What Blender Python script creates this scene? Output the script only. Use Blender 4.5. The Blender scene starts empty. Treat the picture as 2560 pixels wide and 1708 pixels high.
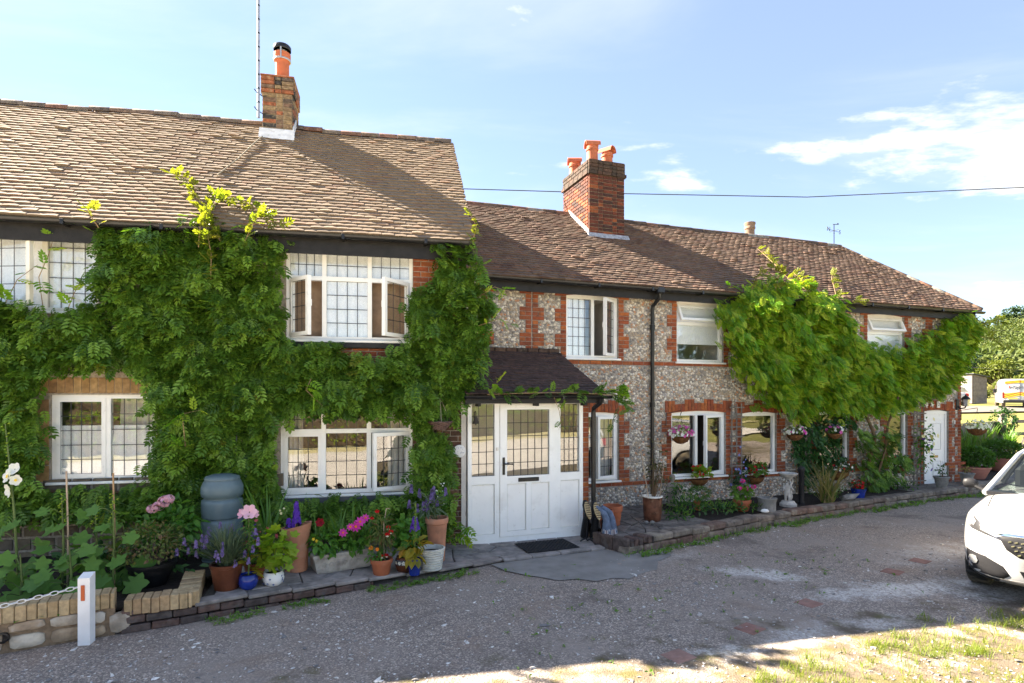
import bpy, math, random, numpy as np
from mathutils import Vector, Matrix, bvhtree
R = math.radians
rng = np.random.default_rng(11); random.seed(11)
S = bpy.context.scene; COL = S.collection
# ---------------------------------------------------------------- camera
cam_d = bpy.data.cameras.new('camera'); cam = bpy.data.objects.new('camera', cam_d); COL.objects.link(cam)
cam.location = (0, 0, 2.25); cam.rotation_euler = (R(90), 0, 0)
cam_d.sensor_width = 36; cam_d.lens = 36*1450/2560; cam_d.shift_y = 131/2560
cam_d.clip_start = .05; cam_d.clip_end = 3000
S.camera = cam
# ---------------------------------------------------------------- sky, sun, exposure
SUN_EL, SUN_AZ = 37.5, 295.0          # azimuth clockwise from +Y: the low sun stands behind the left cottage
W = bpy.data.worlds.new('World'); S.world = W; W.use_nodes = True
def sky_world():
    nt = W.node_tree; nt.nodes.clear(); N = nt.nodes.new; L = nt.links.new
    out = N('ShaderNodeOutputWorld'); bg = N('ShaderNodeBackground'); bg.inputs[1].default_value = 0.05
    sky = N('ShaderNodeTexSky'); sky.sky_type = 'NISHITA'; sky.sun_disc = False
    sky.sun_elevation = R(SUN_EL); sky.sun_rotation = R(SUN_AZ); sky.air_density = .85; sky.dust_density = .0; sky.ozone_density = 1.0; sky.altitude = 50
    tc = N('ShaderNodeTexCoord'); sx = N('ShaderNodeSeparateXYZ'); L(tc.outputs['Generated'], sx.inputs[0])
    # clouds lie on a plane overhead: divide the view direction by its height
    zc = N('ShaderNodeMath'); zc.operation = 'MAXIMUM'; L(sx.outputs[2], zc.inputs[0]); zc.inputs[1].default_value = .02
    za = N('ShaderNodeMath'); za.operation = 'ADD'; L(zc.outputs[0], za.inputs[0]); za.inputs[1].default_value = .12
    dv = N('ShaderNodeVectorMath'); dv.operation = 'DIVIDE'; L(tc.outputs['Generated'], dv.inputs[0])
    cb = N('ShaderNodeCombineXYZ')
    for i in range(3): L(za.outputs[0], cb.inputs[i])
    L(cb.outputs[0], dv.inputs[1])
    def layer(scale, stretch, loc, lo, hi, detail, dist):
        mp = N('ShaderNodeMapping'); mp.inputs['Scale'].default_value = stretch; mp.inputs['Location'].default_value = loc; mp.inputs['Rotation'].default_value = (0, 0, R(12)); L(dv.outputs[0], mp.inputs[0])
        no = N('ShaderNodeTexNoise'); no.inputs['Scale'].default_value = scale; no.inputs['Detail'].default_value = detail; no.inputs['Roughness'].default_value = .58; no.inputs['Distortion'].default_value = dist; L(mp.outputs[0], no.inputs[0])
        r = N('ShaderNodeMapRange'); r.interpolation_type = 'SMOOTHSTEP'; r.inputs['From Min'].default_value = lo; r.inputs['From Max'].default_value = hi; L(no.outputs[0], r.inputs[0]); return r.outputs[0]
    wisp = layer(1.1, (.55, 1.5, 1), (3.1, 1.7, 0), .44, .82, 7, .5)
    puff = layer(1.7, (.62, 1.0, 1), (2.7, 7.2, 0), .572, .665, 9, .15)
    k1 = N('ShaderNodeMath'); k1.operation = 'MULTIPLY'; k1.inputs[1].default_value = .42; L(wisp, k1.inputs[0])
    mx = N('ShaderNodeMath'); mx.operation = 'MAXIMUM'; L(k1.outputs[0], mx.inputs[0]); L(puff, mx.inputs[1])
    mix = N('ShaderNodeMix'); mix.data_type = 'RGBA'; L(mx.outputs[0], mix.inputs[0])
    veil = N('ShaderNodeMix'); veil.data_type = 'RGBA'; veil.inputs[0].default_value = .45; L(sky.outputs[0], veil.inputs[6]); veil.inputs[7].default_value = (1.55, 1.8, 2.6, 1)   # thin high haze over the whole sky
    L(veil.outputs[2], mix.inputs[6]); mix.inputs[7].default_value = (3.6, 3.6, 3.6, 1)
    L(mix.outputs[2], bg.inputs[0]); L(bg.outputs[0], out.inputs[0])
sky_world()
sun_d = bpy.data.lights.new('sun', 'SUN'); sun = bpy.data.objects.new('sun', sun_d); COL.objects.link(sun)
sun_d.energy = 5.0; sun_d.angle = R(.53); sun_d.color = (1.0, .87, .70)
_d = Vector((math.sin(R(SUN_AZ))*math.cos(R(SUN_EL)), math.cos(R(SUN_AZ))*math.cos(R(SUN_EL)), math.sin(R(SUN_EL))))
sun.rotation_euler = _d.to_track_quat('Z', 'Y').to_euler(); sun.location = (-20, 5, 30)
S.view_settings.view_transform = 'Standard'; S.view_settings.look = 'None'; S.view_settings.gamma = 1; S.view_settings.exposure = 2.98
S.cycles.max_bounces = 8; S.cycles.transparent_max_bounces = 24; S.cycles.use_adaptive_sampling = True
# ---------------------------------------------------------------- helpers
H1 = ((-.67, 8.45), 12.0)      # corner and yaw of the ivy-clad cottage's front; local x runs right along it, y goes into the house
H2 = ((0.0, 10.0), 20.0)       # the flint cottage's front
HP = ((-.64, 8.42), 20.0)      # the porch front
def at(fr, u, d, z):
    (ox, oy), a = fr; c, s = math.cos(R(a)), math.sin(R(a))
    return (ox+u*c-d*s, oy+u*s+d*c, z)
def new_obj(name, data, parent=None, loc=None):
    o = bpy.data.objects.new(name, data); COL.objects.link(o)
    if parent is not None: o.parent = parent
    if loc is not None: o.location = loc
    return o
def tag(o, label=None, cat=None, group=None, kind=None):
    if label: o['label'] = label
    if cat: o['category'] = cat
    if group: o['group'] = group
    if kind: o['kind'] = kind
    return o
def thing(name, label, cat, loc=(0, 0, 0), rz=0, group=None):
    o = new_obj(name, None, None, loc); o.rotation_euler = (0, 0, R(rz)); o.empty_display_size = .2
    return tag(o, label, cat, group)
def on(fr, name, label, cat, u, d, z, group=None): return thing(name, label, cat, at(fr, u, d, z), fr[1], group)
def fast_mesh(name, V, F, rnd=None, smooth=False):
    V = np.ascontiguousarray(V, np.float32); F = np.ascontiguousarray(F, np.int32); k = F.shape[1]
    me = bpy.data.meshes.new(name); me.vertices.add(len(V)); me.vertices.foreach_set('co', V.ravel())
    me.loops.add(F.size); me.loops.foreach_set('vertex_index', F.ravel()); me.polygons.add(len(F))
    me.polygons.foreach_set('loop_start', np.arange(0, F.size, k, dtype=np.int32))
    try: me.polygons.foreach_set('loop_total', np.full(len(F), k, np.int32))
    except Exception: pass
    me.update(calc_edges=True)
    me.polygons.foreach_set('use_smooth', np.full(len(F), bool(smooth)))
    if rnd is not None:
        a = me.attributes.new('rnd', 'FLOAT', 'POINT'); a.data.foreach_set('value', np.ascontiguousarray(rnd, np.float32))
    return me
class MB:
    """collects shapes into one mesh"""
    def __init__(s): s.V = []; s.F = []; s.r = []; s.n = 0
    def add(s, V, F, r=0.):
        V = np.asarray(V, float).reshape(-1, 3); s.V.append(V); s.F += [tuple(int(i)+s.n for i in f) for f in F]
        s.r.append(np.full(len(V), r)); s.n += len(V); return s
    def box(s, x0, x1, y0, y1, z0, z1, b=0, M=None, r=0.):
        if b <= 0:
            V = [(x, y, z) for z in (z0, z1) for y in (y0, y1) for x in (x0, x1)]
            F = [(0, 2, 3, 1), (4, 5, 7, 6), (0, 1, 5, 4), (2, 6, 7, 3), (0, 4, 6, 2), (1, 3, 7, 5)]
        else:
            b = min(b, .45*min(x1-x0, y1-y0, z1-z0)); V = []
            for i, (a0, a1) in enumerate(((x0, x1), (y0, y1), (z0, z1))):
                for q in range(8):
                    c = [(x0, x1)[q & 1], (y0, y1)[q >> 1 & 1], (z0, z1)[q >> 2 & 1]]
                    for j in range(3):
                        if j != i: c[j] += b*(1 if not (q >> j & 1) else -1)
                    V.append(c)
            X = lambda q: q; Y = lambda q: 8+q; Z = lambda q: 16+q
            F = [(X(0), X(4), X(6), X(2)), (X(1), X(3), X(7), X(5)), (Y(0), Y(1), Y(5), Y(4)), (Y(2), Y(6), Y(7), Y(3)), (Z(0), Z(2), Z(3), Z(1)), (Z(4), Z(5), Z(7), Z(6))]
            for q in (0, 2, 4, 6): F.append((Y(q), Y(q+1), Z(q+1), Z(q)))
            for q in (0, 1, 4, 5): F.append((X(q), Z(q), Z(q+2), X(q+2)))
            for q in (0, 1, 2, 3): F.append((X(q), X(q+4), Y(q+4), Y(q)))
            for q in range(8): F.append((X(q), Y(q), Z(q)))
        V = np.array(V, float)
        if M is not None: V = V @ np.array(M.to_3x3()).T + np.array(M.translation)
        return s.add(V, F, r)
    def tube(s, pts, rad, n=8, caps=True, r=0.):
        P = [Vector(p) for p in pts]; rr = rad if hasattr(rad, '__len__') else [rad]*len(P); V = []; F = []; up = Vector((0, 0, 1)); pr = None
        for i, p in enumerate(P):
            t = (P[min(i+1, len(P)-1)]-P[max(i-1, 0)]).normalized()
            a = (up if abs(t.z) < .95 else Vector((1, 0, 0))) if pr is None else pr
            x = (a - t*a.dot(t)).normalized(); y = t.cross(x); pr = x
            for k in range(n):
                th = 2*math.pi*k/n; V.append(p+(x*math.cos(th)+y*math.sin(th))*rr[i])
        for i in range(len(P)-1):
            for k in range(n): F.append((i*n+k, i*n+(k+1) % n, (i+1)*n+(k+1) % n, (i+1)*n+k))
        if caps: F.append(tuple(range(n))[::-1]); F.append(tuple((len(P)-1)*n+k for k in range(n)))
        return s.add(V, F, r)
    def lathe(s, prof, n=20, c=(0, 0, 0), wob=0., r=0., sx=1., sy=1.):
        V = []; F = []; m = len(prof)
        for i, (q, z) in enumerate(prof):
            for k in range(n):
                th = 2*math.pi*k/n; f = 1+wob*math.sin(3*th+i*.7)
                V.append((c[0]+q*f*math.cos(th)*sx, c[1]+q*f*math.sin(th)*sy, c[2]+z))
        for i in range(m-1):
            for k in range(n): F.append((i*n+k, i*n+(k+1) % n, (i+1)*n+(k+1) % n, (i+1)*n+k))
        if prof[0][0] > 1e-4: F.append(tuple(range(n))[::-1])
        if prof[-1][0] > 1e-4: F.append(tuple((m-1)*n+k for k in range(n)))
        return s.add(V, F, r)
    def prism(s, poly, axis, a0, a1, r=0.):
        """poly of 2-d points, extruded along axis 0/1/2 from a0 to a1"""
        n = len(poly); V = []
        for a in (a0, a1):
            for p in poly: q = list(p); q.insert(axis, a); V.append(q)
        F = [tuple(range(n)), tuple(range(2*n-1, n-1, -1))] + [(i, n+i, n+(i+1) % n, (i+1) % n) for i in range(n)]
        return s.add(V, F, r)
    def build(s, name, mat, parent=None, smooth=None, loc=None):
        me = bpy.data.meshes.new(name); me.from_pydata(np.concatenate(s.V).tolist(), [], s.F)
        if any(q.any() for q in s.r):
            a = me.attributes.new('rnd', 'FLOAT', 'POINT'); a.data.foreach_set('value', np.concatenate(s.r).astype(np.float32))
        me.materials.append(M[mat] if isinstance(mat, str) else mat)
        if smooth is not None:
            me.polygons.foreach_set('use_smooth', np.ones(len(me.polygons), bool)); me.set_sharp_from_angle(angle=R(smooth))
        return new_obj(name, me, parent, loc)
def unit(v): v = np.asarray(v, float); return v/np.maximum(np.linalg.norm(v, axis=-1, keepdims=True), 1e-9)
def frames(axis, normal):
    """3x3 matrices whose columns are (side, along, up)"""
    y = unit(axis); x = unit(np.cross(y, normal)); z = np.cross(x, y); return np.stack([x, y, z], -1)
def scatter(tV, tF, P, A, sc, rnd, jit=None):
    tV = np.asarray(tV, float); tF = np.asarray(tF, int); n = len(P); m = len(tV); sc = np.asarray(sc, float)
    if sc.ndim == 1: sc = np.repeat(sc[:, None], 3, 1)
    V = np.einsum('nij,nmj->nmi', A, tV[None]*sc[:, None, :]) + np.asarray(P)[:, None, :]
    F = (tF[None]+(np.arange(n)*m)[:, None, None]).reshape(-1, tF.shape[1])
    return V.reshape(-1, 3), F, np.repeat(rnd, m)
def cloud(name, mat, parent, tmpl, P, A, sc, rnd=None, smooth=True, kind='stuff'):
    """many copies of a small template joined into one part"""
    if rnd is None: rnd = rng.random(len(P))
    V, F, r = scatter(tmpl[0], tmpl[1], P, A, sc, rnd); me = fast_mesh(name, V, F, r, smooth); me.materials.append(M[mat])
    o = new_obj(name, me, parent)
    if kind: o['kind'] = kind
    return o
def chain_matrix(o):
    m = o.matrix_basis.copy()
    while o.parent is not None: o = o.parent; m = o.matrix_basis @ m
    return m
def pieces(parent, name, tmpl, P, A, sc, mat, limit=300, joined=None, smooth=False):
    """alike pieces: the ones that show largest are parts that share one mesh, the rest are joined into one part"""
    P = np.asarray(P, float); n = len(P); sc = np.asarray(sc, float)
    if sc.ndim == 1: sc = np.repeat(sc[:, None], 3, 1)
    mw = np.array(chain_matrix(parent)); Wp = P @ mw[:3, :3].T + mw[:3, 3]
    dist = np.linalg.norm(Wp-np.array([0, 0, 2.25]), axis=1); px = Wp[:, 0]/np.maximum(Wp[:, 1], .1); pz = (Wp[:, 2]-2.25)/np.maximum(Wp[:, 1], .1)
    dist += 1000*((np.abs(px) > .885) | (pz > .68) | (pz < -.51))
    od = np.argsort(dist, kind='stable'); a, b = od[:limit], od[limit:]
    me = fast_mesh(name, tmpl[0], tmpl[1], None, smooth); me.materials.append(M[mat])
    for i in a:
        o = new_obj(name, me, parent); L = A[i]*sc[i][None, :]
        o.matrix_basis = Matrix(((*L[0], P[i][0]), (*L[1], P[i][1]), (*L[2], P[i][2]), (0, 0, 0, 1)))
    if len(b): cloud(joined or name+'s', mat, parent, tmpl, P[b], A[b], sc[b], rng.random(len(b)), smooth)
EYE = np.eye(3)
def ident(n): return np.repeat(EYE[None], n, 0)
def quads_to(F): return F
# ---------------------------------------------------------------- materials
M = {}
def nodes(name):
    m = bpy.data.materials.new(name); m.use_nodes = True; nt = m.node_tree; nt.nodes.clear(); M[name] = m
    return m, nt, nt.nodes.new, nt.links.new
def rnd_node(N, L):
    a = N('ShaderNodeAttribute'); a.attribute_name = 'rnd'; oi = N('ShaderNodeObjectInfo')
    s = N('ShaderNodeMath'); s.operation = 'ADD'; L(a.outputs['Fac'], s.inputs[0]); L(oi.outputs['Random'], s.inputs[1])
    f = N('ShaderNodeMath'); f.operation = 'FRACT'; L(s.outputs[0], f.inputs[0]); return f.outputs[0]
def ramp(N, L, fac, cols, interp='LINEAR'):
    r = N('ShaderNodeValToRGB'); r.color_ramp.interpolation = interp; cols = list(cols)*2 if len(cols) == 1 else cols; e = r.color_ramp.elements; n = len(cols)
    while len(e) < n: e.new(.5)
    for i, c in enumerate(cols): e[i].position = (i/n if interp == 'CONSTANT' else i/max(n-1, 1)); e[i].color = (*c, 1)
    if fac is not None: L(fac, r.inputs[0])
    return r.outputs[0]
def noise(N, L, scale, detail=4, rough=.55, pos=None, dist=0., stretch=None):
    if pos is None: pos = N('ShaderNodeNewGeometry').outputs['Position']
    if stretch: mp = N('ShaderNodeMapping'); mp.inputs['Scale'].default_value = stretch; L(pos, mp.inputs[0]); pos = mp.outputs[0]
    t = N('ShaderNodeTexNoise'); t.inputs['Scale'].default_value = scale; t.inputs['Detail'].default_value = detail; t.inputs['Roughness'].default_value = rough; t.inputs['Distortion'].default_value = dist
    L(pos, t.inputs[0]); return t.outputs[0]
def mrange(N, L, v, a, b, c=0., d=1., smooth=True):
    r = N('ShaderNodeMapRange'); r.inputs[1].default_value = a; r.inputs[2].default_value = b; r.inputs[3].default_value = c; r.inputs[4].default_value = d
    if smooth: r.interpolation_type = 'SMOOTHSTEP'
    L(v, r.inputs[0]); return r.outputs[0]
def mixc(N, L, fac, a, b, mode='MIX'):
    m = N('ShaderNodeMix'); m.data_type = 'RGBA'; m.blend_type = mode
    for v, i in ((fac, 0), (a, 6), (b, 7)):
        if isinstance(v, (int, float)): m.inputs[i].default_value = v
        elif isinstance(v, tuple): m.inputs[i].default_value = (*v, 1)
        else: L(v, m.inputs[i])
    return m.outputs[2]
def pm(name, cols, rough=.8, nscale=9., nvar=.25, bump=.25, bscale=70., spec=.3, metal=0., interp='LINEAR', dirt=None, dirt2=None, coat=0., stretch=None):
    """general surface: colour by piece, mottled by noise, optional stains (colour, scale, from, to, strength)"""
    m, nt, N, L = nodes(name); out = N('ShaderNodeOutputMaterial'); p = N('ShaderNodeBsdfPrincipled'); L(p.outputs[0], out.inputs[0])
    col = ramp(N, L, rnd_node(N, L), cols, interp)
    nz = noise(N, L, nscale, 3, stretch=stretch); v = mrange(N, L, nz, .25, .75, 1-nvar, 1+nvar)
    cb = N('ShaderNodeCombineColor')
    for i in range(3): L(v, cb.inputs[i])
    col = mixc(N, L, 1., col, cb.outputs[0], 'MULTIPLY')
    for d in (dirt, dirt2):
        if d:
            f = mrange(N, L, noise(N, L, d[1], 3, .65), d[2], d[3], 0, d[4]); col = mixc(N, L, f, col, d[0])
    L(col, p.inputs['Base Color']); p.inputs['Roughness'].default_value = rough; p.inputs['Metallic'].default_value = metal; p.inputs['Specular IOR Level'].default_value = spec
    if coat: p.inputs['Coat Weight'].default_value = coat; p.inputs['Coat Roughness'].default_value = .08
    if bump:
        b = N('ShaderNodeBump'); b.inputs['Strength'].default_value = bump; b.inputs['Distance'].default_value = .01; L(noise(N, L, bscale, 2, .6), b.inputs['Height']); L(b.outputs[0], p.inputs['Normal'])
    return m
def leaf(name, cols, trans=.32, rough=.42, spec=.35):
    m, nt, N, L = nodes(name); out = N('ShaderNodeOutputMaterial'); p = N('ShaderNodeBsdfPrincipled'); t = N('ShaderNodeBsdfTranslucent'); mx = N('ShaderNodeMixShader')
    col = ramp(N, L, rnd_node(N, L), cols)
    L(col, p.inputs['Base Color']); p.inputs['Roughness'].default_value = rough; p.inputs['Specular IOR Level'].default_value = spec
    tc = mixc(N, L, 1., col, (1.5, 1.6, .6), 'MULTIPLY'); L(tc, t.inputs[0]); mx.inputs[0].default_value = trans
    L(p.outputs[0], mx.inputs[1]); L(t.outputs[0], mx.inputs[2]); L(mx.outputs[0], out.inputs[0]); return m
def glass(name, r0=.09, tint=(.98, .99, .985)):
    """clear pane: see-through, with a mirror share that grows towards grazing angles on either side"""
    m, nt, N, L = nodes(name); out = N('ShaderNodeOutputMaterial'); t = N('ShaderNodeBsdfTransparent'); t.inputs[0].default_value = (*tint, 1)
    g = N('ShaderNodeBsdfGlossy'); g.inputs['Roughness'].default_value = .004; ge = N('ShaderNodeNewGeometry')
    b = N('ShaderNodeBump'); b.inputs['Strength'].default_value = .06; b.inputs['Distance'].default_value = .02; L(noise(N, L, 2.2, 1, .5), b.inputs['Height']); L(b.outputs[0], g.inputs['Normal'])
    d = N('ShaderNodeVectorMath'); d.operation = 'DOT_PRODUCT'; L(ge.outputs['Incoming'], d.inputs[0]); L(ge.outputs['Normal'], d.inputs[1]); prev = d.outputs['Value']
    for op, v in (('ABSOLUTE', 0), ('SUBTRACT', 1.), ('ABSOLUTE', 0), ('POWER', 5.), ('MULTIPLY', 1-r0), ('ADD', r0)):
        q = N('ShaderNodeMath'); q.operation = op; L(prev, q.inputs[0]); q.inputs[1].default_value = v; prev = q.outputs[0]
    mx = N('ShaderNodeMixShader'); L(prev, mx.inputs[0]); L(t.outputs[0], mx.inputs[1]); L(g.outputs[0], mx.inputs[2]); L(mx.outputs[0], out.inputs[0]); return m
pm('upvc', [(0.900, 0.882, 0.826), (0.900, 0.900, 0.857)], rough=.32, nscale=3, nvar=.03, bump=.02, bscale=20, spec=.45, dirt=((.50, .47, .40), 2.3, .55, .8, .4), dirt2=((.45, .42, .35), 13, .6, .8, .35))
pm('old_white', [(.80, .76, .66)], rough=.5, nscale=4, nvar=.06, bump=.1, dirt=((.55, .48, .36), 6, .55, .8, .4))
pm('black_plastic', [(.012, .012, .013)], rough=.32, nvar=.2, bump=.05, spec=.4, dirt=((.05, .05, .05), 5, .5, .8, .5))
pm('black_timber', [(.015, .014, .014)], rough=.55, nvar=.3, bump=.2)
pm('lead', [(.05, .05, .055)], rough=.5, nvar=.15, bump=0, metal=.3)
pm('lead_flashing', [(.34, .35, .38)], rough=.55, nscale=14, nvar=.3, bump=.4, bscale=25, dirt=((.08, .08, .08), 9, .5, .7, .7))
pm('white_flashing', [(.74, .74, .74)], rough=.7, nvar=.15, bump=.3, dirt=((.25, .24, .22), 8, .55, .75, .6))
glass('pane', .10); glass('car_glass', .05, (.62, .68, .66))
pm('mortar', [(.33, .28, .22)], rough=.95, nscale=25, nvar=.3, bump=.6, bscale=120)
pm('flint_mortar', [(.30, .27, .23)], rough=.95, nscale=25, nvar=.35, bump=.7, bscale=110)
pm('red_brick', [(0.318, 0.086, 0.030), (0.236, 0.059, 0.028), (0.386, 0.119, 0.036), (0.180, 0.057, 0.030), (0.291, 0.081, 0.035)], rough=.85, nscale=18, nvar=.25, bump=.45, bscale=140, dirt=((.06, .03, .025), 5, .55, .8, .5))
pm('dark_brick', [(.07, .026, .018), (.13, .036, .020), (.05, .024, .02), (.16, .045, .022), (.24, .07, .025), (.09, .03, .02)], rough=.85, nscale=18, nvar=.3, bump=.45, bscale=140, interp='CONSTANT')
pm('cap_brick', [(.06, .04, .03), (.09, .05, .035), (.05, .038, .03), (.10, .06, .04)], rough=.9, nscale=18, nvar=.35, bump=.5, bscale=120, dirt=((.22, .19, .13), 14, .6, .75, .5))
pm('brown_brick', [(.11, .058, .034), (.075, .042, .028), (.15, .075, .038), (.13, .075, .045), (.09, .04, .03)], rough=.9, nscale=20, nvar=.3, bump=.5, bscale=130)
pm('weathered_brick', [(.22, .15, .09), (.16, .10, .07), (.10, .075, .06), (.26, .18, .10), (.05, .045, .045), (.28, .10, .05)], rough=.95, nscale=22, nvar=.4, bump=.6, bscale=90, dirt=((.30, .25, .15), 11, .55, .7, .6), interp='CONSTANT')
pm('buff_brick', [(.42, .31, .17), (.36, .26, .14), (.46, .35, .20), (.33, .22, .12)], rough=.9, nscale=25, nvar=.22, bump=.4, bscale=130, dirt=((.20, .15, .10), 6, .55, .8, .5))
pm('tan_tile', [(.36, .22, .09), (.30, .18, .075), (.40, .26, .12), (.26, .15, .07)], rough=.85, nscale=16, nvar=.25, bump=.35, bscale=120, dirt=((.14, .08, .05), 9, .6, .75, .6))
pm('roof_tile_pale', [(0.226, 0.165, 0.111), (0.206, 0.150, 0.102), (0.242, 0.178, 0.122), (0.218, 0.158, 0.107), (0.195, 0.143, 0.099), (0.223, 0.139, 0.091)], rough=.92, nscale=15, nvar=.09, bump=.22, bscale=90, dirt=((.17, .135, .10), 3.2, .52, .75, .5), dirt2=((.40, .34, .25), 19, .62, .76, .3))
pm('roof_tile_dark', [(0.151, 0.103, 0.075), (0.127, 0.086, 0.062), (0.176, 0.121, 0.088), (0.112, 0.077, 0.058), (0.170, 0.099, 0.069), (0.142, 0.097, 0.071)], rough=.92, nscale=15, nvar=.12, bump=.25, bscale=90, dirt=((.07, .032, .028), 2.6, .5, .7, .6), dirt2=((.26, .22, .16), 22, .64, .76, .3))
pm('porch_tile', [(.075, .048, .04), (.06, .038, .034), (.09, .055, .045), (.05, .035, .032)], rough=.9, nscale=15, nvar=.35, bump=.5, bscale=90, dirt=((.25, .22, .19), 24, .62, .75, .5))
pm('ridge_tile', [(.17, .13, .095), (.14, .105, .08), (.19, .125, .085), (.17, .135, .105), (.20, .105, .07), (.13, .10, .078)], rough=.9, nscale=14, nvar=.35, bump=.5, bscale=60, dirt=((.28, .25, .15), 9, .58, .75, .5), interp='CONSTANT')
pm('ridge_dark', [(.10, .068, .05), (.075, .052, .04), (.13, .085, .06), (.17, .09, .06), (.22, .20, .17)], rough=.9, nscale=14, nvar=.35, bump=.5, bscale=60, dirt=((.25, .22, .15), 9, .58, .75, .5), interp='CONSTANT')
pm('terracotta', [(.40, .125, .052), (.36, .11, .05)], rough=.75, nscale=7, nvar=.12, bump=.1, bscale=60, dirt=((.42, .25, .17), 5, .55, .8, .35))
pm('pale_terracotta', [(.44, .20, .115)], rough=.8, nscale=6, nvar=.15, bump=.15, bscale=50, dirt=((.45, .33, .25), 4, .5, .75, .5), dirt2=((.16, .10, .07), 7, .58, .75, .4))
pm('pink_terracotta', [(.46, .20, .145)], rough=.75, nvar=.1, bump=.08)
pm('chimney_pot', [(.47, .135, .06), (.42, .125, .06)], rough=.7, nscale=8, nvar=.12, bump=.15, dirt=((.30, .14, .09), 5, .55, .8, .4))
pm('old_pot', [(.20, .145, .105)], rough=.85, nvar=.2, bump=.3)
pm('rust_glaze', [(.15, .062, .034)], rough=.4, nscale=10, nvar=.45, bump=.3, bscale=30, dirt=((.07, .03, .022), 8, .5, .7, .7), dirt2=((.26, .15, .09), 14, .58, .72, .5))
pm('brown_glaze', [(.10, .033, .016)], rough=.35, nvar=.25, bump=.1)
pm('blue_glaze', [(.012, .03, .22)], rough=.18, nvar=.25, bump=.04, spec=.5)
pm('black_pot', [(.012, .012, .013)], rough=.45, nvar=.2, bump=.05)
pm('white_pot', [(.58, .57, .50)], rough=.75, nscale=14, nvar=.15, bump=.3, bscale=90, dirt=((.27, .25, .19), 8, .52, .75, .6))
pm('cast_stone', [(.40, .37, .32)], rough=.95, nscale=12, nvar=.22, bump=.45, bscale=90, dirt=((.20, .17, .14), 7, .48, .72, .7))
pm('grey_stone', [(.24, .23, .21)], rough=.95, nscale=14, nvar=.3, bump=.5, bscale=80, dirt=((.12, .115, .09), 7, .48, .72, .7))
pm('rubble', [(0.392, 0.304, 0.203), (0.319, 0.239, 0.160), (0.478, 0.392, 0.275), (0.551, 0.493, 0.392), (0.275, 0.217, 0.160)], rough=.95, nscale=8, nvar=.35, bump=.7, bscale=45, dirt=((.46, .44, .39), 4, .5, .66, .75))
pm('plinth_stone', [(.16, .125, .085), (.13, .10, .07), (.19, .15, .10), (.11, .09, .07)], rough=.95, nscale=8, nvar=.35, bump=.7, bscale=45)
pm('tan_mortar', [(.23, .165, .105)], rough=.95, nscale=20, nvar=.25, bump=.7, bscale=80)
pm('paving', [(0.270, 0.243, 0.223), (0.216, 0.200, 0.189), (0.317, 0.284, 0.257), (0.250, 0.216, 0.196)], rough=.9, nscale=7, nvar=.28, bump=.5, bscale=55, dirt=((.075, .07, .062), 3.4, .5, .75, .65), dirt2=((.34, .32, .29), 17, .62, .74, .5))
pm('terrace_paving', [(0.176, 0.155, 0.135), (0.135, 0.121, 0.108), (0.203, 0.176, 0.149)], rough=.95, nscale=9, nvar=.35, bump=.6, bscale=50, dirt=((.06, .05, .045), 5, .48, .7, .7))
pm('joint', [(.075, .068, .06)], rough=.95, nscale=20, nvar=.3, bump=.5)
pm('kerb_brick', [(0.101, 0.068, 0.054), (0.074, 0.057, 0.051), (0.128, 0.074, 0.057), (0.081, 0.068, 0.061)], rough=.92, nscale=14, nvar=.35, bump=.6, bscale=70, dirt=((.13, .12, .11), 8, .5, .7, .6))
pm('bed_wall', [(0.203, 0.169, 0.135), (0.149, 0.121, 0.101), (0.176, 0.108, 0.081), (0.230, 0.203, 0.162)], rough=.95, nscale=7, nvar=.4, bump=.8, bscale=35, dirt=((.33, .29, .22), 4.5, .52, .68, .6), dirt2=((.06, .055, .05), 6, .52, .68, .6))
pm('red_paver', [(0.248, 0.130, 0.102), (0.289, 0.174, 0.139)], rough=.9, nscale=10, nvar=.2, bump=.35, bscale=60, dirt=((.22, .19, .17), 9, .5, .72, .55))
pm('pebble', [(0.576, 0.528, 0.443), (0.380, 0.304, 0.216), (0.715, 0.663, 0.572), (0.276, 0.248, 0.216), (0.461, 0.349, 0.227), (0.634, 0.562, 0.454), (0.415, 0.383, 0.346), (0.484, 0.248, 0.130), (0.542, 0.483, 0.389), (0.196, 0.180, 0.162), (0.668, 0.585, 0.464), (0.346, 0.293, 0.227)], rough=.6, nscale=30, nvar=.2, bump=.12, spec=.4, interp='CONSTANT')
pm('road_stone', [(.46, .43, .40), (.28, .265, .25), (.60, .57, .53), (.38, .31, .26), (.20, .19, .185), (.72, .69, .64)], rough=.9, nscale=30, nvar=.25, bump=.3, interp='CONSTANT')
pm('grey_wood', [(.19, .165, .14), (.16, .14, .12), (.22, .19, .16)], rough=.9, nscale=6, nvar=.3, bump=.5, bscale=40, stretch=(6, 6, 1))
pm('shed_wood', [(.22, .185, .165), (.19, .16, .145), (.25, .21, .18)], rough=.9, nscale=4, nvar=.2, bump=.3)
pm('cane', [(.33, .21, .11)], rough=.6, nvar=.2, bump=.1); pm('pale_cane', [(.45, .34, .24)], rough=.6, nvar=.2, bump=.1)
pm('bark', [(.13, .095, .065)], rough=.95, nscale=12, nvar=.35, bump=.6, bscale=50)
pm('stem', [(.09, .13, .035)], rough=.6, nvar=.2, bump=.1); pm('vine', [(.16, .10, .05)], rough=.75, nvar=.25, bump=.2); pm('young_vine', [(.30, .20, .10)], rough=.6, nvar=.25, bump=.1)
pm('soil', [(.028, .021, .016)], rough=1, nscale=20, nvar=.5, bump=.9, bscale=40)
pm('coir', [(.19, .085, .028), (.15, .065, .022)], rough=.95, nscale=30, nvar=.4, bump=.8, bscale=60)
pm('wicker', [(.14, .085, .07), (.10, .06, .05), (.18, .12, .10)], rough=.8, nscale=20, nvar=.35, bump=.4)
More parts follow.
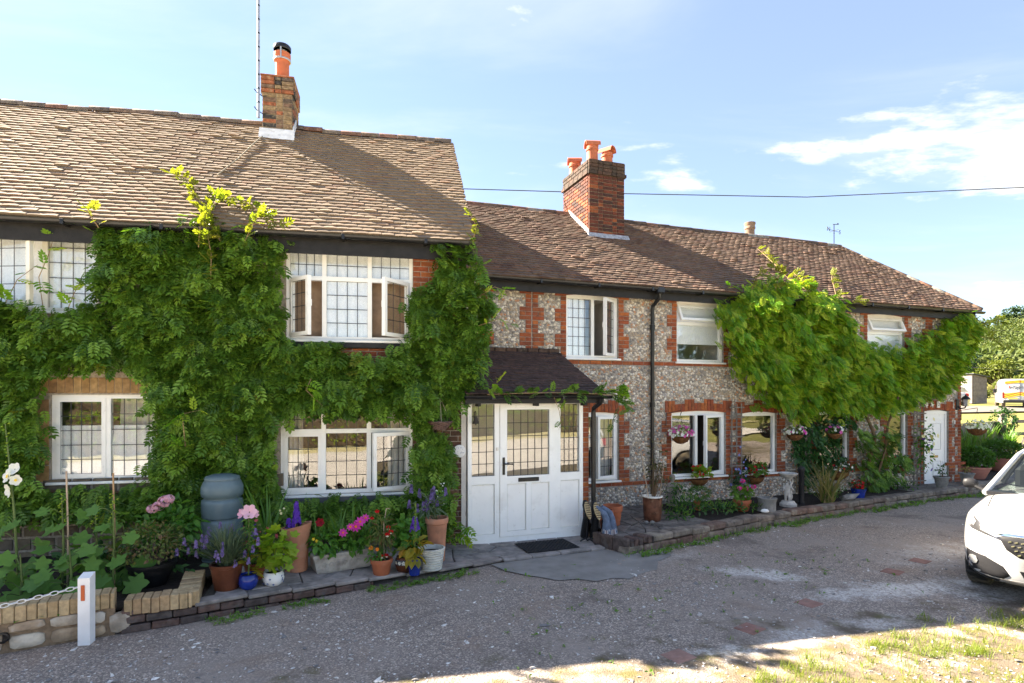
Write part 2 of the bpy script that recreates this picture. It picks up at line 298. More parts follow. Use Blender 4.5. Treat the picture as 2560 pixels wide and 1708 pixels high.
pm('wire', [(.03, .03, .03)], rough=.4, nvar=.1, bump=0, metal=.6); pm('iron', [(.018, .018, .02)], rough=.45, nvar=.2, bump=.2)
pm('galvanised', [(.42, .43, .44)], rough=.45, nvar=.15, bump=.05, metal=.7); pm('rope', [(.34, .29, .21)], rough=.9, nvar=.2, bump=.3)
pm('butt_plastic', [(.125, .175, .19)], rough=.42, nscale=4, nvar=.1, bump=.06, spec=.4, dirt=((.09, .12, .125), 3, .5, .8, .5))
pm('post_white', [(.80, .80, .79)], rough=.45, nvar=.05, bump=.1, dirt=((.30, .28, .24), 5, .62, .85, .6))
pm('reflector', [(.50, .10, .03)], rough=.25, nvar=.1, bump=.1); pm('chain_plastic', [(.72, .71, .68)], rough=.4, nvar=.08, bump=0)
pm('rubber_mat', [(.018, .018, .02)], rough=.85, nscale=60, nvar=.4, bump=.8, bscale=120)
pm('boot_black', [(.010, .010, .011)], rough=.45, nvar=.2, bump=.1); pm('boot_sole', [(.44, .33, .17)], rough=.7, nvar=.2, bump=.3); pm('tread', [(.09, .06, .035)], rough=.9, nvar=.3)
pm('boot_blue', [(.10, .135, .20)], rough=.6, nscale=14, nvar=.25, bump=.2, dirt=((.18, .22, .28), 7, .5, .7, .5)); pm('boot_stripe', [(.52, .48, .46)], rough=.65, nvar=.12, bump=.1); pm('boot_faded', [(.23, .17, .17)], rough=.65, nvar=.15, bump=.1)
pm('stone_figure', [(.29, .25, .20)], rough=.95, nvar=.3, bump=.5); pm('cherub_stone', [(.46, .44, .40)], rough=.95, nscale=14, nvar=.2, bump=.4, dirt=((.22, .21, .18), 9, .5, .72, .6))
pm('slate_grey', [(.085, .09, .10)], rough=.6, nvar=.15, bump=.1)
pm('plaque', [(.76, .75, .72)], rough=.3, nvar=.03, bump=0); pm('ink_blue', [(.12, .16, .30)], rough=.6, nvar=.1, bump=0); pm('ink_black', [(.015, .015, .015)], rough=.6, nvar=0, bump=0)
pm('brass', [(.30, .22, .10)], rough=.35, nvar=.2, bump=.05, metal=.9); pm('bell_bronze', [(.06, .05, .04)], rough=.5, nvar=.25, bump=.2, metal=.5)
pm('net', [(.88, .88, .88)], rough=.9, nscale=40, nvar=.06, bump=.2); pm('lining', [(.42, .33, .24)], rough=.95, nvar=.12, bump=.3); pm('brown_blind', [(.34, .23, .15)], rough=.9, nvar=.15, bump=.2); pm('drape', [(.62, .59, .54)], rough=.95, nvar=.12, bump=.3)
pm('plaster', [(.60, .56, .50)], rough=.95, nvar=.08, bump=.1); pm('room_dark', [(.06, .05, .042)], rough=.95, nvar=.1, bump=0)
pm('car_white', [(0.432, 0.432, 0.428)], rough=.22, nscale=1.5, nvar=.015, bump=0, spec=.5, coat=1.); pm('car_black', [(.018, .018, .02)], rough=.5, nvar=.1, bump=.05)
pm('car_silver', [(.44, .42, .39)], rough=.35, nvar=.05, bump=0, metal=.4); pm('chrome', [(.75, .75, .76)], rough=.1, nvar=.02, bump=0, metal=1.); pm('lamp_dark', [(.10, .10, .105)], rough=.12, nvar=.2, bump=0, metal=.6); pm('lamp_lens', [(.55, .56, .57)], rough=.08, nvar=.1, bump=.2, bscale=40, metal=.7, spec=.6)
pm('tyre', [(.025, .024, .022)], rough=.9, nvar=.3, bump=.4, dirt=((.22, .18, .12), 4, .42, .62, .7)); pm('tail_red', [(.35, .015, .012)], rough=.2, nvar=.1, bump=0)
pm('hi_red', [(.62, .075, .03)], rough=.45, nvar=.05, bump=0); pm('hi_yellow', [(.80, .62, .03)], rough=.45, nvar=.05, bump=0); pm('plate_yellow', [(.70, .50, .10)], rough=.4, nvar=.05, bump=0); pm('plate_white', [(.78, .78, .75)], rough=.4, nvar=.03, bump=0)
# foliage
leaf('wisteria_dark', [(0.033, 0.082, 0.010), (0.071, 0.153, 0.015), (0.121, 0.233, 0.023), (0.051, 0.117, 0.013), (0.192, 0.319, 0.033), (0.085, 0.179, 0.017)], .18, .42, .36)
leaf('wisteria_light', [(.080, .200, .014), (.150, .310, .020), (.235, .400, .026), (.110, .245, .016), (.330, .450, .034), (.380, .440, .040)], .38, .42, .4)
leaf('wisteria_young', [(0.140, 0.167, 0.014), (0.186, 0.195, 0.023), (0.112, 0.158, 0.014), (0.205, 0.186, 0.032)], .45, .45)
leaf('dark_leaf', [(0.020, 0.067, 0.017), (0.034, 0.097, 0.020), (0.050, 0.126, 0.024)], .2, .4, .4)
leaf('mid_leaf', [(0.050, 0.151, 0.017), (0.076, 0.202, 0.024), (0.109, 0.252, 0.030), (0.067, 0.168, 0.020)], .3, .45)
leaf('hollyhock_leaf', [(0.077, 0.175, 0.031), (0.105, 0.217, 0.039), (0.133, 0.252, 0.049), (0.084, 0.182, 0.042)], .3, .55, .25)
leaf('lime_leaf', [(.20, .32, .02), (.27, .37, .03), (.14, .26, .02)], .4, .45); leaf('yellow_leaf', [(.26, .26, .03), (.40, .28, .02), (.14, .17, .02), (.45, .25, .02)], .35, .5)
leaf('grey_leaf', [(0.101, 0.149, 0.101), (0.135, 0.176, 0.115), (0.081, 0.128, 0.074)], .2, .6, .2); leaf('blade_leaf', [(.075, .17, .022), (.10, .21, .03), (.13, .25, .045)], .35, .4)
leaf('azalea_leaf', [(0.072, 0.121, 0.029), (0.105, 0.153, 0.032), (0.145, 0.161, 0.040), (0.161, 0.097, 0.048)], .25, .5); leaf('olive_leaf', [(.05, .06, .02), (.075, .08, .025), (.09, .07, .03)], .25, .5)
leaf('straw', [(.30, .22, .10), (.22, .19, .07), (.36, .28, .14), (.12, .15, .04)], .3, .6, .2); leaf('box_leaf', [(0.059, 0.143, 0.020), (0.092, 0.193, 0.026), (0.042, 0.109, 0.020)], .25, .45)
leaf('weed', [(0.087, 0.202, 0.028), (0.136, 0.270, 0.039), (0.106, 0.193, 0.039), (0.193, 0.270, 0.057)], .3, .5, .25); leaf('verge_grass', [(.12, .19, .024), (.17, .23, .03), (.24, .25, .055), (.09, .15, .02)], .35, .5, .2)
leaf('hill_leaf', [(0.070, 0.098, 0.029), (0.090, 0.119, 0.037), (0.115, 0.135, 0.049), (0.049, 0.078, 0.029)], .2, .7, .1); leaf('hill_dark', [(0.039, 0.074, 0.039), (0.057, 0.090, 0.045)], .15, .7, .1); leaf('tree_leaf', [(0.103, 0.131, 0.028), (0.131, 0.152, 0.034), (0.083, 0.110, 0.024)], .3, .6, .15)
leaf('lane_tree_leaf', [(.03, .07, .012), (.045, .095, .016), (.06, .11, .02)], .3, .45)  # leaves of the trees across the lane
for n, c in (('white', [(.80, .80, .76), (.72, .72, .66)]), ('pink', [(.62, .12, .38), (.52, .07, .30)]), ('palepink', [(.66, .36, .50), (.72, .46, .58)]), ('magenta', [(.58, .03, .33), (.65, .06, .42), (.50, .02, .26)]), ('purple', [(.10, .035, .36), (.14, .05, .42)]), ('lav', [(.16, .12, .30), (.20, .15, .35), (.12, .09, .24)]), ('red', [(.42, .008, .012), (.50, .015, .02), (.33, .005, .012)]), ('darkred', [(.20, .004, .012)]), ('orange', [(.70, .20, .02)]), ('yellow', [(.72, .48, .02), (.78, .56, .04)]), ('coral', [(.55, .16, .13), (.48, .08, .10), (.60, .28, .22)]), ('blueflower', [(.17, .19, .48), (.24, .25, .55)]), ('cream', [(.74, .66, .34), (.78, .72, .45)]), ('hothot', [(.70, .04, .28), (.66, .07, .34)])):
    leaf('fl_'+n, c, .25, .6, .2)
def road_material():
    m, nt, N, L = nodes('road'); out = N('ShaderNodeOutputMaterial'); p = N('ShaderNodeBsdfPrincipled'); L(p.outputs[0], out.inputs[0]); pos = N('ShaderNodeNewGeometry').outputs['Position']
    vo = N('ShaderNodeTexVoronoi'); vo.inputs['Scale'].default_value = 75; L(pos, vo.inputs[0])
    bw = N('ShaderNodeSeparateColor'); L(vo.outputs['Color'], bw.inputs[0])
    col = ramp(N, L, bw.outputs[0], [(0.141, 0.119, 0.103), (0.216, 0.179, 0.153), (0.296, 0.247, 0.210), (0.181, 0.147, 0.124), (0.380, 0.317, 0.264), (0.692, 0.575, 0.472)], 'CONSTANT')
    v2 = N('ShaderNodeTexVoronoi'); v2.inputs['Scale'].default_value = 190; L(pos, v2.inputs[0]); b2 = N('ShaderNodeSeparateColor'); L(v2.outputs['Color'], b2.inputs[0])
    col = mixc(N, L, .5, col, ramp(N, L, b2.outputs[1], [(0.131, 0.112, 0.099), (0.248, 0.209, 0.175), (0.412, 0.346, 0.289)]))
    # worn smooth areas, brown silt
    col = mixc(N, L, mrange(N, L, noise(N, L, .55, 5, .6, pos), .47, .68, 0, .8), col, (0.314, 0.266, 0.226))
    col = mixc(N, L, mrange(N, L, noise(N, L, 1.3, 6, .65, pos, .4), .50, .72, 0, .55), col, (0.281, 0.202, 0.148))
    col = mixc(N, L, mrange(N, L, noise(N, L, .9, 6, .7, pos, .6), .52, .68, 0, .75), col, (0.141, 0.115, 0.099))
    # chalky dust spilt on the road: ragged patches
    sep = N('ShaderNodeSeparateXYZ'); L(pos, sep.inputs[0]); tot = None
    for cx, cy, ex, ey, rot, st in ((3.1, 7.25, .75, .26, -16, 1.), (4.5, 6.7, 1.5, .34, 10, 1.), (5.6, 6.55, .9, .3, 6, .9), (1.75, 4.95, .55, .2, 22, 1.), (2.6, 5.35, .7, .22, 28, .7), (3.6, 5.7, .6, .2, 20, .6), (6.3, 8.2, 1.6, .5, 20, .45), (2.2, 8.0, .8, .2, 25, .3)):
        mp = N('ShaderNodeMapping'); mp.vector_type = 'TEXTURE'; mp.inputs['Location'].default_value = (cx, cy, 0); mp.inputs['Rotation'].default_value = (0, 0, R(rot)); mp.inputs['Scale'].default_value = (ex, ey, 1); L(pos, mp.inputs[0])
        ln = N('ShaderNodeVectorMath'); ln.operation = 'LENGTH'; L(mp.outputs[0], ln.inputs[0])
        a = N('ShaderNodeMath'); a.operation = 'ADD'; L(ln.outputs['Value'], a.inputs[0]); L(mrange(N, L, noise(N, L, 3.2, 7, .7, pos), .3, .7, -.55, .65, False), a.inputs[1])
        f = mrange(N, L, a.outputs[0], 1.15, .25, 0, st)
        if tot is None: tot = f
        else: x = N('ShaderNodeMath'); x.operation = 'MAXIMUM'; L(tot, x.inputs[0]); L(f, x.inputs[1]); tot = x.outputs[0]
    br = mrange(N, L, noise(N, L, 26, 5, .7, pos), .36, .62, .15, 1.)
    x = N('ShaderNodeMath'); x.operation = 'MULTIPLY'; L(tot, x.inputs[0]); L(br, x.inputs[1])
    col = mixc(N, L, x.outputs[0], col, (.64, .61, .565))
    # soil and moss over the sunlit strip, painted darker to set its lit tone
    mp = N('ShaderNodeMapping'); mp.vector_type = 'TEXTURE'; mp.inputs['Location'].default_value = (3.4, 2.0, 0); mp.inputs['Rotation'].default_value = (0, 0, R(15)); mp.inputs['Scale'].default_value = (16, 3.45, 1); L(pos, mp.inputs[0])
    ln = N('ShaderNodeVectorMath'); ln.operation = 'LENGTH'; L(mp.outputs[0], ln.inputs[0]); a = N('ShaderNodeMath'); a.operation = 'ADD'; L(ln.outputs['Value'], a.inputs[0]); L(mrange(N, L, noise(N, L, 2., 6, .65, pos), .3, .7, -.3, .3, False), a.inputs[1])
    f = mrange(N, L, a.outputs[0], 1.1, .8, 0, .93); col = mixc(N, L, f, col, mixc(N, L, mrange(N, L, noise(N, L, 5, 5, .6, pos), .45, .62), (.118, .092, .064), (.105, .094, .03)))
    L(col, p.inputs['Base Color']); p.inputs['Roughness'].default_value = .9; p.inputs['Specular IOR Level'].default_value = .2
    b = N('ShaderNodeBump'); b.inputs['Strength'].default_value = .75; b.inputs['Distance'].default_value = .012
    h = N('ShaderNodeMath'); h.operation = 'SUBTRACT'; L(noise(N, L, 8, 6, .7, pos), h.inputs[0]); hs = N('ShaderNodeMath'); hs.operation = 'MULTIPLY'; hs.inputs[1].default_value = .6; L(vo.outputs['Distance'], hs.inputs[0]); L(hs.outputs[0], h.inputs[1]); L(h.outputs[0], b.inputs['Height']); L(b.outputs[0], p.inputs['Normal'])
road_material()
pm('tarmac', [(.235, .222, .205)], rough=.85, nscale=3, nvar=.18, bump=.4, bscale=160, dirt=((.33, .31, .29), 1.2, .5, .75, .5))
pm('bounce_lane_pale', [(.62, .57, .50)], rough=.9, nscale=2, nvar=.12, bump=.2)  # extra pale so the sheet bounces light onto the fronts
pm('bounce_grass_pale', [(.48, .42, .22)], rough=1., nscale=2, nvar=.2, bump=.4, dirt=((.30, .31, .09), 1.2, .5, .7, .7))
pm('far_road', [(.14, .128, .112)], rough=.9, nscale=2, nvar=.12, bump=.2)
pm('field', [(.16, .155, .036)], rough=1., nscale=.6, nvar=.2, bump=.5, bscale=30, dirt=((.21, .185, .055), .35, .45, .7, .8), dirt2=((.12, .135, .03), 1.7, .55, .75, .5))
# ---------------------------------------------------------------- small templates
def t_brick():
    V = []
    for y, ix, iz in ((0, .025, .06), (.15, 0, 0), (1, 0, 0)):
        for x, z in ((-1, -1), (1, -1), (1, 1), (-1, 1)): V.append((x*(.5-ix), y, z*(.5-iz)))
    F = [(0, 1, 2, 3)]
    for r in (0, 4):
        for k in range(4): F.append((r+k, r+4+k, r+4+(k+1) % 4, r+(k+1) % 4))
    return V, F
def t_tile():
    xs = (-.5, -.17, .17, .5); cam = [0, .12, .12, 0]; V = []
    for i, x in enumerate(xs): V.append((x, 0, 1+cam[i]))
    for i, x in enumerate(xs): V.append((x, 1, .1+cam[i]))
    for i, x in enumerate(xs): V.append((x, .02, -.1+cam[i]*.6))
    F = [(i, i+1, i+5, i+4) for i in range(3)] + [(8+i, 9+i, i+1, i) for i in range(3)] + [(8, 0, 4, 4), (11, 7, 7, 3)]
    F[-2] = (8, 0, 4, 8); F = F[:6]
    V += [(-.5, 1, -.2), (.5, 1, -.2)]; F += [(8, 0, 4, 12), (11, 13, 7, 3)]
    return V, F
def t_ridge():
    V = []; n = 6
    for x, q in ((0, 1), (1, 1), (0, .8), (1, .8)):
        for k in range(n+1): a = math.pi*k/n; V.append((x, -q*math.cos(a), q*math.sin(a)))
    m = n+1; F = [(k, m+k, m+k+1, k+1) for k in range(n)] + [(2*m+k, k, k+1, 2*m+k+1) for k in range(n)] + [(m+k, 3*m+k, 3*m+k+1, m+k+1) for k in range(n)]
    return V, F
def t_pebble():
    V = [(0, -1, 0)]
    for q, y in ((.62, -.72), (1, 0)):
        for k in range(6): a = math.pi*2*(k+.5*(q < 1))/6; V.append((q*math.cos(a), y, q*math.sin(a)))
    F = [(0, 1+(k+1) % 6, 1+k) for k in range(6)]
    for k in range(6): F += [(1+k, 1+(k+1) % 6, 7+(k+1) % 6), (1+k, 7+(k+1) % 6, 7+k)]
    return V, F
def t_rock():
    g = (1+5**.5)/2; V = unit(np.array([(-1, g, 0), (1, g, 0), (-1, -g, 0), (1, -g, 0), (0, -1, g), (0, 1, g), (0, -1, -g), (0, 1, -g), (g, 0, -1), (g, 0, 1), (-g, 0, -1), (-g, 0, 1)]))
    V = V*(1+.25*np.random.default_rng(3).standard_normal((12, 1)))
    F = [(0, 11, 5), (0, 5, 1), (0, 1, 7), (0, 7, 10), (0, 10, 11), (1, 5, 9), (5, 11, 4), (11, 10, 2), (10, 7, 6), (7, 1, 8), (3, 9, 4), (3, 4, 2), (3, 2, 6), (3, 6, 8), (3, 8, 9), (4, 9, 5), (2, 4, 11), (6, 2, 10), (8, 6, 7), (9, 8, 1)]
    return V, F
BRICK, TILE, RIDGE, PEBBLE, ROCK = t_brick(), t_tile(), t_ridge(), t_pebble(), t_rock()
def plate(mb, x0, x1, z0, z1, holes, y0, y1):
    """a flat plate in the x-z plane with rectangular holes, one connected piece"""
    xs = sorted({x0, x1, *[h[0] for h in holes], *[h[1] for h in holes]}); zs = sorted({z0, z1, *[h[2] for h in holes], *[h[3] for h in holes]})
    xs = [x for x in xs if x0-1e-6 <= x <= x1+1e-6]; zs = [z for z in zs if z0-1e-6 <= z <= z1+1e-6]
    nx, nz = len(xs)-1, len(zs)-1
    sol = [[not any(h[0] < (xs[i]+xs[i+1])/2 < h[1] and h[2] < (zs[j]+zs[j+1])/2 < h[3] for h in holes) for j in range(nz)] for i in range(nx)]
    idx = {}; V = []; F = []
    def v(i, j, b):
        if (i, j, b) not in idx: idx[(i, j, b)] = len(V); V.append((xs[i], (y0, y1)[b], zs[j]))
        return idx[(i, j, b)]
    S_ = lambda i, j: 0 <= i < nx and 0 <= j < nz and sol[i][j]
    for i in range(nx):
        for j in range(nz):
            if not sol[i][j]: continue
            F.append((v(i, j, 0), v(i+1, j, 0), v(i+1, j+1, 0), v(i, j+1, 0))); F.append((v(i, j, 1), v(i, j+1, 1), v(i+1, j+1, 1), v(i+1, j, 1)))
            if not S_(i-1, j): F.append((v(i, j, 0), v(i, j+1, 0), v(i, j+1, 1), v(i, j, 1)))
            if not S_(i+1, j): F.append((v(i+1, j, 0), v(i+1, j, 1), v(i+1, j+1, 1), v(i+1, j+1, 0)))
            if not S_(i, j-1): F.append((v(i, j, 0), v(i, j, 1), v(i+1, j, 1), v(i+1, j, 0)))
            if not S_(i, j+1): F.append((v(i, j+1, 0), v(i+1, j+1, 0), v(i+1, j+1, 1), v(i, j+1, 1)))
    return mb.add(V, F)
def pose(o, loc, rz=0, rx=0): o.location = loc; o.rotation_euler = (rx, 0, rz); return o
def window(par, u0, u1, z0, z1, mull=(), transom=None, cells=None, d=.05, arch=0., mat='upvc', sill=True, fw=.05, name='window', label=None):
    """cells: {(col,row): dict(cas, hinge, open, lead)}; row 0 is the bottom"""
    cells = cells or {}; cu = [u0, *mull, u1]; holes = []; mw = .03; tz = [z0, *( [transom] if transom else []), z1]; opens = []
    for c in range(len(cu)-1):
        rows = len(tz)-1
        for r in range(rows):
            a = cu[c]+(fw if c == 0 else mw); b = cu[c+1]-(fw if c == len(cu)-2 else mw); e = tz[r]+(fw if r == 0 else mw); f = tz[r+1]-(fw if r == rows-1 else mw)
            holes.append((a, b, e, f)); opens.append((c, r, a, b, e, f))
    w = plate(MB(), u0, u1, z0, z1, holes, d, d+.07).build(name, mat, par)
    if label: w['label'] = label
    for c, r, a, b, e, f in opens:
        k = cells.get((c, r), {}); ang = R(k.get('open', 0)); h = k.get('hinge', 'R'); W_, H_ = b-a, f-e
        if k.get('cas'):
            g = .008; sw = .05; x0, x1, q0, q1 = -g, W_+g, -g, H_+g
        else: sw = 0.; x0, x1, q0, q1 = 0, W_, 0, H_
        yc = d-.012 if k.get('cas') else d+.012
        piv = {'L': (x0, 0), 'R': (x1, 0), 'T': (0, q1)}[h]
        loc = (a+(piv[0] if h in 'LR' else 0), yc, e+(piv[1] if h == 'T' else 0)); rz, rx = 0, 0
        if h == 'L': rz = -ang
        elif h == 'R': rz = ang
        else: rx = ang*-1
        ox = piv[0] if h in 'LR' else 0; oz = piv[1] if h == 'T' else 0
        if k.get('cas'):
            pose(plate(MB(), x0-ox, x1-ox, q0-oz, q1-oz, [(x0+sw-ox, x1-sw-ox, q0+sw-oz, q1-sw-oz)], 0, .055).build('casement', mat, w), loc, rz, rx)
            if h != 'T':
                hx = (x0+.02 if h == 'R' else x1-.02)-ox; hd = MB().box(hx-.008, hx+.008, .056, .075, (q1-q0)*.48-oz, (q1-q0)*.48+.09-oz, .003).build('handle', mat, w); pose(hd, loc, rz, rx)
        gx0, gx1, gq0, gq1 = x0+sw-ox, x1-sw-ox, q0+sw-oz, q1-sw-oz
        pose(MB().box(gx0, gx1, .020, .026, gq0, gq1).build('pane', 'pane', w), loc, rz, rx)
        if k.get('lead'):
            nx, nz = k['lead']; lw = .0045; hs = []
            X = [gx0+(gx1-gx0)*i/nx for i in range(nx+1)]; Z = [gq0+(gq1-gq0)*j/nz for j in range(nz+1)]
            for i in range(nx):
                for j in range(nz): hs.append((X[i]+(lw if i else .003), X[i+1]-(lw if i < nx-1 else .003), Z[j]+(lw if j else .003), Z[j+1]-(lw if j < nz-1 else .003)))
            pose(plate(MB(), gx0, gx1, gq0, gq1, hs, .0165, .0195).build('leading', 'lead', w), loc, rz, rx)
    if arch:
        n = 12; top = [(u0+(u1-u0)*i/n, z1+arch*(1-(2*i/n-1)**2)) for i in range(n+1)]
        MB().prism([(u0, z1), (u1, z1)]+top[::-1], 1, d, d+.07).build('frame_head', mat, w)
        MB().prism([(u0-.002, z1+arch+.03), *[(x, z+.002) for x, z in top], (u1+.002, z1+arch+.03)], 1, -.004, .12).build('arch_soffit', 'red_brick', w)
    if sill: MB().box(u0-.035, u1+.035, -.05, d+.03, z0-.035, z0-.001, .006).build('sill', 'upvc', w)
    return w
def room(par, u0, u1, z0, z1, mat='room_dark', depth=2.2, d=.14):
    V = [(u0, d, z0), (u1, d, z0), (u1, d, z1), (u0, d, z1), (u0, depth, z0), (u1, depth, z0), (u1, depth, z1), (u0, depth, z1)]
    return MB().add(V, [(4, 5, 6, 7), (0, 1, 5, 4), (3, 7, 6, 2), (0, 4, 7, 3), (1, 2, 6, 5)]).build('room', mat, par)
def curtain(fr, u0, u1, z0, z1, d, mat, label, amp=.02, waves=9, name='curtain', scallop=0.):
    o = on(fr, name, label, 'curtain', (u0+u1)/2, d, z0); n = 8*waves; w = u1-u0; V = []; F = []
    for j in range(7):
        for i in range(n+1):
            t = i/n; zz = (z1-z0)*j/6 - (scallop*abs(math.sin(t*math.pi*waves*.5)) if j == 0 else 0)
            V.append((-w/2+w*t+.006*math.sin(j*1.3+i), amp*math.sin(2*math.pi*waves*t+.3*math.sin(7*t))*(.7+.3*j/6), zz))
    for j in range(6):
        for i in range(n): q = j*(n+1)+i; F.append((q, q+1, q+n+2, q+n+1))
    MB().add(V, F).build('cloth', mat, o, smooth=80); return o
def tiles(par, u0, u1, e, ridge, gauge, tw, mat, cut0=None, cut1=None, lift=1., limit=300, sag=None):
    """clay tiles from the eave point e=(d,z) to the ridge (d,z); cut0/cut1 give the u-limits at slope share t"""
    e = np.array(e); r = np.array(ridge); Ls = np.linalg.norm(r-e); sv = (r-e)/Ls; n = int(Ls/gauge); P = []; A = []; Sc = []
    up = np.array([0, -sv[1], sv[0]]); al = np.array([0, sv[0], sv[1]])
    for k in range(n):
        s = k*gauge; t = s/Ls; a = cut0(t) if cut0 else u0; b = cut1(t) if cut1 else u1; x = a + (-(k % 2)*tw*.5) + rng.uniform(-.012, .012)
        while x < b-.02:
            w = tw; c0, c1 = max(x, a), min(x+w, b)
            if c1-c0 > .03:
                uc = (c0+c1)/2; z = (sag(uc, t) if sag else 0.)
                odd = rng.random(); lf = .021*lift*(1+.10*rng.standard_normal()) + (.016*rng.random() if odd < .05 else 0); rot = .006*rng.standard_normal() + (.05*rng.standard_normal() if odd > .985 else 0)
                P.append(np.array([uc, e[0], e[1]]) + al*(s+rng.normal(0, .0016)-.01) + up*(.006+z)); c, q = math.cos(rot), math.sin(rot)
                X = np.array([1, 0, 0])*c + al*q; Y = al*c - np.array([1, 0, 0])*q
                til = rng.normal(0, .006); Z = up + X*til; A.append(np.stack([X, Y, Z], -1)); Sc.append((c1-c0-.0012, gauge*1.55, max(lf, .010)))
            x += w
    pieces(par, 'tile', TILE, np.array(P), np.array(A), np.array(Sc), mat, limit, 'tiles')
def bricks(par, items, mat, name='brick', limit=300, proud=.008, depth=.04):
    """items (u, z, w, h) on the plane y=0, or (u, y, z, w, h, side) with side 'x' for faces looking along -x/+x"""
    P = []; A = []; Sc = []
    for it in items:
        if len(it) == 4: u, z, w, h = it; P.append((u, -proud+rng.normal(0, .0015), z)); A.append(EYE)
        else:
            u, y, z, w, h, sd = it
            if sd == 'f': P.append((u, y-proud, z)); A.append(EYE)
            elif sd == 'l': P.append((u-proud, y, z)); A.append(np.array([[0, 1, 0], [-1, 0, 0], [0, 0, 1.]]))
            else: P.append((u+proud, y, z)); A.append(np.array([[0, -1, 0], [1, 0, 0], [0, 0, 1.]]))
        Sc.append((w, depth, h))
    if P: pieces(par, name, BRICK, np.array(P), np.array(A), np.array(Sc), mat, limit, name+'s')
def courses(u0, u1, z0, z1, bl=.225, ch=.075, j=.01, flemish=False):
    out = []; k = 0; z = z0
    while z+ch <= z1+.02:
        x = u0 - (.5*bl if k % 2 else 0); q = 0
        while x < u1-.01:
            l = bl if not (flemish and (q+k) % 2) else bl*.5; a, b = max(x, u0), min(x+l, u1)
            if b-a > .03: out.append(((a+b)/2, z+ch/2, b-a-j, ch-j))
            x += l; q += 1
        z += ch; k += 1
    return out
def gutter(par, u0, u1, d, z, r=.058):
    n = 8; out = [(d-r*math.cos(math.pi*k/n), z-r*math.sin(math.pi*k/n)) for k in range(n+1)]; inn = [(d-(r-.006)*math.cos(math.pi*k/n), z-(r-.006)*math.sin(math.pi*k/n)) for k in range(n, -1, -1)]
    g = MB().prism(out+inn, 0, u0, u1).build('gutter', 'black_plastic', par, smooth=40)
    x = u0+.4
    while x < u1:
        MB().box(x-.02, x+.02, d-r-.006, d+r+.05, z-r-.008, z+.004, .004).build('bracket', 'black_plastic', g); x += 1.1
    return g
def pot_lathe(prof, n=24): return MB().lathe(prof, n)
def chimney_bricks(par, u0, u1, y0, y1, z0, z1, mat, limit=300, ch=.075):
    its = [(u, y0, z, w, h, 'f') for u, z, w, h in courses(u0, u1, z0, z1, ch=ch, flemish=True)]
    its += [(u0, y, z, w, h, 'l') for y, z, w, h in courses(y0+.04, y1, z0, z1, ch=ch)] + [(u1, y, z, w, h, 'r') for y, z, w, h in courses(y0+.04, y1, z0, z1, ch=ch)]
    bricks(par, its, mat, limit=limit)
# ---------------------------------------------------------------- ground, roads
def smooth01(a, b, x): t = np.clip((x-a)/(b-a), 0, 1); return t*t*(3-2*t)
def ground_h(x, y):
    """flat round the cottages, rising gently to the fields behind and then to the wooded hill"""
    x = np.asarray(x, float); y = np.asarray(y, float); s = smooth01(5, 13, x)
    h = 1.35*smooth01(16, 42, y)*s + .9*smooth01(45, 95, y)*s
    r = x*.55+y*.84; side = smooth01(40, 240, x - .25*y)
    return h + 33*smooth01(100, 330, r)*(.30+.70*side)*smooth01(10, 120, x)
def build_ground():
    xs = np.unique(np.concatenate([np.linspace(-900, -40, 14), np.linspace(-40, 60, 51), np.linspace(60, 420, 61), np.linspace(420, 1500, 12)])); ys = np.unique(np.concatenate([np.linspace(-900, -40, 12), np.linspace(-40, 60, 51), np.linspace(60, 420, 61), np.linspace(420, 1500, 12)]))
    X, Y = np.meshgrid(xs, ys); Z = ground_h(X, Y) - .07; V = np.stack([X, Y, Z], -1).reshape(-1, 3); n = len(xs); i, j = np.meshgrid(np.arange(n-1), np.arange(len(ys)-1)); q = (j*n+i).ravel()
    me = fast_mesh('ground', V, np.stack([q, q+1, q+n+1, q+n], -1), None, True); me.materials.append(M['field']); tag(new_obj('ground', me), kind='structure')
build_ground()
def sheet(name, mat, poly, z=0., sub=None):
    n = len(poly); V = [(x, y, z) for x, y in poly]; o = MB().add(V, [tuple(range(n))]).build(name, mat); return tag(o, kind='structure')
def strip(name, mat, left, right, dz):
    V = []; F = []
    for (a, b) in zip(left, right): V += [(a[0], a[1], float(ground_h(a[0], a[1]))+dz), (b[0], b[1], float(ground_h(b[0], b[1]))+dz)]
    for i in range(len(left)-1): F.append((2*i, 2*i+1, 2*i+3, 2*i+2))
    return tag(MB().add(V, F).build(name, mat), kind='structure')
def build_road():
    """the unmade lane: a fine, slightly uneven sheet"""
    xs = np.linspace(-16, 20, 181); ys = np.linspace(-3.0, 16, 96); X, Y = np.meshgrid(xs, ys)
    Z = .4*(.012*np.sin(X*1.3+.7*Y)+.010*np.sin(2.1*Y-.6*X)+.006*np.sin(3.7*X+1.9*Y))
    V = np.stack([X, Y, Z], -1).reshape(-1, 3); n = len(xs); i, j = np.meshgrid(np.arange(n-1), np.arange(len(ys)-1)); q = (j*n+i).ravel()
    cx = (xs[:-1]+.1)[i.ravel()]; cy = (ys[:-1]+.1)[j.ravel()]; keep = cy < 15.2+.0*cx
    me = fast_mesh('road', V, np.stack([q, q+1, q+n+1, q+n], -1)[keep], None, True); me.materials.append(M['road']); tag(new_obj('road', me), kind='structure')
build_road()
strip('far_road', 'far_road', [(12, 33), (20, 34), (30, 35.5), (46, 38), (70, 41)], [(12, 38), (20, 39.5), (30, 41.5), (46, 45), (70, 51)], .03)
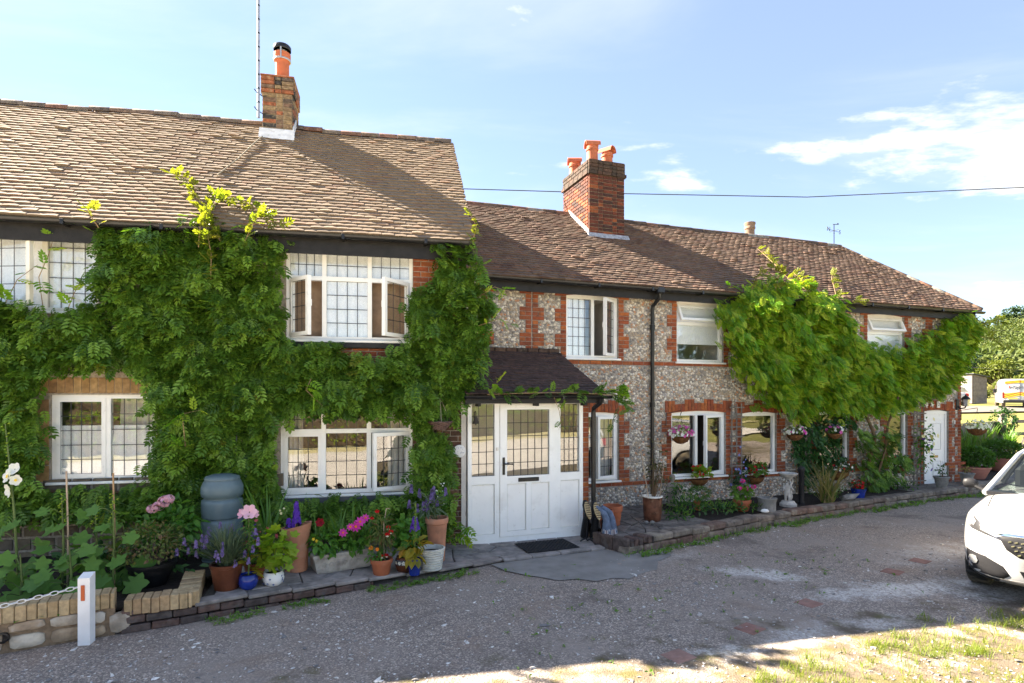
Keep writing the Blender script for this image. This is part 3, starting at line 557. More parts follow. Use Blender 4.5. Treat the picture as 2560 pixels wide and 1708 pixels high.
# in front of the porch: a smoother patch of tarmac
sheet('tarmac_patch', 'tarmac', [(-.28, 7.62), (-.1, 7.36), (.18, 7.16), (.36, 7.08), (.55, 6.96), (.78, 7.02), (1.0, 6.93), (1.22, 7.05), (1.42, 7.02), (1.6, 7.22), (1.85, 7.4), (1.95, 7.75), (2.2, 8.02), (2.25, 8.3), (1.62, 8.08), (1.36, 8.34), (.5, 7.98)], .013)
# lane and verge reflected in the glass; lane extended, both paled for bounce light
sheet('bounce_lane', 'bounce_lane_pale', [(-30, -7.5), (30, -5.5), (30, 1.2), (10, 2.4), (-10, 2.4), (-30, 1.2)], .016)
sheet('verge_opposite', 'bounce_grass_pale', [(-40, -20), (40, -20), (40, -5.6), (-40, -7.6)], -.02)
# ---------------------------------------------------------------- the ivy-clad cottage on the left
def sag1(u, t): return .018*math.sin(u*1.1+.4)*(.3+t) + .008*math.sin(u*3.1+5*t)
def cottage_one():
    h = on(H1, 'tiled_cottage', 'two-storey cottage with pale tiled roof, its front smothered in dark green wisteria', 'cottage', 0, 0, 0)
    wins = [(-7.9, -4.755, 3.30, 4.37), (-2.48, -.765, 3.0, 4.26), (-5.30, -4.0, 1.13, 2.24), (-2.55, -.77, .86, 2.08)]
    mb = MB(); plate(mb, -10, 0, 0, 4.46, wins, 0, .14)
    D = 5.2; mb.add([(0, .14, 0), (0, D, 0), (0, D, 4.46), (0, D/2, 6.85), (0, .14, 4.46), (-10, .14, 0), (-10, D, 0), (-10, D, 4.46), (-10, D/2, 6.85), (-10, .14, 4.46)], [(0, 1, 2, 3, 4), (9, 8, 7, 6, 5), (1, 6, 7, 2)])
    wall = mb.build('wall', 'mortar', h)
    # brickwork that shows between the leaves
    its = courses(-.765, .0, 2.95, 4.42) + courses(-2.5, -.7, 2.55, 2.95); bricks(wall, its, 'red_brick', limit=150)
    bricks(wall, courses(-.34, 0., .0, 2.95, ch=.078) + courses(-.77, -.34, .05, 2.4, ch=.078), 'brown_brick', limit=170)
    bricks(wall, [(u, 2.36, .088, .20) for u in np.arange(-5.36, -3.9, .093)] + [(-5.38, z, .14, .20) for z in np.arange(1.24, 2.26, .21)] + [(-3.92, z, .14, .20) for z in np.arange(1.24, 2.26, .21)], 'tan_tile', name='hanging_tile', limit=60)
    # rubble plinth stones at the foot of the wall
    P = []; A = []; Sc = []; z = .12
    while z < 1.0:
        x = -6.3+rng.uniform(0, .2); hh = rng.uniform(.12, .2)
        while x < -2.7:
            w = rng.uniform(.16, .34); P.append((x+w/2, -.012, z+hh/2)); A.append(EYE); Sc.append((w-.03, .05, hh-.028)); x += w
        z += hh
    pieces(wall, 'stone', BRICK, np.array(P), np.array(A), np.array(Sc), 'plinth_stone', 90, 'stones')
    bricks(wall, courses(-2.6, -.8, .3, .8, ch=.078), 'brown_brick', name='plinth_brick', limit=40)
    # windows
    window(h, -7.9, -4.755, 3.30, 4.37, mull=(-6.9, -6.2, -5.38), cells={(1, 0): dict(cas=1, hinge='L', open=4), (2, 0): dict(cas=1, hinge='L', open=16, lead=(4, 4)), (3, 0): dict(lead=(4, 5))}, mat='old_white', label='cream framed upper window above the leaves')
    window(h, -2.48, -.765, 3.0, 4.26, mull=(-1.98, -1.365), transom=3.86, cells={(0, 0): dict(cas=1, hinge='L', open=50, lead=(3, 4)), (1, 0): dict(lead=(4, 4)), (2, 0): dict(cas=1, hinge='R', open=50, lead=(3, 4)), (0, 1): dict(lead=(4, 2)), (1, 1): dict(lead=(4, 2)), (2, 1): dict(lead=(4, 2))}, label='upper window with both side casements swung open')
    window(h, -5.30, -4.0, 1.13, 2.24, mull=(-4.665,), cells={(0, 0): dict(cas=1, lead=(4, 5)), (1, 0): dict(lead=(4, 5))}, label='lower window with lace half curtains')
    window(h, -2.55, -.77, .86, 2.08, mull=(-1.99, -1.376), transom=1.73, cells={(0, 0): dict(cas=1, lead=(3, 4)), (1, 0): dict(lead=(4, 4)), (2, 0): dict(cas=1, hinge='R', open=24, lead=(4, 4)), (0, 1): dict(lead=(4, 2)), (1, 1): dict(lead=(4, 2)), (2, 1): dict(lead=(4, 2))}, label='lower window with one casement ajar')
    MB().box(-2.6, -.72, -.07, .1, 2.885, 2.962, .01).build('timber_sill', 'black_timber', h); MB().box(-2.6, -.72, -.06, .1, .745, .822, .01).build('timber_sill', 'slate_grey', h)
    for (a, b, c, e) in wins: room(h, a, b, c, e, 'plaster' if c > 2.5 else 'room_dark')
    # roof
    er, rd = (-.28, 4.40), (2.6, 7.02)
    roof = MB().add([(-10, -.165, 4.445), (.06, -.165, 4.445), (.06, 2.6, 6.98), (-10, 2.6, 6.98), (-10, 5.4, 4.4), (.06, 5.4, 4.4), (.06, 2.6, 6.86), (-10, 2.6, 6.86), (.06, -.165, 4.31), (-10, -.165, 4.31), (.06, 5.4, 4.3), (-10, 5.4, 4.3)],
        [(0, 1, 2, 3), (3, 2, 5, 4), (1, 8, 6, 2), (2, 6, 10, 5), (8, 9, 7, 6), (6, 7, 11, 10), (0, 9, 8, 1), (0, 3, 7, 9), (3, 4, 11, 7)]).build('roof', 'roof_tile_pale', h)
    tiles(roof, -9.6, .09, er, rd, .1, .168, 'roof_tile_pale', lift=1.5, sag=sag1)
    P = []; A = []; Sc = []; x = -9.5
    while x < .02:
        l = rng.uniform(.30, .36); P.append((x, 2.6, 6.975+sag1(x, 1)+rng.normal(0, .004))); a = rng.normal(0, .012); A.append(np.array([[1, 0, -a], [0, 1, 0], [a, 0, 1]])); Sc.append((min(l-.004, .09-x), .105, .105)); x += l
    pieces(roof, 'ridge_tile', RIDGE, np.array(P), np.array(A), np.array(Sc), 'ridge_tile', 60, smooth=True)
    MB().box(-10, .07, -.2, -.166, 4.14, 4.41).build('fascia', 'black_timber', h); MB().box(-10, .07, -.169, -.002, 4.275, 4.30).build('soffit', 'black_timber', h)
    gutter(h, -9.8, .10, -.30, 4.385)
    MB().tube([(-3.02, -.29, 4.33), (-3.02, -.27, 4.2), (-3.0, -.12, 4.08), (-3.0, -.07, 3.95), (-3.0, -.07, 3.4)], .034, 10).build('downpipe', 'black_plastic', h, smooth=50)
    # chimney
    c0, c1, cy0, cy1 = -3.22, -2.73, 2.2, 2.85
    ch = MB().box(c0+.006, c1-.006, cy0+.006, cy1-.006, 6.4, 7.70).build('chimney', 'mortar', h)
    chimney_bricks(ch, c0, c1, cy0, cy1, 6.68, 7.42, 'weathered_brick', limit=120, ch=.074); chimney_bricks(ch, c0-.022, c1+.022, cy0-.022, cy1+.022, 7.42, 7.70, 'weathered_brick', limit=60, ch=.07)
    MB().box(c0-.03, c1+.03, cy0-.03, cy1+.03, 7.70, 7.73, .008).build('flaunching', 'weathered_brick', ch)
    MB().prism([(cy0-.14, 6.545), (cy0-.012, 6.665), (cy0-.012, 6.80), (cy0-.03, 6.80)], 0, c0-.04, c1+.04).build('flashing', 'white_flashing', ch)
    MB().prism([(cy0-.1, 6.60), (2.5, 6.99), (2.5, 7.13), (cy0-.04, 6.84)], 0, c1+.010, c1+.022).build('flashing', 'white_flashing', ch)
    px, py = -2.95, 2.52
    p = MB().lathe([(.115, 7.72), (.115, 8.08), (.118, 8.13), (.135, 8.15), (.142, 8.22), (.142, 8.28), (.120, 8.29), (.10, 8.29), (.10, 8.1)], 24, (px, py, 0)).build('chimney_pot', 'chimney_pot', ch, smooth=40)
    MB().lathe([(.145, 8.335), (.150, 8.345), (.150, 8.40), (.13, 8.425), (.0, 8.44)], 24, (px, py, 0)).build('cowl', 'black_plastic', ch, smooth=40)
    MB().lathe([(.085, 8.26), (.085, 8.335), (.145, 8.335)], 20, (px, py, 0)).build('cowl_mesh', 'galvanised', ch, smooth=40)
    MB().lathe([(.144, 8.145), (.147, 8.15), (.147, 8.17), (.144, 8.175)], 24, (px, py, 0)).build('strap', 'galvanised', ch, smooth=40); MB().box(px-.012, px+.012, py-.153, py-.146, 8.14, 8.34).build('strap', 'galvanised', ch)
    MB().box(.0, .03, -.28, 2.6, 0, .001).build('verge_line', 'mortar', roof) if False else None
    return h
cottage_one()
# aerial pole strapped to the chimney, its cable running down the tiles
def aerial():
    a = on(H1, 'aerial_pole', 'tall ribbed grey aerial pole strapped to the left chimney', 'pole', -3.27, 2.15, 6.95); MB().tube([(0, 0, 0), (0, 0, 2.9)], .022, 12).build('mast', 'galvanised', a, smooth=40)
    b = MB()
    for k in range(11): b.lathe([(.0225, .25+k*.235), (.0245, .255+k*.235), (.0245, .27+k*.235), (.0225, .275+k*.235)], 12)
    o = b.build('cable_ties', 'black_plastic', a, smooth=40); o['kind'] = 'stuff'
    for z in (.12, .42): MB().tube([(-.06, -.03, z+.05), (-.02, -.03, z), (.06, .03, z-.03), (.16, .055, z)], .008, 6).build('bracket', 'iron', a)
    c = on(H1, 'aerial_cable', 'thin pale cable running down the tiles from the left chimney', 'cable', -3.2, 2.1, 6.6)
    MB().tube([(.0, .0, .02), (-.03, -.2, -.13), (-.12, -.5, -.42), (-.19, -.8, -.69), (-.28, -1.05, -.92), (-.36, -1.3, -1.15)], .011, 6).build('cable', 'rope', c, smooth=60)
aerial()
# ---------------------------------------------------------------- the flint cottage
def quoin(out, edge, sgn, z0, z1, phase=0, ch=.075):
    """a toothed jamb of bricks: three courses long, three short; returns the blocked rectangles"""
    k = 0; z = z0
    while z+ch <= z1+.02:
        wide = ((k//3)+phase) % 2 == 0; w = .225 if wide else .112
        if not wide: parts = [(0, .112)]
        elif k % 2: parts = [(0, .225)]
        else: parts = [(0, .112), (.113, .225)]
        for a, b in parts: out.append((edge+sgn*(a+b)/2, z+ch/2, b-a-.009, ch-.009))
        z += ch; k += 1
def cottage_two():
    h = on(H2, 'flint_cottage', 'long low cottage of flint cobbles and red brick with dark tiled hipped roof', 'cottage', 0, 0, 0)
    up = [(1.03, 2.09, 2.9, 4.02), (3.37, 4.47, 2.87, 4.03), (8.39, 9.55, 2.87, 4.01)]
    lo = [(1.12, 2.10, .66, 1.88), (3.25, 4.53, .645, 1.88), (4.92, 5.82, .64, 1.85), (6.98, 7.84, .64, 1.85), (9.0, 9.65, .65, 1.85)]
    door = (10.2, 11.03, .10, 1.83); ar = .035
    holes = [(a, b, c, e+ar+.001) for a, b, c, e in up+lo] + [(door[0], door[1], 0, door[3]+ar+.001)]
    EU = 11.46; mb = MB(); plate(mb, -1.25, EU, 0, 4.28, holes, 0, .16)
    D = 5.2; mb.add([(EU, .16, 0), (EU, D, 0), (EU, D, 4.28), (EU, .16, 4.28), (-1.25, .16, 0), (-1.25, D, 0), (-1.25, D, 4.28), (-1.25, .16, 4.28), (-1.25, 2.6, 6.2)], [(0, 1, 2, 3), (7, 8, 6, 5, 4), (1, 5, 6, 2)])
    wall = mb.build('wall', 'flint_mortar', h)
    B = []
    for a, b, c, e in up: quoin(B, a, -1, 2.865, e+.1, 1); quoin(B, b, 1, 2.865, e+.1, 1)
    for a, b, c, e in lo: quoin(B, a, -1, .62, e+.02, 0); quoin(B, b, 1, .62, e+.02, 0)
    quoin(B, door[0], -1, .1, 1.9, 0); quoin(B, door[1], 1, .1, 1.9, 1); quoin(B, EU, -1, .1, 4.0, 0)
    quoin(B, .36, -1, 2.865, 4.05, 1); quoin(B, .375, 1, 2.865, 4.05, 1); quoin(B, -.55, 1, 2.865, 4.05, 1); quoin(B, 10.35, -1, 2.865, 4.05, 1); quoin(B, 10.36, 1, 2.865, 4.05, 1); quoin(B, 7.4, 1, 2.865, 4.05, 0)
    # string course, plinth course, band under the eaves
    for z, n in ((2.822, 1), (.585, 1)):
        x = -1.2
        while x < EU-.05:
            l = .225; B.append((x+l/2, z, l-.009, .066)); x += l
    B = [q for q in B if not any(a-.004 < q[0] < b+.004 and c-.03 < q[1] < e+ar for a, b, c, e in up+lo+[door])]
    for k, z in enumerate((4.155, 4.23)):
        x = -1.2-(k % 2)*.11
        while x < EU:
            a, b = max(x, -1.2), min(x+.225, EU)
            if b-a > .03: B.append(((a+b)/2, z, b-a-.009, .066))
            x += .225
    for a, b, c, e in up:
        for x in np.arange(a-.02, b-.02, .076): B.append((x+.038, 4.086-.02+.028*(1-((x+.038-a)/(b-a)*2-1)**2), .067, .075))
    def crown(a, b, z):
        xs = np.arange(a-.15, b+.13, .0752)
        for i, x in enumerate(xs):
            hh = .225 if (i//3) % 2 == 0 else .15; q = z+.035*max(0, 1-((x+.037-a)/(b-a)*2-1)**2); B.append((x+.037, q+hh/2, .067, hh-.006))
    for a, b, c, e in lo+[door]: crown(a, b, e+.012)
    mask = np.zeros((1320, 440), bool)            # 1 cm grid of what is not flint
    def block(a, b, c, e): mask[max(0, int((a+1.3)*100)):max(0, int((b+1.3)*100)+1), max(0, int(c*100)):int(e*100)+1] = True
    for u, z, w, q in B: block(u-w/2-.006, u+w/2+.006, z-q/2-.006, z+q/2+.006)
    for a, b, c, e in holes: block(a-.01, b+.01, c-.04, e)
    bricks(wall, B, 'red_brick', limit=300, proud=.012)
    # cobbles: bedded rows, every stone its own size
    U, Z = [], []; rz = .02
    while rz < 4.13:
        x = -1.2+rng.uniform(0, .05)
        while x < EU:
            U.append(x+rng.normal(0, .006)); Z.append(rz+rng.normal(0, .008)); x += rng.uniform(.040, .064)
        rz += .0405
    U = np.array(U); Z = np.array(Z); i = np.clip(((U+1.3)*100).astype(int), 1, 1318); j = np.clip((Z*100).astype(int), 1, 438)
    ok = ~(mask[i, j] | mask[np.clip(i-1, 0, 1319), j] | mask[np.clip(i+1, 0, 1319), j] | mask[i, np.clip(j-1, 0, 439)] | mask[i, j+1]) & (U < EU-.03) & ~((U > 5.6) & (U < 10.0) & (Z > 2.1) & (Z < 3.3)) & ~((U < .7) & (Z < 2.4))
    U, Z = U[ok], Z[ok]; n = len(U); th = rng.uniform(-.9, .9, n); c, s = np.cos(th), np.sin(th); A = np.zeros((n, 3, 3)); A[:, 0, 0] = c; A[:, 0, 2] = -s; A[:, 2, 0] = s; A[:, 2, 2] = c; A[:, 1, 1] = 1
    big = rng.uniform(.85, 1.2, n); sc = np.stack([rng.uniform(.024, .033, n)*big, rng.uniform(.012, .026, n), rng.uniform(.017, .023, n)*big], -1)
    P = np.stack([U, rng.uniform(-.002, .004, n), Z], -1)
    pieces(wall, 'cobble', PEBBLE, P, A, sc, 'pebble', 300, 'cobbles', True)
    # windows
    window(h, *up[0], mull=(1.585,), cells={(0, 0): dict(lead=(4, 6)), (1, 0): dict(cas=1, hinge='R', open=38, lead=(3, 6))}, arch=ar, label='leaded upper window with right casement open')
    for q, lb in ((up[1], 'upper window with top light pushed open and a white blind'), (up[2], 'upper window above the wisteria with top light open')):
        window(h, *q, transom=3.62, cells={(0, 1): dict(cas=1, hinge='T', open=24)}, arch=ar, label=lb)
    window(h, *lo[0], mull=(1.6,), cells={(1, 0): dict(cas=1, hinge='R', open=14, lead=(3, 6)), (0, 0): dict(lead=(3, 6))}, arch=ar)
    window(h, *lo[1], mull=(3.86,), cells={(1, 0): dict(cas=1, hinge='R', open=20)}, arch=ar, label='lower window behind the pink hanging basket')
    for q in lo[2:4]: window(h, *q, arch=ar)
    window(h, *lo[4], arch=ar)
    MB().box(3.302, 3.828, .048, .10, 1.42, 1.475, .004).build('transom', 'upvc', h)
    for a, b, c, e in up: room(h, a, b, c, e, 'plaster', d=.16)
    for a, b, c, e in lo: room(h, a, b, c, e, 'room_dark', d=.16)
    # front door with an arched upper panel
    a, b, c, e = door; d = plate(MB(), a, b, c, e, [(a+.06, b-.06, c+.02, e-.06)], .04, .11).build('door', 'upvc', h)
    n = 10; top = [(a+(b-a)*i/n, e+ar*(1-(2*i/n-1)**2)) for i in range(n+1)]; MB().prism([(a, e), (b, e)]+top[::-1], 1, .04, .11).build('frame_head', 'upvc', d)
    pl = plate(MB(), a+.062, b-.062, c+.022, e-.062, [(a+.17, a+.40, .93, 1.55), (a+.43, b-.17, .93, 1.55), (a+.17, a+.40, .22, .66), (a+.43, b-.17, .22, .66)], .06, .10).build('door_leaf', 'upvc', d)
    for x0, x1, q0, q1 in ((a+.17, a+.40, .93, 1.55), (a+.43, b-.17, .93, 1.55), (a+.17, a+.40, .22, .66), (a+.43, b-.17, .22, .66)): MB().box(x0+.004, x1-.004, .072, .09, q0+.004, q1-.004, .012).build('panel', 'upvc', d)
    MB().box(a+.28, b-.28, .05, .062, .745, .80, .004).build('letter_plate', 'brass', d)
    MB().prism([(a+.16, 1.60), (a+.415, 1.68), (b-.16, 1.60), (b-.16, 1.62), (a+.415, 1.70), (a+.16, 1.62)], 1, .053, .062).build('moulding', 'upvc', d)
    # roof with a hip at the right
    er, rd = (-.28, 4.21), (2.6, 6.33); RU, HU = 10.55, 11.72
    roof = MB().add([(-1.3, -.165, 4.235), (HU, -.165, 4.235), (RU, 2.6, 6.27), (-1.3, 2.6, 6.27), (-1.3, 5.4, 4.17), (HU, 5.4, 4.17), (HU, -.165, 4.13), (HU, 5.4, 4.12), (-1.3, -.165, 4.13), (-1.3, 5.4, 4.12)],
        [(0, 1, 2, 3), (3, 2, 5, 4), (1, 5, 2), (1, 6, 7, 5), (0, 8, 6, 1), (8, 9, 7, 6), (0, 3, 4, 9, 8), (4, 5, 7, 9)]).build('roof', 'roof_tile_dark', h)
    tiles(roof, -1.1, HU, er, rd, .1, .165, 'roof_tile_dark', cut1=lambda t: HU+(RU-HU)*t, lift=1.55, sag=lambda u, t: .014*math.sin(u*.9)*(.3+t)+.006*math.sin(3.3*u+4*t))
    P = []; A = []; Sc = []; x = -1.1
    while x < RU-.1:
        l = rng.uniform(.31, .37); P.append((x, 2.6, 6.285+.014*math.sin(x*.9)*1.3)); q = rng.normal(0, .012); A.append(np.array([[1, 0, -q], [0, 1, 0], [q, 0, 1]])); Sc.append((min(l-.004, RU+.05-x), .10, .10)); x += l
    p0 = np.array([RU, 2.6, 6.29]); p1 = np.array([HU+.02, -.27, 4.215]); L_ = np.linalg.norm(p1-p0); dr = (p1-p0)/L_; side = unit(np.cross(dr, [0, 0, 1.])); upv = np.cross(side, dr); k = 0.
    while k < L_-.05:
        l = .32; P.append(p0+dr*k); A.append(np.stack([dr, -side, upv], -1)*1.); Sc.append((min(l-.004, L_-k), .085, .085)); k += l
    A = np.array(A)
    pieces(roof, 'ridge_tile', RIDGE, np.array(P), A, np.array(Sc), 'ridge_dark', 80, smooth=True)
    MB().box(-1.2, HU-.05, -.2, -.166, 4.0, 4.21).build('fascia', 'black_timber', h); MB().box(-1.2, HU-.05, -.169, -.014, 4.125, 4.15).build('soffit', 'black_timber', h)
    gutter(h, -1.1, HU+.04, -.31, 4.19)
    dp = MB(); dp.tube([(2.78, -.31, 4.14), (2.78, -.30, 4.02), (2.78, -.09, 3.9), (2.78, -.07, 3.8), (2.78, -.07, .25)], .036, 12); dp.build('downpipe', 'black_plastic', h, smooth=50)
    for z in (2.05, 3.5, .9): MB().lathe([(.037, -.05), (.046, -.045), (.046, .045), (.037, .05)], 14, (2.78, -.07, z)).build('pipe_collar', 'black_plastic', h, smooth=40)
    MB().box(2.70, 2.86, -.38, -.25, 4.09, 4.20, .02).build('outlet', 'black_plastic', h)
    # main chimney
    c0, c1, y0, y1 = 2.33, 3.19, 1.62, 2.9
    ch = MB().box(c0+.008, c1-.008, y0+.008, y1-.008, 5.3, 7.24).build('chimney', 'mortar', h)
    chimney_bricks(ch, c0, c1, y0, y1, 5.66, 6.93, 'dark_brick', limit=300); chimney_bricks(ch, c0-.035, c1+.035, y0-.035, y1+.035, 6.93, 7.01, 'cap_brick', limit=40, ch=.078)
    chimney_bricks(ch, c0-.012, c1+.012, y0-.012, y1+.012, 7.01, 7.24, 'cap_brick', limit=60, ch=.077); MB().box(c0, c1, y0, y1, 7.24, 7.255).build('flaunching', 'cap_brick', ch)
    MB().prism([(y0-.16, 5.50), (y0-.012, 5.60), (y0-.012, 5.68), (y0-.03, 5.68)], 0, c0-.05, c1+.08).build('flashing', 'lead_flashing', ch)
    MB().prism([(y0-.06, 5.575), (2.55, 6.29), (2.55, 6.43), (y0-.02, 5.74)], 0, c0-.026, c0-.012).build('flashing', 'white_flashing', ch)
    for px, py, hh, rot in ((2.53, 2.72, .34, 250), (2.53, 1.85, .38, 255), (2.98, 2.0, .36, 30)):
        z0 = 7.24; p = MB().lathe([(.145, 0), (.125, .05), (.118, hh-.12), (.118, hh-.1), (.135, hh-.09), (.135, hh-.05), (.12, hh-.04), (.12, hh), (.10, hh), (.10, hh-.2)], 20, (px, py, z0)).build('chimney_pot', 'chimney_pot', ch, smooth=40)
        m = MB(); n = 10; pts = [(.13*math.cos(math.pi*k/n), .02+.13*math.sin(math.pi*k/n)) for k in range(n+1)]; inn = [(.112*math.cos(math.pi*k/n), .02+.112*math.sin(math.pi*k/n)) for k in range(n, -1, -1)]
        m.prism(pts+inn, 1, -.16, .16); hd = m.build('pot_hood', 'chimney_pot', ch, smooth=40); hd.location = (px, py, z0+hh-.02); hd.rotation_euler = (0, 0, R(rot))
    # a single old pot behind the ridge
    c2 = MB().box(7.7, 8.2, 2.9, 3.4, 5.6, 6.42).build('rear_stack', 'dark_brick', h); MB().lathe([(.125, 0), (.12, .25), (.14, .27), (.14, .32), (.125, .34), (.145, .40), (.145, .44), (.12, .45), (.11, .2)], 18, (7.95, 3.1, 6.42)).build('chimney_pot', 'old_pot', c2, smooth=40)
cottage_two()
# weather vane on the ridge
def text_mesh(name, s, size, mat, parent, depth=.004, align='CENTER'):
    cu = bpy.data.curves.new(name, 'FONT'); cu.body = s; cu.size = size; cu.extrude = depth; cu.align_x = align; cu.align_y = 'CENTER'
    t = bpy.data.objects.new(name, cu); COL.objects.link(t); dg = bpy.context.evaluated_depsgraph_get(); me = bpy.data.meshes.new_from_object(t.evaluated_get(dg)); bpy.data.objects.remove(t); me.materials.clear(); me.materials.append(M[mat])
    o = new_obj(name, me, parent); o.rotation_euler = (R(90), 0, 0); return o
v = on(H2, 'weather_vane', 'small iron weather vane with N and S letters on the ridge', 'weather vane', 10.4, 2.6, 6.37)
MB().tube([(0, 0, 0), (0, 0, .56)], .011, 8).build('rod', 'iron', v); MB().tube([(-.17, 0, .40), (.17, 0, .36)], .006, 6).build('arm', 'iron', v); MB().tube([(0, -.14, .38), (0, .14, .38)], .006, 6).build('arm', 'iron', v)
MB().lathe([(0, .30), (.022, .315), (0, .33)], 10).build('knob', 'iron', v)
MB().prism([(-.05, .545), (.17, .565), (.17, .60), (.12, .60), (.1, .575), (-.05, .56)], 1, -.004, .004).build('pointer', 'bell_bronze', v)
t = text_mesh('letter_plate', 'N', .16, 'iron', v); t.location = (-.2, 0, .41); t = text_mesh('letter_plate', 'S', .16, 'iron', v); t.location = (.21, 0, .355)
w = thing('overhead_wire', 'thin black overhead wire crossing the sky behind the red brick chimney', 'wire', (-1.35, 13.5, 6.95)); MB().tube([(0, 0, .08), (4, .2, .03), (8.4, .35, 0), (14, .6, .33), (24, 1., 1.2)], .011, 5).build('wire', 'wire', w)
# ---------------------------------------------------------------- porch
def porch():
    h = on(HP, 'porch', 'white glazed porch with dark tiled lean-to roof between the cottages', 'porch', 0, 0, .05); X1 = 1.86; T = 2.11
    f = plate(MB(), 0, X1, 0, T, [(.058, .41, .99, 2.05), (.058, .41, .13, .87), (.485, 1.405, .075, 2.05), (1.475, 1.80, .99, 2.05), (1.475, 1.80, .14, .87)], 0, .09).build('frame', 'upvc', h)
    MB().box(-.01, X1+.01, -.02, .09, -.035, -.002, .006).build('threshold', 'upvc', h); MB().box(-.02, X1+.04, -.03, .1, T+.002, T+.09, .006).build('head_board', 'old_white', h)
    def lite(par, x0, x1, z0, z1, nx, nz, y=.03):
        MB().box(x0, x1, y+.008, y+.014, z0, z1).build('pane', 'pane', par); X = np.linspace(x0, x1, nx+1); Z = np.linspace(z0, z1, nz+1); lw = .0045
        plate(MB(), x0, x1, z0, z1, [(X[i]+lw, X[i+1]-lw, Z[j]+lw, Z[j+1]-lw) for i in range(nx) for j in range(nz)], y+.003, y+.007).build('leading', 'lead', par)
    lite(f, .058, .41, .99, 2.05, 3, 6); lite(f, 1.475, 1.80, .99, 2.05, 4, 6)
    for x0, x1 in ((.058, .41), (1.475, 1.80)): MB().box(x0+.002, x1-.002, .022, .05, .132 if x0 < 1 else .142, .868, .010).build('panel', 'upvc', f)
    d = plate(MB(), .49, 1.40, .08, 2.045, [(.60, 1.285, .975, 1.965), (.60, .905, .155, .86), (.985, 1.285, .155, .86)], -.012, .06).build('door', 'upvc', h)
    lite(d, .60, 1.285, .975, 1.965, 6, 5, .012)
    for x0, x1 in ((.60, .905), (.985, 1.285)): MB().box(x0+.002, x1-.002, .008, .04, .157, .858, .010).build('panel', 'upvc', d)
    MB().box(.525, .565, -.026, -.013, 1.0, 1.26, .008).build('handle_plate', 'black_plastic', d); MB().tube([(.545, -.03, 1.165), (.545, -.06, 1.165), (.565, -.066, 1.165), (.68, -.066, 1.16)], .010, 8).build('handle', 'black_plastic', d, smooth=50)
    MB().box(.775, 1.11, -.026, -.013, .885, .945, .008).build('letter_box', 'black_plastic', d); MB().box(.80, 1.085, -.032, -.0265, .90, .93, .003).build('letter_flap', 'black_plastic', d)
    MB().lathe([(0, 0), (.02, .004), (.02, .05), (0, .055)], 12, (.445, -.012, 1.36), sy=.5).build('bell_push', 'cream_plastic' if 'cream_plastic' in M else 'old_white', f, smooth=50)
    # brick pier at the right and side walls
    pr = MB().box(X1+.002, X1+.11, .02, 1.2, -.1, T+.02).build('side_wall', 'mortar', h); bricks(pr, [(X1+.056, .02, .0+k*.078, .10, .068, 'f') for k in range(28)], 'red_brick', limit=60)
    MB().box(.05, X1, 1.1, 1.2, 0, 2.2).build('inner_wall', 'plaster', h); MB().box(.05, X1, .1, 1.1, -.04, -.01).build('floor', 'terracotta', h); MB().box(-.09, -.02, .03, 1.2, 0, 2.2).build('inner_side', 'plaster', h)
    # lean-to roof
    e, r = (-.24, 2.19), (1.22, 2.93); roof = MB().add([(-.10, -.22, 2.155), (2.12, -.22, 2.155), (1.97, 1.22, 2.89), (-.42, 1.22, 2.89), (-.10, -.22, 2.12), (2.12, -.22, 2.12), (1.97, 1.22, 2.80), (-.42, 1.22, 2.80)], [(0, 1, 2, 3), (7, 6, 5, 4), (0, 4, 5, 1), (1, 5, 6, 2), (3, 7, 4, 0)]).build('roof', 'porch_tile', h)
    tiles(roof, -.1, 2.13, e, r, .088, .16, 'porch_tile', cut0=lambda t: -.1-.32*t, cut1=lambda t: 2.15-.16*t, lift=.85, limit=260)
    its = [(x+.1, 1.18, 2.955, .19, .07, 'f') for x in np.arange(-.4, 1.85, .2)]; bricks(roof, its, 'cap_brick', name='ridge_brick', limit=20, depth=.09)
    MB().box(1.86, 1.98, 0., 1.2, 2.1, 2.16).build('eave_block', 'black_timber', h); g = gutter(h, -.12, 2.2, -.28, 2.175, .05); MB().box(-.1, 2.1, -.235, -.21, 2.06, 2.15).build('fascia', 'black_timber', h)
    MB().tube([(2.02, -.27, 2.13), (2.02, -.25, 2.06), (2.02, -.06, 1.98), (2.02, -.045, 1.9), (2.02, -.045, .05)], .036, 12).build('downpipe', 'black_plastic', h, smooth=50)
    for x in (.1, 1.0, 1.8): MB().prism([(-.19, 2.02), (-.03, 2.02), (-.03, 2.11), (-.19, 2.06)], 0, x, x+.04).build('rafter_foot', 'black_timber', h)
porch()
# curtains and blinds behind the panes
curtain(H1, -6.15, -4.80, 3.33, 4.34, .105, 'net', 'white net curtain behind the cream framed upper left window', waves=12, amp=.005); curtain(H1, -6.9, -6.2, 3.33, 4.34, .34, 'lining', 'beige curtain behind the ajar casement at upper left')
curtain(H1, -2.0, -1.35, 3.03, 4.24, .105, 'net', 'white net curtain behind middle pane of the upper leaded window', waves=6, amp=.005); curtain(H1, -2.44, -2.0, 3.88, 4.24, .105, 'net', 'white net behind the left top light of the upper leaded window', waves=5, amp=.005); curtain(H1, -1.35, -.79, 3.88, 4.24, .105, 'net', 'white net behind the right top light of the upper leaded window', waves=5, amp=.005); curtain(H1, -2.44, -2.01, 3.03, 4.24, .26, 'brown_blind', 'brown blind behind the left open casement upstairs', amp=.006, waves=3); curtain(H1, -1.34, -.79, 3.03, 4.24, .26, 'brown_blind', 'brown blind behind the right open casement upstairs', amp=.006, waves=3)
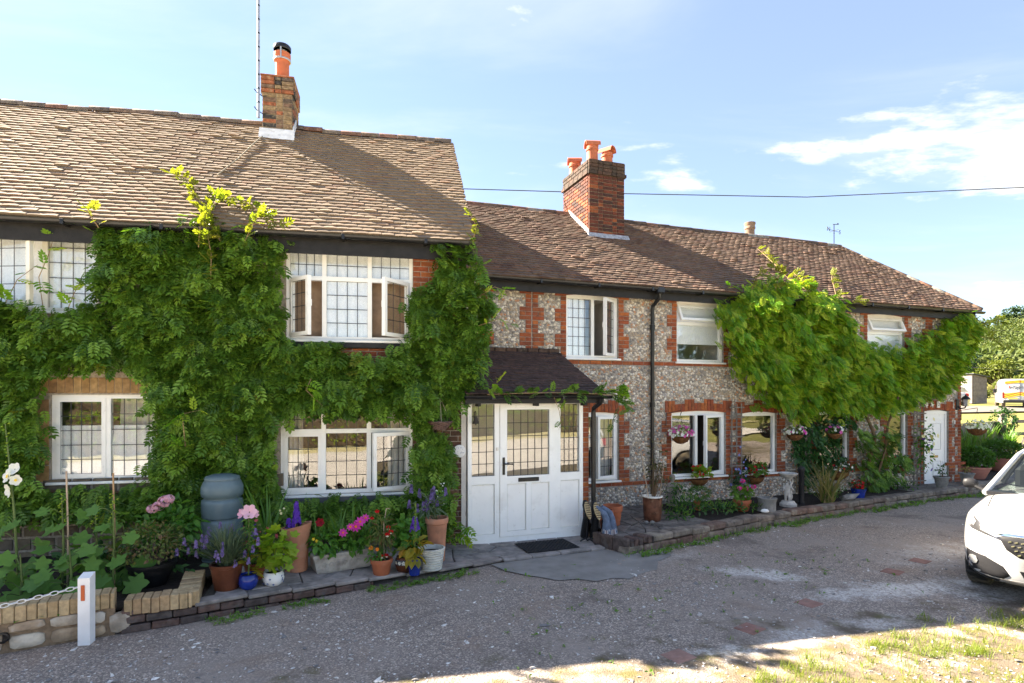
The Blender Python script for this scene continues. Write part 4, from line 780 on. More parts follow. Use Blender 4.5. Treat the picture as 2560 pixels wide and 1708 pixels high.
curtain(H1, -5.25, -4.70, 1.14, 1.84, .115, 'net', 'scalloped lace half curtain in the left light of the lower window', waves=6, amp=.007, scallop=.06); curtain(H1, -4.63, -4.05, 1.14, 1.84, .115, 'net', 'scalloped lace half curtain in the right light of the lower window', waves=6, amp=.007, scallop=.06); curtain(H1, -4.62, -4.05, 1.5, 2.22, .30, 'drape', 'brown drape above the lace half curtain', waves=5)
curtain(H1, -2.50, -2.28, .9, 2.05, .24, 'drape', 'pale drape at the left end of the lower leaded window', waves=4); curtain(H1, -1.12, -.82, .9, 2.05, .24, 'drape', 'pale drape behind the ajar lower casement', waves=4)
curtain(H2, 1.06, 1.46, 2.93, 4.0, .105, 'net', 'white net curtain in the leaded window of the flint cottage', waves=5, amp=.005); curtain(H2, 3.42, 4.43, 3.22, 4.0, .105, 'net', 'white blind half lowered in the flint cottage upper window', amp=.003, waves=2, name='window_blind'); curtain(H2, 8.44, 9.5, 3.0, 3.98, .105, 'net', 'white blind behind the far upper window over the wisteria', amp=.003, waves=2, name='window_blind')
curtain(H2, 1.66, 2.04, .7, 1.85, .22, 'drape', 'grey curtain inside the narrow window beside the porch', waves=5)
# ---------------------------------------------------------------- forecourt, kerbs, garden walls
def line_pt(pl, s):
    for a, b in zip(pl[:-1], pl[1:]):
        a, b = np.array(a), np.array(b); l = np.linalg.norm(b-a)
        if s <= l or (b == np.array(pl[-1])).all(): return a+(b-a)*min(s/l, 1.2), (b-a)/l
        s -= l
def pl_len(pl): return sum(np.linalg.norm(np.array(b)-np.array(a)) for a, b in zip(pl[:-1], pl[1:]))
KERB = [(-3.66, 5.40), (-3.14, 5.68), (-.26, 7.62), (1.36, 8.33)]
def zp(x): return .05+.055*max(0., -.4-x)
def slab_piece(par, poly, z0s, th, mat, name='slab', inset=.012):
    c = np.mean(poly, 0); q = [np.array(p)+(c-np.array(p))*(inset/max(np.linalg.norm(c-np.array(p)), .02)) for p in poly]; n = len(q); b = .008
    q2 = [p+(c-p)*(b/max(np.linalg.norm(c-p), .02)) for p in q]
    V = [(p[0], p[1], z0s(p[0])-th) for p in q]+[(p[0], p[1], z0s(p[0])-b*.8) for p in q]+[(p[0], p[1], z0s(p[0])) for p in q2]
    F = [(i, (i+1) % n, n+(i+1) % n, n+i) for i in range(n)]+[(n+i, n+(i+1) % n, 2*n+(i+1) % n, 2*n+i) for i in range(n)]+[tuple(range(2*n, 3*n))]
    return MB().add(V, F, rng.random()).build(name, mat, par)
def crazy(par, A, B, nu, nv, z, mat, th=.03):
    """irregular slabs between the polylines A and B"""
    la, lb = pl_len(A), pl_len(B); G = {}
    for i in range(nu+1):
        for j in range(nv+1):
            t = i/nu+(rng.uniform(-.36, .36)/nu if 0 < i < nu else 0); s = j/nv+(rng.uniform(-.3, .3)/nv if 0 < j < nv else 0)
            a, b = line_pt(A, t*la)[0], line_pt(B, t*lb)[0]; G[i, j] = a+(b-a)*s
    for i in range(nu):
        for j in range(nv):
            p = [G[i, j], G[i+1, j], G[i+1, j+1], G[i, j+1]]; r = rng.random(); dz = rng.uniform(-.004, .004); f = lambda x, dz=dz: z(x)+dz
            if r < .3: slab_piece(par, [p[0], p[1], p[2]], f, th, mat); slab_piece(par, [p[0], p[2], p[3]], f, th, mat)
            elif r < .55: slab_piece(par, [p[1], p[2], p[3]], f, th, mat); slab_piece(par, [p[0], p[1], p[3]], f, th, mat)
            else:
                m = (p[1]+p[2])/2+rng.uniform(-.03, .03, 2); slab_piece(par, p, f, th, mat)
def along_blocks(par, pl, l, w, h, z0, mat, name, b=.01, jit=.006, j=.008, off=0., s0=0., s1=None, zf=None, limit=None):
    s = s0; e = s1 or pl_len(pl); k = 0
    while s < e-.02:
        ll = min(l*(1+rng.uniform(-.12, .12)), e-s); p, d = line_pt(pl, s+ll/2); n = np.array([-d[1], d[0]]); c = p+n*(w/2+off)
        a = math.atan2(d[1], d[0])+rng.normal(0, jit); z = (zf(c[0]) if zf else 0)+z0
        o = MB().box(-ll/2+j/2, ll/2-j/2, -w/2, w/2, -h/2, h/2, b, r=rng.random()).build(name, mat, par); o.location = (c[0], c[1], z+h/2+rng.normal(0, jit*.4)); o.rotation_euler = (rng.normal(0, jit), rng.normal(0, jit), a); s += ll; k += 1
def forecourt():
    back = [at(H1, -3.0, -.02, 0)[:2], at(H1, -1.5, -.02, 0)[:2], at(H1, 0, -.02, 0)[:2], at(HP, 1.9, -.03, 0)[:2]]
    kl = [(-3.12, 5.74), (-.28, 7.66), (1.34, 8.36)]
    V = [(x, y, zp(x)-.022) for x, y in kl]+[(x, y, zp(x)-.022) for x, y in back[::-1]]; F = [tuple(range(len(V)))]
    fc = tag(MB().add(V, F).build('forecourt', 'joint'), kind='structure')
    crazy(fc, [(-3.05, 5.93), (-.30, 7.84), (1.22, 8.50)], back, 13, 3, zp, 'paving')
    along_blocks(fc, [(-3.12, 5.70), (-.28, 7.64), (1.35, 8.34)], .44, .17, .042, -.042, 'paving', 'edge_slab', zf=zp, j=.006)
    along_blocks(fc, [(-3.66, 5.42), (-3.13, 5.70), (-1.6, 6.73)], .225, .14, .07, -.122, 'kerb_brick', 'kerb_brick', zf=lambda x: zp(max(x, -3.2)))
    along_blocks(fc, [(-3.66, 5.42), (-3.13, 5.70), (-.28, 7.64)], .225, .14, .07, -.205, 'kerb_brick', 'kerb_brick', zf=lambda x: zp(max(x, -3.2)))
    along_blocks(fc, [(-3.66, 5.42), (-3.13, 5.70)], .225, .16, .05, -.045, 'kerb_brick', 'kerb_brick', zf=lambda x: zp(-3.2))
    # left flower bed soil
    sl = [(-3.45, 6.35), (-3.2, 5.75), (-3.66, 5.55), (-4.6, 5.02), (-7.2, 3.6), (-9, 6.7), *[at(H1, u, -.01, 0)[:2] for u in (-6.5, -4, -2.6)]]
    n = len(sl); s = tag(MB().add([(x, y, .20) for x, y in sl], [tuple(range(n))]).build('flower_bed', 'soil'), kind='structure')
    along_blocks(fc, [(-3.64, 5.435), (-3.12, 5.66)], .078, .20, .145, .165, 'buff_brick', 'coping_brick', jit=.006, j=.005, b=.006); along_blocks(fc, [(-3.13, 5.70), (-3.44, 6.4)], .078, .20, .145, .165, 'buff_brick', 'coping_brick', jit=.006, j=.005, b=.006, off=-.05)
forecourt()
def stone_wall():
    w = thing('garden_wall', 'low rubble stone wall capped with buff bricks on edge beside white post', 'wall', (-4.4, 5.0, 0)); B = [(-7.4, 3.33), (-3.70, 5.40)]; Bl = [(x+4.4, y-5.0) for x, y in B]
    d = unit(np.array(B[1])-np.array(B[0])); n = np.array([-d[1], d[0]]); L_ = pl_len(B); core = MB()
    P0 = np.array(Bl[0])+n*.02; P1 = np.array(Bl[1])+n*.02; Q = [P0, P1, P1+n*.18, P0+n*.18]; core.add([(p[0], p[1], z) for z in (-.05, .255) for p in Q], [(0, 3, 2, 1), (4, 5, 6, 7), (0, 1, 5, 4), (1, 2, 6, 5), (2, 3, 7, 6), (3, 0, 4, 7)])
    core.build('core', 'tan_mortar', w)
    # irregular face stones
    s = 1.9; rows = []
    while s < L_-.05:
        wd = rng.uniform(.15, .30); z = .015
        while z < .24:
            hh = min(rng.uniform(.09, .2), .255-z)
            if hh < .05: break
            k = int(rng.integers(8, 11)); sq = lambda v: math.copysign(abs(v)**.55, v); pts = [(sq(math.cos(2*math.pi*i/k+.4))*.5*rng.uniform(.9, 1.03)*wd, sq(math.sin(2*math.pi*i/k+.4))*.5*rng.uniform(.9, 1.03)*hh) for i in range(k)]
            V = [(*(x*.98 for x in p[:1]), .0, p[1]) for p in pts]; V = [(p[0], .03, p[1]) for p in pts]+[(p[0]*.93, -.008, p[1]*.93) for p in pts]+[(p[0]*.6+rng.normal(0, .006), -.022+rng.normal(0, .005), p[1]*.6) for p in pts]
            F = [(i, (i+1) % k, k+(i+1) % k, k+i) for i in range(k)]+[(k+i, k+(i+1) % k, 2*k+(i+1) % k, 2*k+i) for i in range(k)]+[tuple(range(2*k, 3*k))]
            o = MB().add(V, F).build('stone', 'rubble', w, smooth=35); c = np.array(Bl[0])+d*(s+wd/2)+n*.012; o.location = (c[0], c[1], z+hh/2); o.rotation_euler = (0, rng.normal(0, .05), math.atan2(d[1], d[0])); z += hh+.012
        s += wd+.012
    along_blocks(w, Bl, .079, .21, .14, .256, 'buff_brick', 'coping_brick', jit=.006, j=.005, b=.006, s0=1.6)
    m = MB().lathe([(.045, -.02), (.045, .012), (.034, .014), (.030, -.01), (0, -.012)], 18); o = m.build('drain_pipe', 'black_plastic', w, smooth=40); c = np.array(Bl[0])+d*(L_-.80); o.location = (c[0], c[1], .14); o.rotation_euler = (R(90), 0, math.atan2(d[1], d[0]))
stone_wall()
RW = [(1.60, 8.09), (4.16, 9.72), (7.1, 11.35), (9.96, 12.72), (11.6, 13.72), (14.0, 15.2)]
def bed_wall():
    w = thing('bed_wall', 'low worn brick and stone wall edging the planted strip', 'wall', (1.6, 8.09, 0)); L_ = [(x-1.6, y-8.09) for x, y in RW]; ret = [(0, 0), (-.36, .50)]
    for pl, s0 in ((L_, 0.), ):
        along_blocks(w, pl, .34, .20, .115, -.02, 'bed_wall', 'block', b=.018, jit=.018, j=.006); along_blocks(w, pl, .42, .22, .10, .10, 'bed_wall', 'coping_block', b=.02, jit=.016, j=.004, s0=.55)
    along_blocks(w, L_, .082, .23, .10, .10, 'kerb_brick', 'coping_brick', b=.012, jit=.02, j=.008, s0=0, s1=.55)
    along_blocks(w, [(-.02, .02), (-.42, .56)], .25, .10, .20, -.01, 'kerb_brick', 'kerb_brick', off=-.12, b=.012, jit=.02)
    t = [(1.52, 8.22), (4.08, 9.86), (7.0, 11.48), (9.85, 12.86), (11.5, 13.85), (15.5, 16.3), (16.5, 19.5), (12.4, 16.0), *[at(H2, u, -.01, 0)[:2] for u in (11.9, 6, 1.0)], at(HP, 2.12, .2, 0)[:2]]
    bed = tag(MB().add([(x, y, .155) for x, y in t], [tuple(range(len(t)))]).build('terrace', 'soil'), kind='structure')
    crazy(bed, [(1.58, 8.33), (2.7, 9.05), (3.3, 9.42)], [at(H2, 1.0, -.05, 0)[:2], at(H2, 2.3, -.05, 0)[:2], at(H2, 2.6, -.05, 0)[:2]], 7, 6, lambda x: .175, 'terrace_paving', .025)
    crazy(bed, [(8.6, 12.28), (11.6, 13.95)], [at(H2, 8.9, -.05, 0)[:2], at(H2, 11.9, -.05, 0)[:2]], 9, 3, lambda x: .165, 'terrace_paving', .02)
bed_wall()
# white post with reflector, plastic chain
p = thing('marker_post', 'short square white post with orange reflector at the wall end', 'post', (-3.84, 5.235, 0), 12)
m = MB(); m.add([(-.048, -.05, -.05), (.048, -.05, -.05), (.048, .05, -.05), (-.048, .05, -.05), (-.048, -.05, .60), (.048, -.05, .60), (.048, .05, .63), (-.048, .05, .63)], [(0, 3, 2, 1), (4, 5, 6, 7), (0, 1, 5, 4), (1, 2, 6, 5), (2, 3, 7, 6), (3, 0, 4, 7)]).build('post_body', 'post_white', p)
MB().box(-.022, .010, -.057, -.051, .40, .54, .003).build('reflector', 'reflector', p)
c = thing('plastic_chain', 'white plastic chain slung from the post over the flower bed', 'chain', (-3.93, 5.25, .50))
def t_link():
    V = []; F = []; n, k = 12, 5
    for i in range(n):
        a = 2*math.pi*i/n; cx, cy = .034*math.cos(a), .016*math.sin(a)
        for j in range(k): b = 2*math.pi*j/k; V.append((cx+.0045*math.cos(b)*math.cos(a), cy+.0045*math.cos(b)*math.sin(a), .0045*math.sin(b)))
    for i in range(n):
        for j in range(k): F.append((i*k+j, (i+1) % n*k+j, (i+1) % n*k+(j+1) % k, i*k+(j+1) % k))
    return V, F
def chain_links():
    n = 34; P = []; A = []
    q = lambda s: np.array([-1.35*s, -.75*s, -.16*math.sin(s*1.35)-.02*s])
    for i in range(n):
        s = i/n*1.25; p0, p1 = q(s-.01), q(s+.01); x = unit(p1-p0); zz = np.array([0, 0, 1.]); y = unit(np.cross(zz, x)); z = np.cross(x, y)
        if i % 2: y, z = z, -y
        P.append(q(s)); A.append(np.stack([x, y, z], -1))
    pieces(c, 'link', t_link(), P, np.array(A), np.ones(n), 'chain_plastic', 60, smooth=True)
chain_links()
def road_z(x, y): return .4*(.012*np.sin(x*1.3+.7*y)+.010*np.sin(2.1*y-.6*x)+.006*np.sin(3.7*x+1.9*y))
# flush red pavers set in the lane
for i, (x, y, lb) in enumerate(((1.43, 4.98, 'nearest of the line, by the sunlit edge'), (2.28, 5.56, 'second nearest of the line'), (3.19, 6.24, 'in the middle of the line near the chalk'), (4.82, 7.35, 'second farthest, left of the car'), (5.49, 7.81, 'farthest of the line, nearest the car bumper'))):
    o = tag(MB().box(-.115, .115, -.105, .105, -.03, .03, .006).build('red_paver', 'red_paver'), 'red square paver set in the lane, '+lb, 'paver', 'red pavers set in the lane'); o.location = (x, y, -.004); o.rotation_euler = (0, 0, R(35)+rng.normal(0, .1))
    o.location.z = float(road_z(x, y))-.024
# loose stones on the lane
def loose():
    n = 13000; y = 4.2+rng.random(n)**1.6*6; x = rng.uniform(-.95, 1.0, n)*y; k = (np.sin(x*1.7+1)*np.sin(y*2.3+x)+rng.normal(0, .6, n) > -.1) & (y < 5.5+.62*(x+3.3)) ; k &= (y < 7.6+.5*x) | (x > 2); x, y = x[k], y[k]; n = len(x)
    s = np.exp(rng.normal(-5.05, .5, n)); s = np.clip(s, .003, .034); sc = np.stack([s*rng.uniform(.8, 1.5, n), s*rng.uniform(.7, 1.2, n), s*.55], -1); th = rng.uniform(0, 6.28, n); A = np.zeros((n, 3, 3)); A[:, 0, 0] = np.cos(th); A[:, 0, 1] = -np.sin(th); A[:, 1, 0] = np.sin(th); A[:, 1, 1] = np.cos(th); A[:, 2, 2] = 1
    o = cloud('loose_gravel', 'road_stone', None, ROCK, np.stack([x, y, road_z(x, y)+s*.2], -1), A, sc, smooth=False); tag(o, 'scattered loose gravel on the grey lane', 'gravel', kind='stuff')
loose()
# doormat
d = thing('doormat', 'black rubber doormat on the paving before the porch door', 'doormat', (.50, 8.37, .057), 22); MB().box(-.40, .40, -.26, .26, 0, .012, .004).build('mat_base', 'rubber_mat', d)
m = MB()
for i in range(26):
    for j in range(14):
        if (i+j) % 2 == 0: m.box(-.38+i*.0295, -.36+i*.0295, -.245+j*.036, -.222+j*.036, .0121, .017)
o = m.build('studs', 'rubber_mat', d); o['kind'] = 'stuff'
# ---------------------------------------------------------------- leaf and flower templates: x across, y along, z up
def leaflet(w=.34, l=1., fold=.12, droop=.12):
    V = [(0, 0, 0), (w*.42, l*.30, fold*w), (w*.40, l*.66, fold*w-droop*.4), (0, l, -droop), (-w*.40, l*.66, fold*w-droop*.4), (-w*.42, l*.30, fold*w)]
    return np.array(V), [(0, 1, 2, 3), (0, 3, 4, 5)]
def pinnate(pairs=5, w=.14, l=.36, droop=.35):
    V = []; F = []
    def put(y, ang, s):
        a, f = leaflet(w/.36*1., 1.); a = a*s*l/.36*.36; c, q = math.cos(ang), math.sin(ang); b = a.copy(); b[:, 0] = a[:, 0]*c+a[:, 1]*q; b[:, 1] = -a[:, 0]*q+a[:, 1]*c
        b[:, 1] += y; b[:, 2] += -droop*y*y; n = len(V); V.extend(b.tolist()); F.extend([tuple(i+n for i in g) for g in f])
    for k in range(pairs):
        y = .18+.62*k/max(pairs-1, 1); s = .85+.25*math.sin(math.pi*(k+.7)/pairs); put(y, R(58-4*k), s); put(y+.03, -R(58-4*k), s)
    put(.82, .05, 1.1); n = len(V); V += [(-.008, 0, 0), (.008, 0, 0), (.006, .8, -droop*.64), (-.006, .8, -droop*.64)]; F.append((n, n+1, n+2, n+3))
    return np.array(V), F
def lobed(n=5, cup=.15):
    V = [(0, .12, 0)]; k = 4*n
    for i in range(k+1):
        a = math.pi*(-.92+1.84*i/k)*1.0; r = .5*(1+.2*math.cos(2*math.pi*i/4)) * (.88+.12*math.cos(a)); V.append((r*math.sin(a), .12+.5*0+r*math.cos(a)+.2, cup*(r*1.6)**2-.05))
    return np.array(V), [(0, i+1, i+2) for i in range(k)]
def bloom(petals=5, w=.5, cup=.2, ragged=0.):
    V = []; F = []
    for k in range(petals):
        a = 2*math.pi*k/petals; n = len(V)
        for x, y, z in ((0, .05, 0), (w, .55, cup*.5), (w*.35, 1, cup), (-w*.35, 1, cup), (-w, .55, cup*.5)): V.append((x*math.cos(a)+y*math.sin(a), -x*math.sin(a)+y*math.cos(a), z))
        F += [(n, n+1, n+2, n+3), (n, n+3, n+4, n)]
    F = [f if f[0] != f[3] else (f[0], f[1], f[2], f[2]) for f in F]
    T = []
    for k in range(petals): n = 5*k; T += [(n, n+1, n+2), (n, n+2, n+3), (n, n+3, n+4)]
    return np.array(V), T
def blade(bend=.3, w=.035, seg=4):
    V = []; F = []
    for i in range(seg+1): t = i/seg; q = w*(1-t**2.2)*(.7+.6*t*(1-t)); y = bend*t*t; V += [(-q, y, t*(1-.12*bend*t)), (q, y, t*(1-.12*bend*t))]
    for i in range(seg): F.append((2*i, 2*i+1, 2*i+3, 2*i+2))
    return np.array(V), F
LEAF = leaflet(.62, 1., .15, .18); NARROW = leaflet(.22, 1., .15, .2); PINN = pinnate(4, .19, .40, .3); PINN_L = pinnate(5, .16, .36, .3); LOBED = lobed(); BLOOM = bloom(); DAISY = bloom(8, .24, .12); RUFFLE = bloom(6, .5, .45); BLADE = blade()
def rand_dirs(n): return unit(rng.standard_normal((n, 3)))
def leaf_frames(out, droop=.4, lift=.5, jit=.5):
    n = len(out); ax = unit(out+np.array([0, 0, -droop])+jit*rng.standard_normal((n, 3))); nm = unit(np.array([0, 0, lift])+.6*out+.35*rng.standard_normal((n, 3))); return frames(ax, nm)
def foliage(par, mat, P, out, size, tmpl=None, droop=.3, lift=.6, jit=.5, name='foliage', var=.25, rnd=None):
    P = np.asarray(P, float); n = len(P); return cloud(name, mat, par, tmpl or LEAF, P, leaf_frames(np.asarray(out, float), droop, lift, jit), size*(1+var*rng.standard_normal(n)).clip(.45, 1.7), rnd, False)
def blob(c, r, n, shell=.55, top=-1.):
    d = rand_dirs(n); d = d[d[:, 2] > top]; q = (shell+(1-shell)*rng.random((len(d), 1))); return np.array(c)+d*q*np.array(r), unit(d/np.array(r))
def face_frames(dirs):
    d = unit(dirs); n = len(d); t = np.cross(d, rand_dirs(n)); return np.stack([unit(t), np.cross(d, unit(t)), d], -1)
def flowers(par, mat, P, dirs, size, tmpl=None, limit=60, name='flower', var=.15):
    P = np.asarray(P, float); n = len(P)
    if n: pieces(par, name, tmpl or BLOOM, P, face_frames(np.asarray(dirs, float)), size*(1+var*rng.standard_normal(n)).clip(.6, 1.5), mat, limit)
def blades(par, mat, c, n, h, spread, r=.04, tmpl=None, name='blades', wide=1.):
    th = rng.uniform(0, 6.28, n); rr = r*np.sqrt(rng.random(n)); P = np.array(c)+np.stack([rr*np.cos(th), rr*np.sin(th), np.zeros(n)], -1); ln = np.abs(rng.normal(0, spread, n)); ph = rng.uniform(0, 6.28, n)
    up = unit(np.stack([ln*np.cos(ph), ln*np.sin(ph), np.ones(n)], -1)); yv = unit(np.stack([np.cos(ph), np.sin(ph), np.zeros(n)], -1)-up*((np.cos(ph)*up[:, 0]+np.sin(ph)*up[:, 1])[:, None])); A = np.stack([np.cross(yv, up), yv, up], -1)
    s = h*rng.uniform(.6, 1.1, n); return cloud(name, mat, par, tmpl or BLADE, P, A, np.stack([s*wide, s, s], -1), None, False)
def in_poly(u, z, poly):
    ins = np.zeros(len(u), bool); n = len(poly)
    for i in range(n):
        x0, y0 = poly[i]; x1, y1 = poly[(i+1) % n]
        if y0 == y1: continue
        ins ^= ((y0 > z) != (y1 > z)) & (u < (x1-x0)*(z-y0)/(y1-y0)+x0)
    return ins
def wob(u, z, f, s): return np.sin(u*f+1.7*s)*np.sin(z*f*1.15+2.3*s)+.6*np.sin(u*f*2.1+z*f*.7+s)+.5*np.sin(z*f*2.6-u*f*1.1+.5*s)
def climber(fr, name, label, poly, dens, thick, mat, size, excl=(), base=.05, clump=3.2, seed=1., tmpl=None, soft=.05, holes=.0, stems=(), young=0., cat='climbing plant', inner=None, bulge=None):
    w = on(fr, name, label, cat, (poly[0][0]+poly[-1][0])/2, 0, 0); o = np.array([(poly[0][0]+poly[-1][0])/2, 0, 0]); pa = np.array(poly); lo, hi = pa.min(0)-.15, pa.max(0)+.15; n = int(dens*(hi-lo).prod()); u = rng.uniform(lo[0], hi[0], n); z = rng.uniform(lo[1], hi[1], n)
    uj, zj = u+rng.normal(0, soft, n), z+rng.normal(0, soft, n); k = in_poly(uj, zj, poly)
    for (a, b, c, e) in excl: k &= ~((uj > a) & (uj < b) & (zj > c) & (zj < e))
    g = wob(u, z, clump, seed); k &= (g > -1.55+holes) | (rng.random(n) < .35); u, z, g = u[k], z[k], g[k]; n = len(u)
    q = rng.random(n)**.6; dep = base+thick*np.clip(.55+.30*g, .12, 1.25)*q
    if bulge is not None: dep = base+(dep-base)*bulge(u, z)
    slope = np.stack([-.55*np.cos(u*clump+1.7*seed)*np.sin(z*clump*1.15+2.3*seed), np.full(n, -1.), -.25+.45*np.cos(z*clump*1.15+2.3*seed)*np.sin(u*clump+1.7*seed)], -1)
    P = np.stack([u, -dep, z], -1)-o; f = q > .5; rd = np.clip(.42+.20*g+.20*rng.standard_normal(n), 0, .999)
    foliage(w, mat, P, unit(slope), size, tmpl or PINN, droop=.5, lift=1.0, jit=.42, rnd=rd)
    if young > 0:
        m = (rng.random(n) < young) & (q > .75) & (g > .2); foliage(w, 'wisteria_young', P[m]+np.array([0, -.05, .02]), unit(slope[m]), size*.85, tmpl or PINN, droop=.4, lift=.9, jit=.4, name='young_leaves')
    for st in stems:
        pts = [np.array(p)-o for p in st[0]]; MB().tube(pts, st[1], 7).build('stem', 'vine', w, smooth=60)
    return w, o
WX1 = [(-2.52, -.80, 2.93, 4.6), (-.80, -.46, 3.75, 4.6), (-1.7, -1.08, 2.78, 3.0), (-5.34, -4.02, 1.06, 2.56), (-5.2, -4.3, 2.3, 2.62), (-2.6, -.74, .84, 2.06), (-.27, .3, .05, 1.98), (-.155, .3, .05, 2.25), (-.53, -.27, 1.68, 2.05), (-9, -4.69, 3.42, 4.6)]
W1 = [(-6.9, 3.45), (-5.76, 3.42), (-5.48, 3.36), (-5.06, 3.26), (-4.69, 3.43), (-4.71, 4.34), (-3.66, 4.46), (-2.43, 4.34), (0.08, 4.4), (0.17, 3.97), (0.33, 3.6), (0.24, 3.09), (0.16, 2.59), (0.0, 2.25), (-0.15, 1.65), (-0.2, 1.03), (-0.17, 0.3), (-0.45, 0.42), (-2.54, 0.5), (-3.4, 0.58), (-4.32, 0.75), (-6.9, 0.86)]
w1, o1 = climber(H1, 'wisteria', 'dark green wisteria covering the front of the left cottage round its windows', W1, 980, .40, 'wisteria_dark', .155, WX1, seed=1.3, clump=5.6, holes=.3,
    stems=[([(-3.3, -.06, .2), (-3.25, -.08, 1.2), (-3.4, -.08, 2.2), (-3.2, -.08, 3.2), (-3.3, -.1, 4.2)], .035), ([(-3.3, -.08, .6), (-3.9, -.07, .95), (-4.8, -.06, 1.0), (-5.8, -.06, 1.05)], .022), ([(-.45, -.05, .2), (-.4, -.06, 1.4), (-.42, -.07, 2.6), (-.35, -.09, 3.9)], .03)], young=.012)
def shoot(par, o, pts, rad, size, n, mat='wisteria_young', tm=None, stem='young_vine'):
    """a long new shoot with a leaf at every joint"""
    pts = [np.array(p, float)-o for p in pts]; MB().tube(pts, [rad]*(len(pts)-1)+[rad*.4], 5).build('shoot', stem, par, smooth=60); P = []; D = []
    for i in range(n):
        t = (i+.5)/n*(len(pts)-1); k = int(t); p = pts[k]+(pts[k+1]-pts[k])*(t-k); P.append(p); D.append(unit(pts[k+1]-pts[k])*.4+np.array([rng.normal(0, .5), -.7, .35+rng.normal(0, .4)]))
    foliage(par, mat, P, unit(np.array(D)), size, tm or PINN, droop=.15, lift=.8, jit=.35, name='shoot_leaves')
# bright shoots over the eaves and tiles of the left cottage
for pts, n in (([(-3.25, -.40, 4.25), (-3.45, -.2, 4.55), (-3.62, .15, 4.92), (-3.85, .45, 5.25), (-4.15, .55, 5.36)], 22), ([(-3.2, -.42, 4.2), (-3.4, -.1, 4.62), (-3.42, .2, 4.98), (-3.1, .1, 4.92), (-2.8, -.15, 4.70), (-2.5, -.4, 4.45)], 34), ([(-3.45, -.42, 4.1), (-3.42, -.45, 4.4), (-3.3, -.3, 4.7), (-3.2, -.2, 4.8)], 16), ([(-3.3, -.45, 3.7), (-3.28, -.5, 4.0), (-3.35, -.46, 4.35)], 10), ([(-2.9, -.45, 4.2), (-2.75, -.5, 4.5), (-2.6, -.5, 4.55)], 12), ([(-4.6, -.35, 4.3), (-4.7, -.4, 4.48), (-4.62, -.42, 4.52)], 5), ([(.05, -.3, 4.35), (.10, -.35, 4.6), (.02, -.36, 4.75)], 8)):
    shoot(w1, o1, pts, .006, .125, int(n*1.7))
for pts, n in (([(-5.3, -.12, 3.2), (-5.35, -.14, 3.7), (-5.25, -.12, 4.0), (-5.2, -.1, 4.25)], 5), ([(-5.7, -.2, 3.3), (-5.55, -.2, 3.65), (-5.35, -.16, 3.85)], 5), ([(-5.1, -.15, 3.1), (-4.95, -.18, 3.5), (-4.85, -.18, 3.7)], 8), ([(.1, -.25, 3.2), (.4, -.4, 3.3), (.62, -.5, 3.22)], 7), ([(.1, -.25, 3.6), (.35, -.4, 3.75), (.5, -.45, 3.7)], 6), ([(-3.6, -.4, 1.5), (-3.62, -.48, 2.0), (-3.4, -.48, 2.05)], 7), ([(-2.1, -.4, 2.45), (-2.15, -.5, 2.3), (-1.95, -.5, 2.1)], 5), ([(-6.0, -.3, 3.35), (-5.8, -.36, 3.5), (-5.6, -.36, 3.42)], 12), ([(-.3, -.12, .3), (-.2, -.25, .45), (-.02, -.3, .38)], 8), ([(-.35, -.15, .2), (-.15, -.3, .3), (.02, -.36, .22)], 7)):
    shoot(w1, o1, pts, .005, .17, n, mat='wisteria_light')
# tendrils over the porch gutter
g1 = on(HP, 'porch_creeper', 'green wisteria runners trailing along the porch gutter', 'climbing plant', 1.0, -.3, 2.25); og = np.array([1.0, -.3, 2.25])
shoot(g1, og, [(.2, -.3, 2.24), (.7, -.33, 2.26), (1.3, -.33, 2.27), (1.9, -.34, 2.25), (2.35, -.3, 2.22), (2.5, -.2, 2.05)], .006, .17, 46, 'wisteria_dark'); shoot(g1, og, [(1.9, -.32, 2.26), (2.3, -.3, 2.32), (2.45, -.25, 2.25)], .005, .16, 14, 'wisteria_light'); shoot(g1, og, [(1.22, -.33, 2.2), (1.36, -.2, 2.0), (1.42, -.12, 1.85), (1.40, -.1, 1.7)], .004, .12, 5, 'wisteria_dark'); shoot(g1, og, [(.38, -.3, 2.2), (.36, -.2, 2.5)], .004, .15, 4, 'wisteria_light'); shoot(g1, og, [(2.3, -.3, 2.15), (2.4, -.2, 1.95), (2.3, -.1, 1.75)], .004, .13, 6, 'wisteria_dark')
W2 = [(4.49, 4.25), (4.91, 4.32), (5.45, 4.57), (6.01, 4.5), (6.59, 4.35), (7.38, 4.08), (7.59, 3.55), (8.07, 3.27), (9.13, 3.27), (9.54, 3.52), (10.25, 3.65), (10.84, 4.05), (11.5, 4.1), (11.8, 3.85), (11.45, 3.3), (10.9, 2.65), (10.45, 2.25), (9.68, 2.3), (9.3, 2.05), (8.8, 1.95), (8.0, 1.85), (7.5, 2.0), (6.13, 1.8), (5.67, 2.1), (5.12, 2.2), (4.8, 2.55), (4.49, 2.88), (4.17, 3.37), (4.12, 3.95)]
w2, o2 = climber(H2, 'wisteria', 'bright yellow-green wisteria billowing over the right half of the flint cottage', W2, 1150, .95, 'wisteria_light', .145, (), seed=2.6, clump=3.8, holes=.25, soft=.10, tmpl=PINN_L, young=.035, bulge=lambda u, z: (.62+.38*np.clip((4.5-z)/.7, 0, 1))*np.clip((z-1.3)/1.0, .5, 1)*(1-.5*np.clip((u-6.2)/1.8, 0, 1)),
    stems=[([(8.3, -.1, .1), (8.2, -.2, .8), (8.35, -.22, 1.3), (8.1, -.2, 1.8), (7.6, -.2, 2.6)], .035), ([(8.4, -.12, .1), (8.6, -.25, 1.0), (8.7, -.25, 1.6), (9.2, -.2, 2.4)], .025)])
W2L = [(7.75, 1.55), (8.93, 1.5), (9.2, .75), (9.06, .35), (8.3, .18), (7.75, .25), (7.95, .8)]
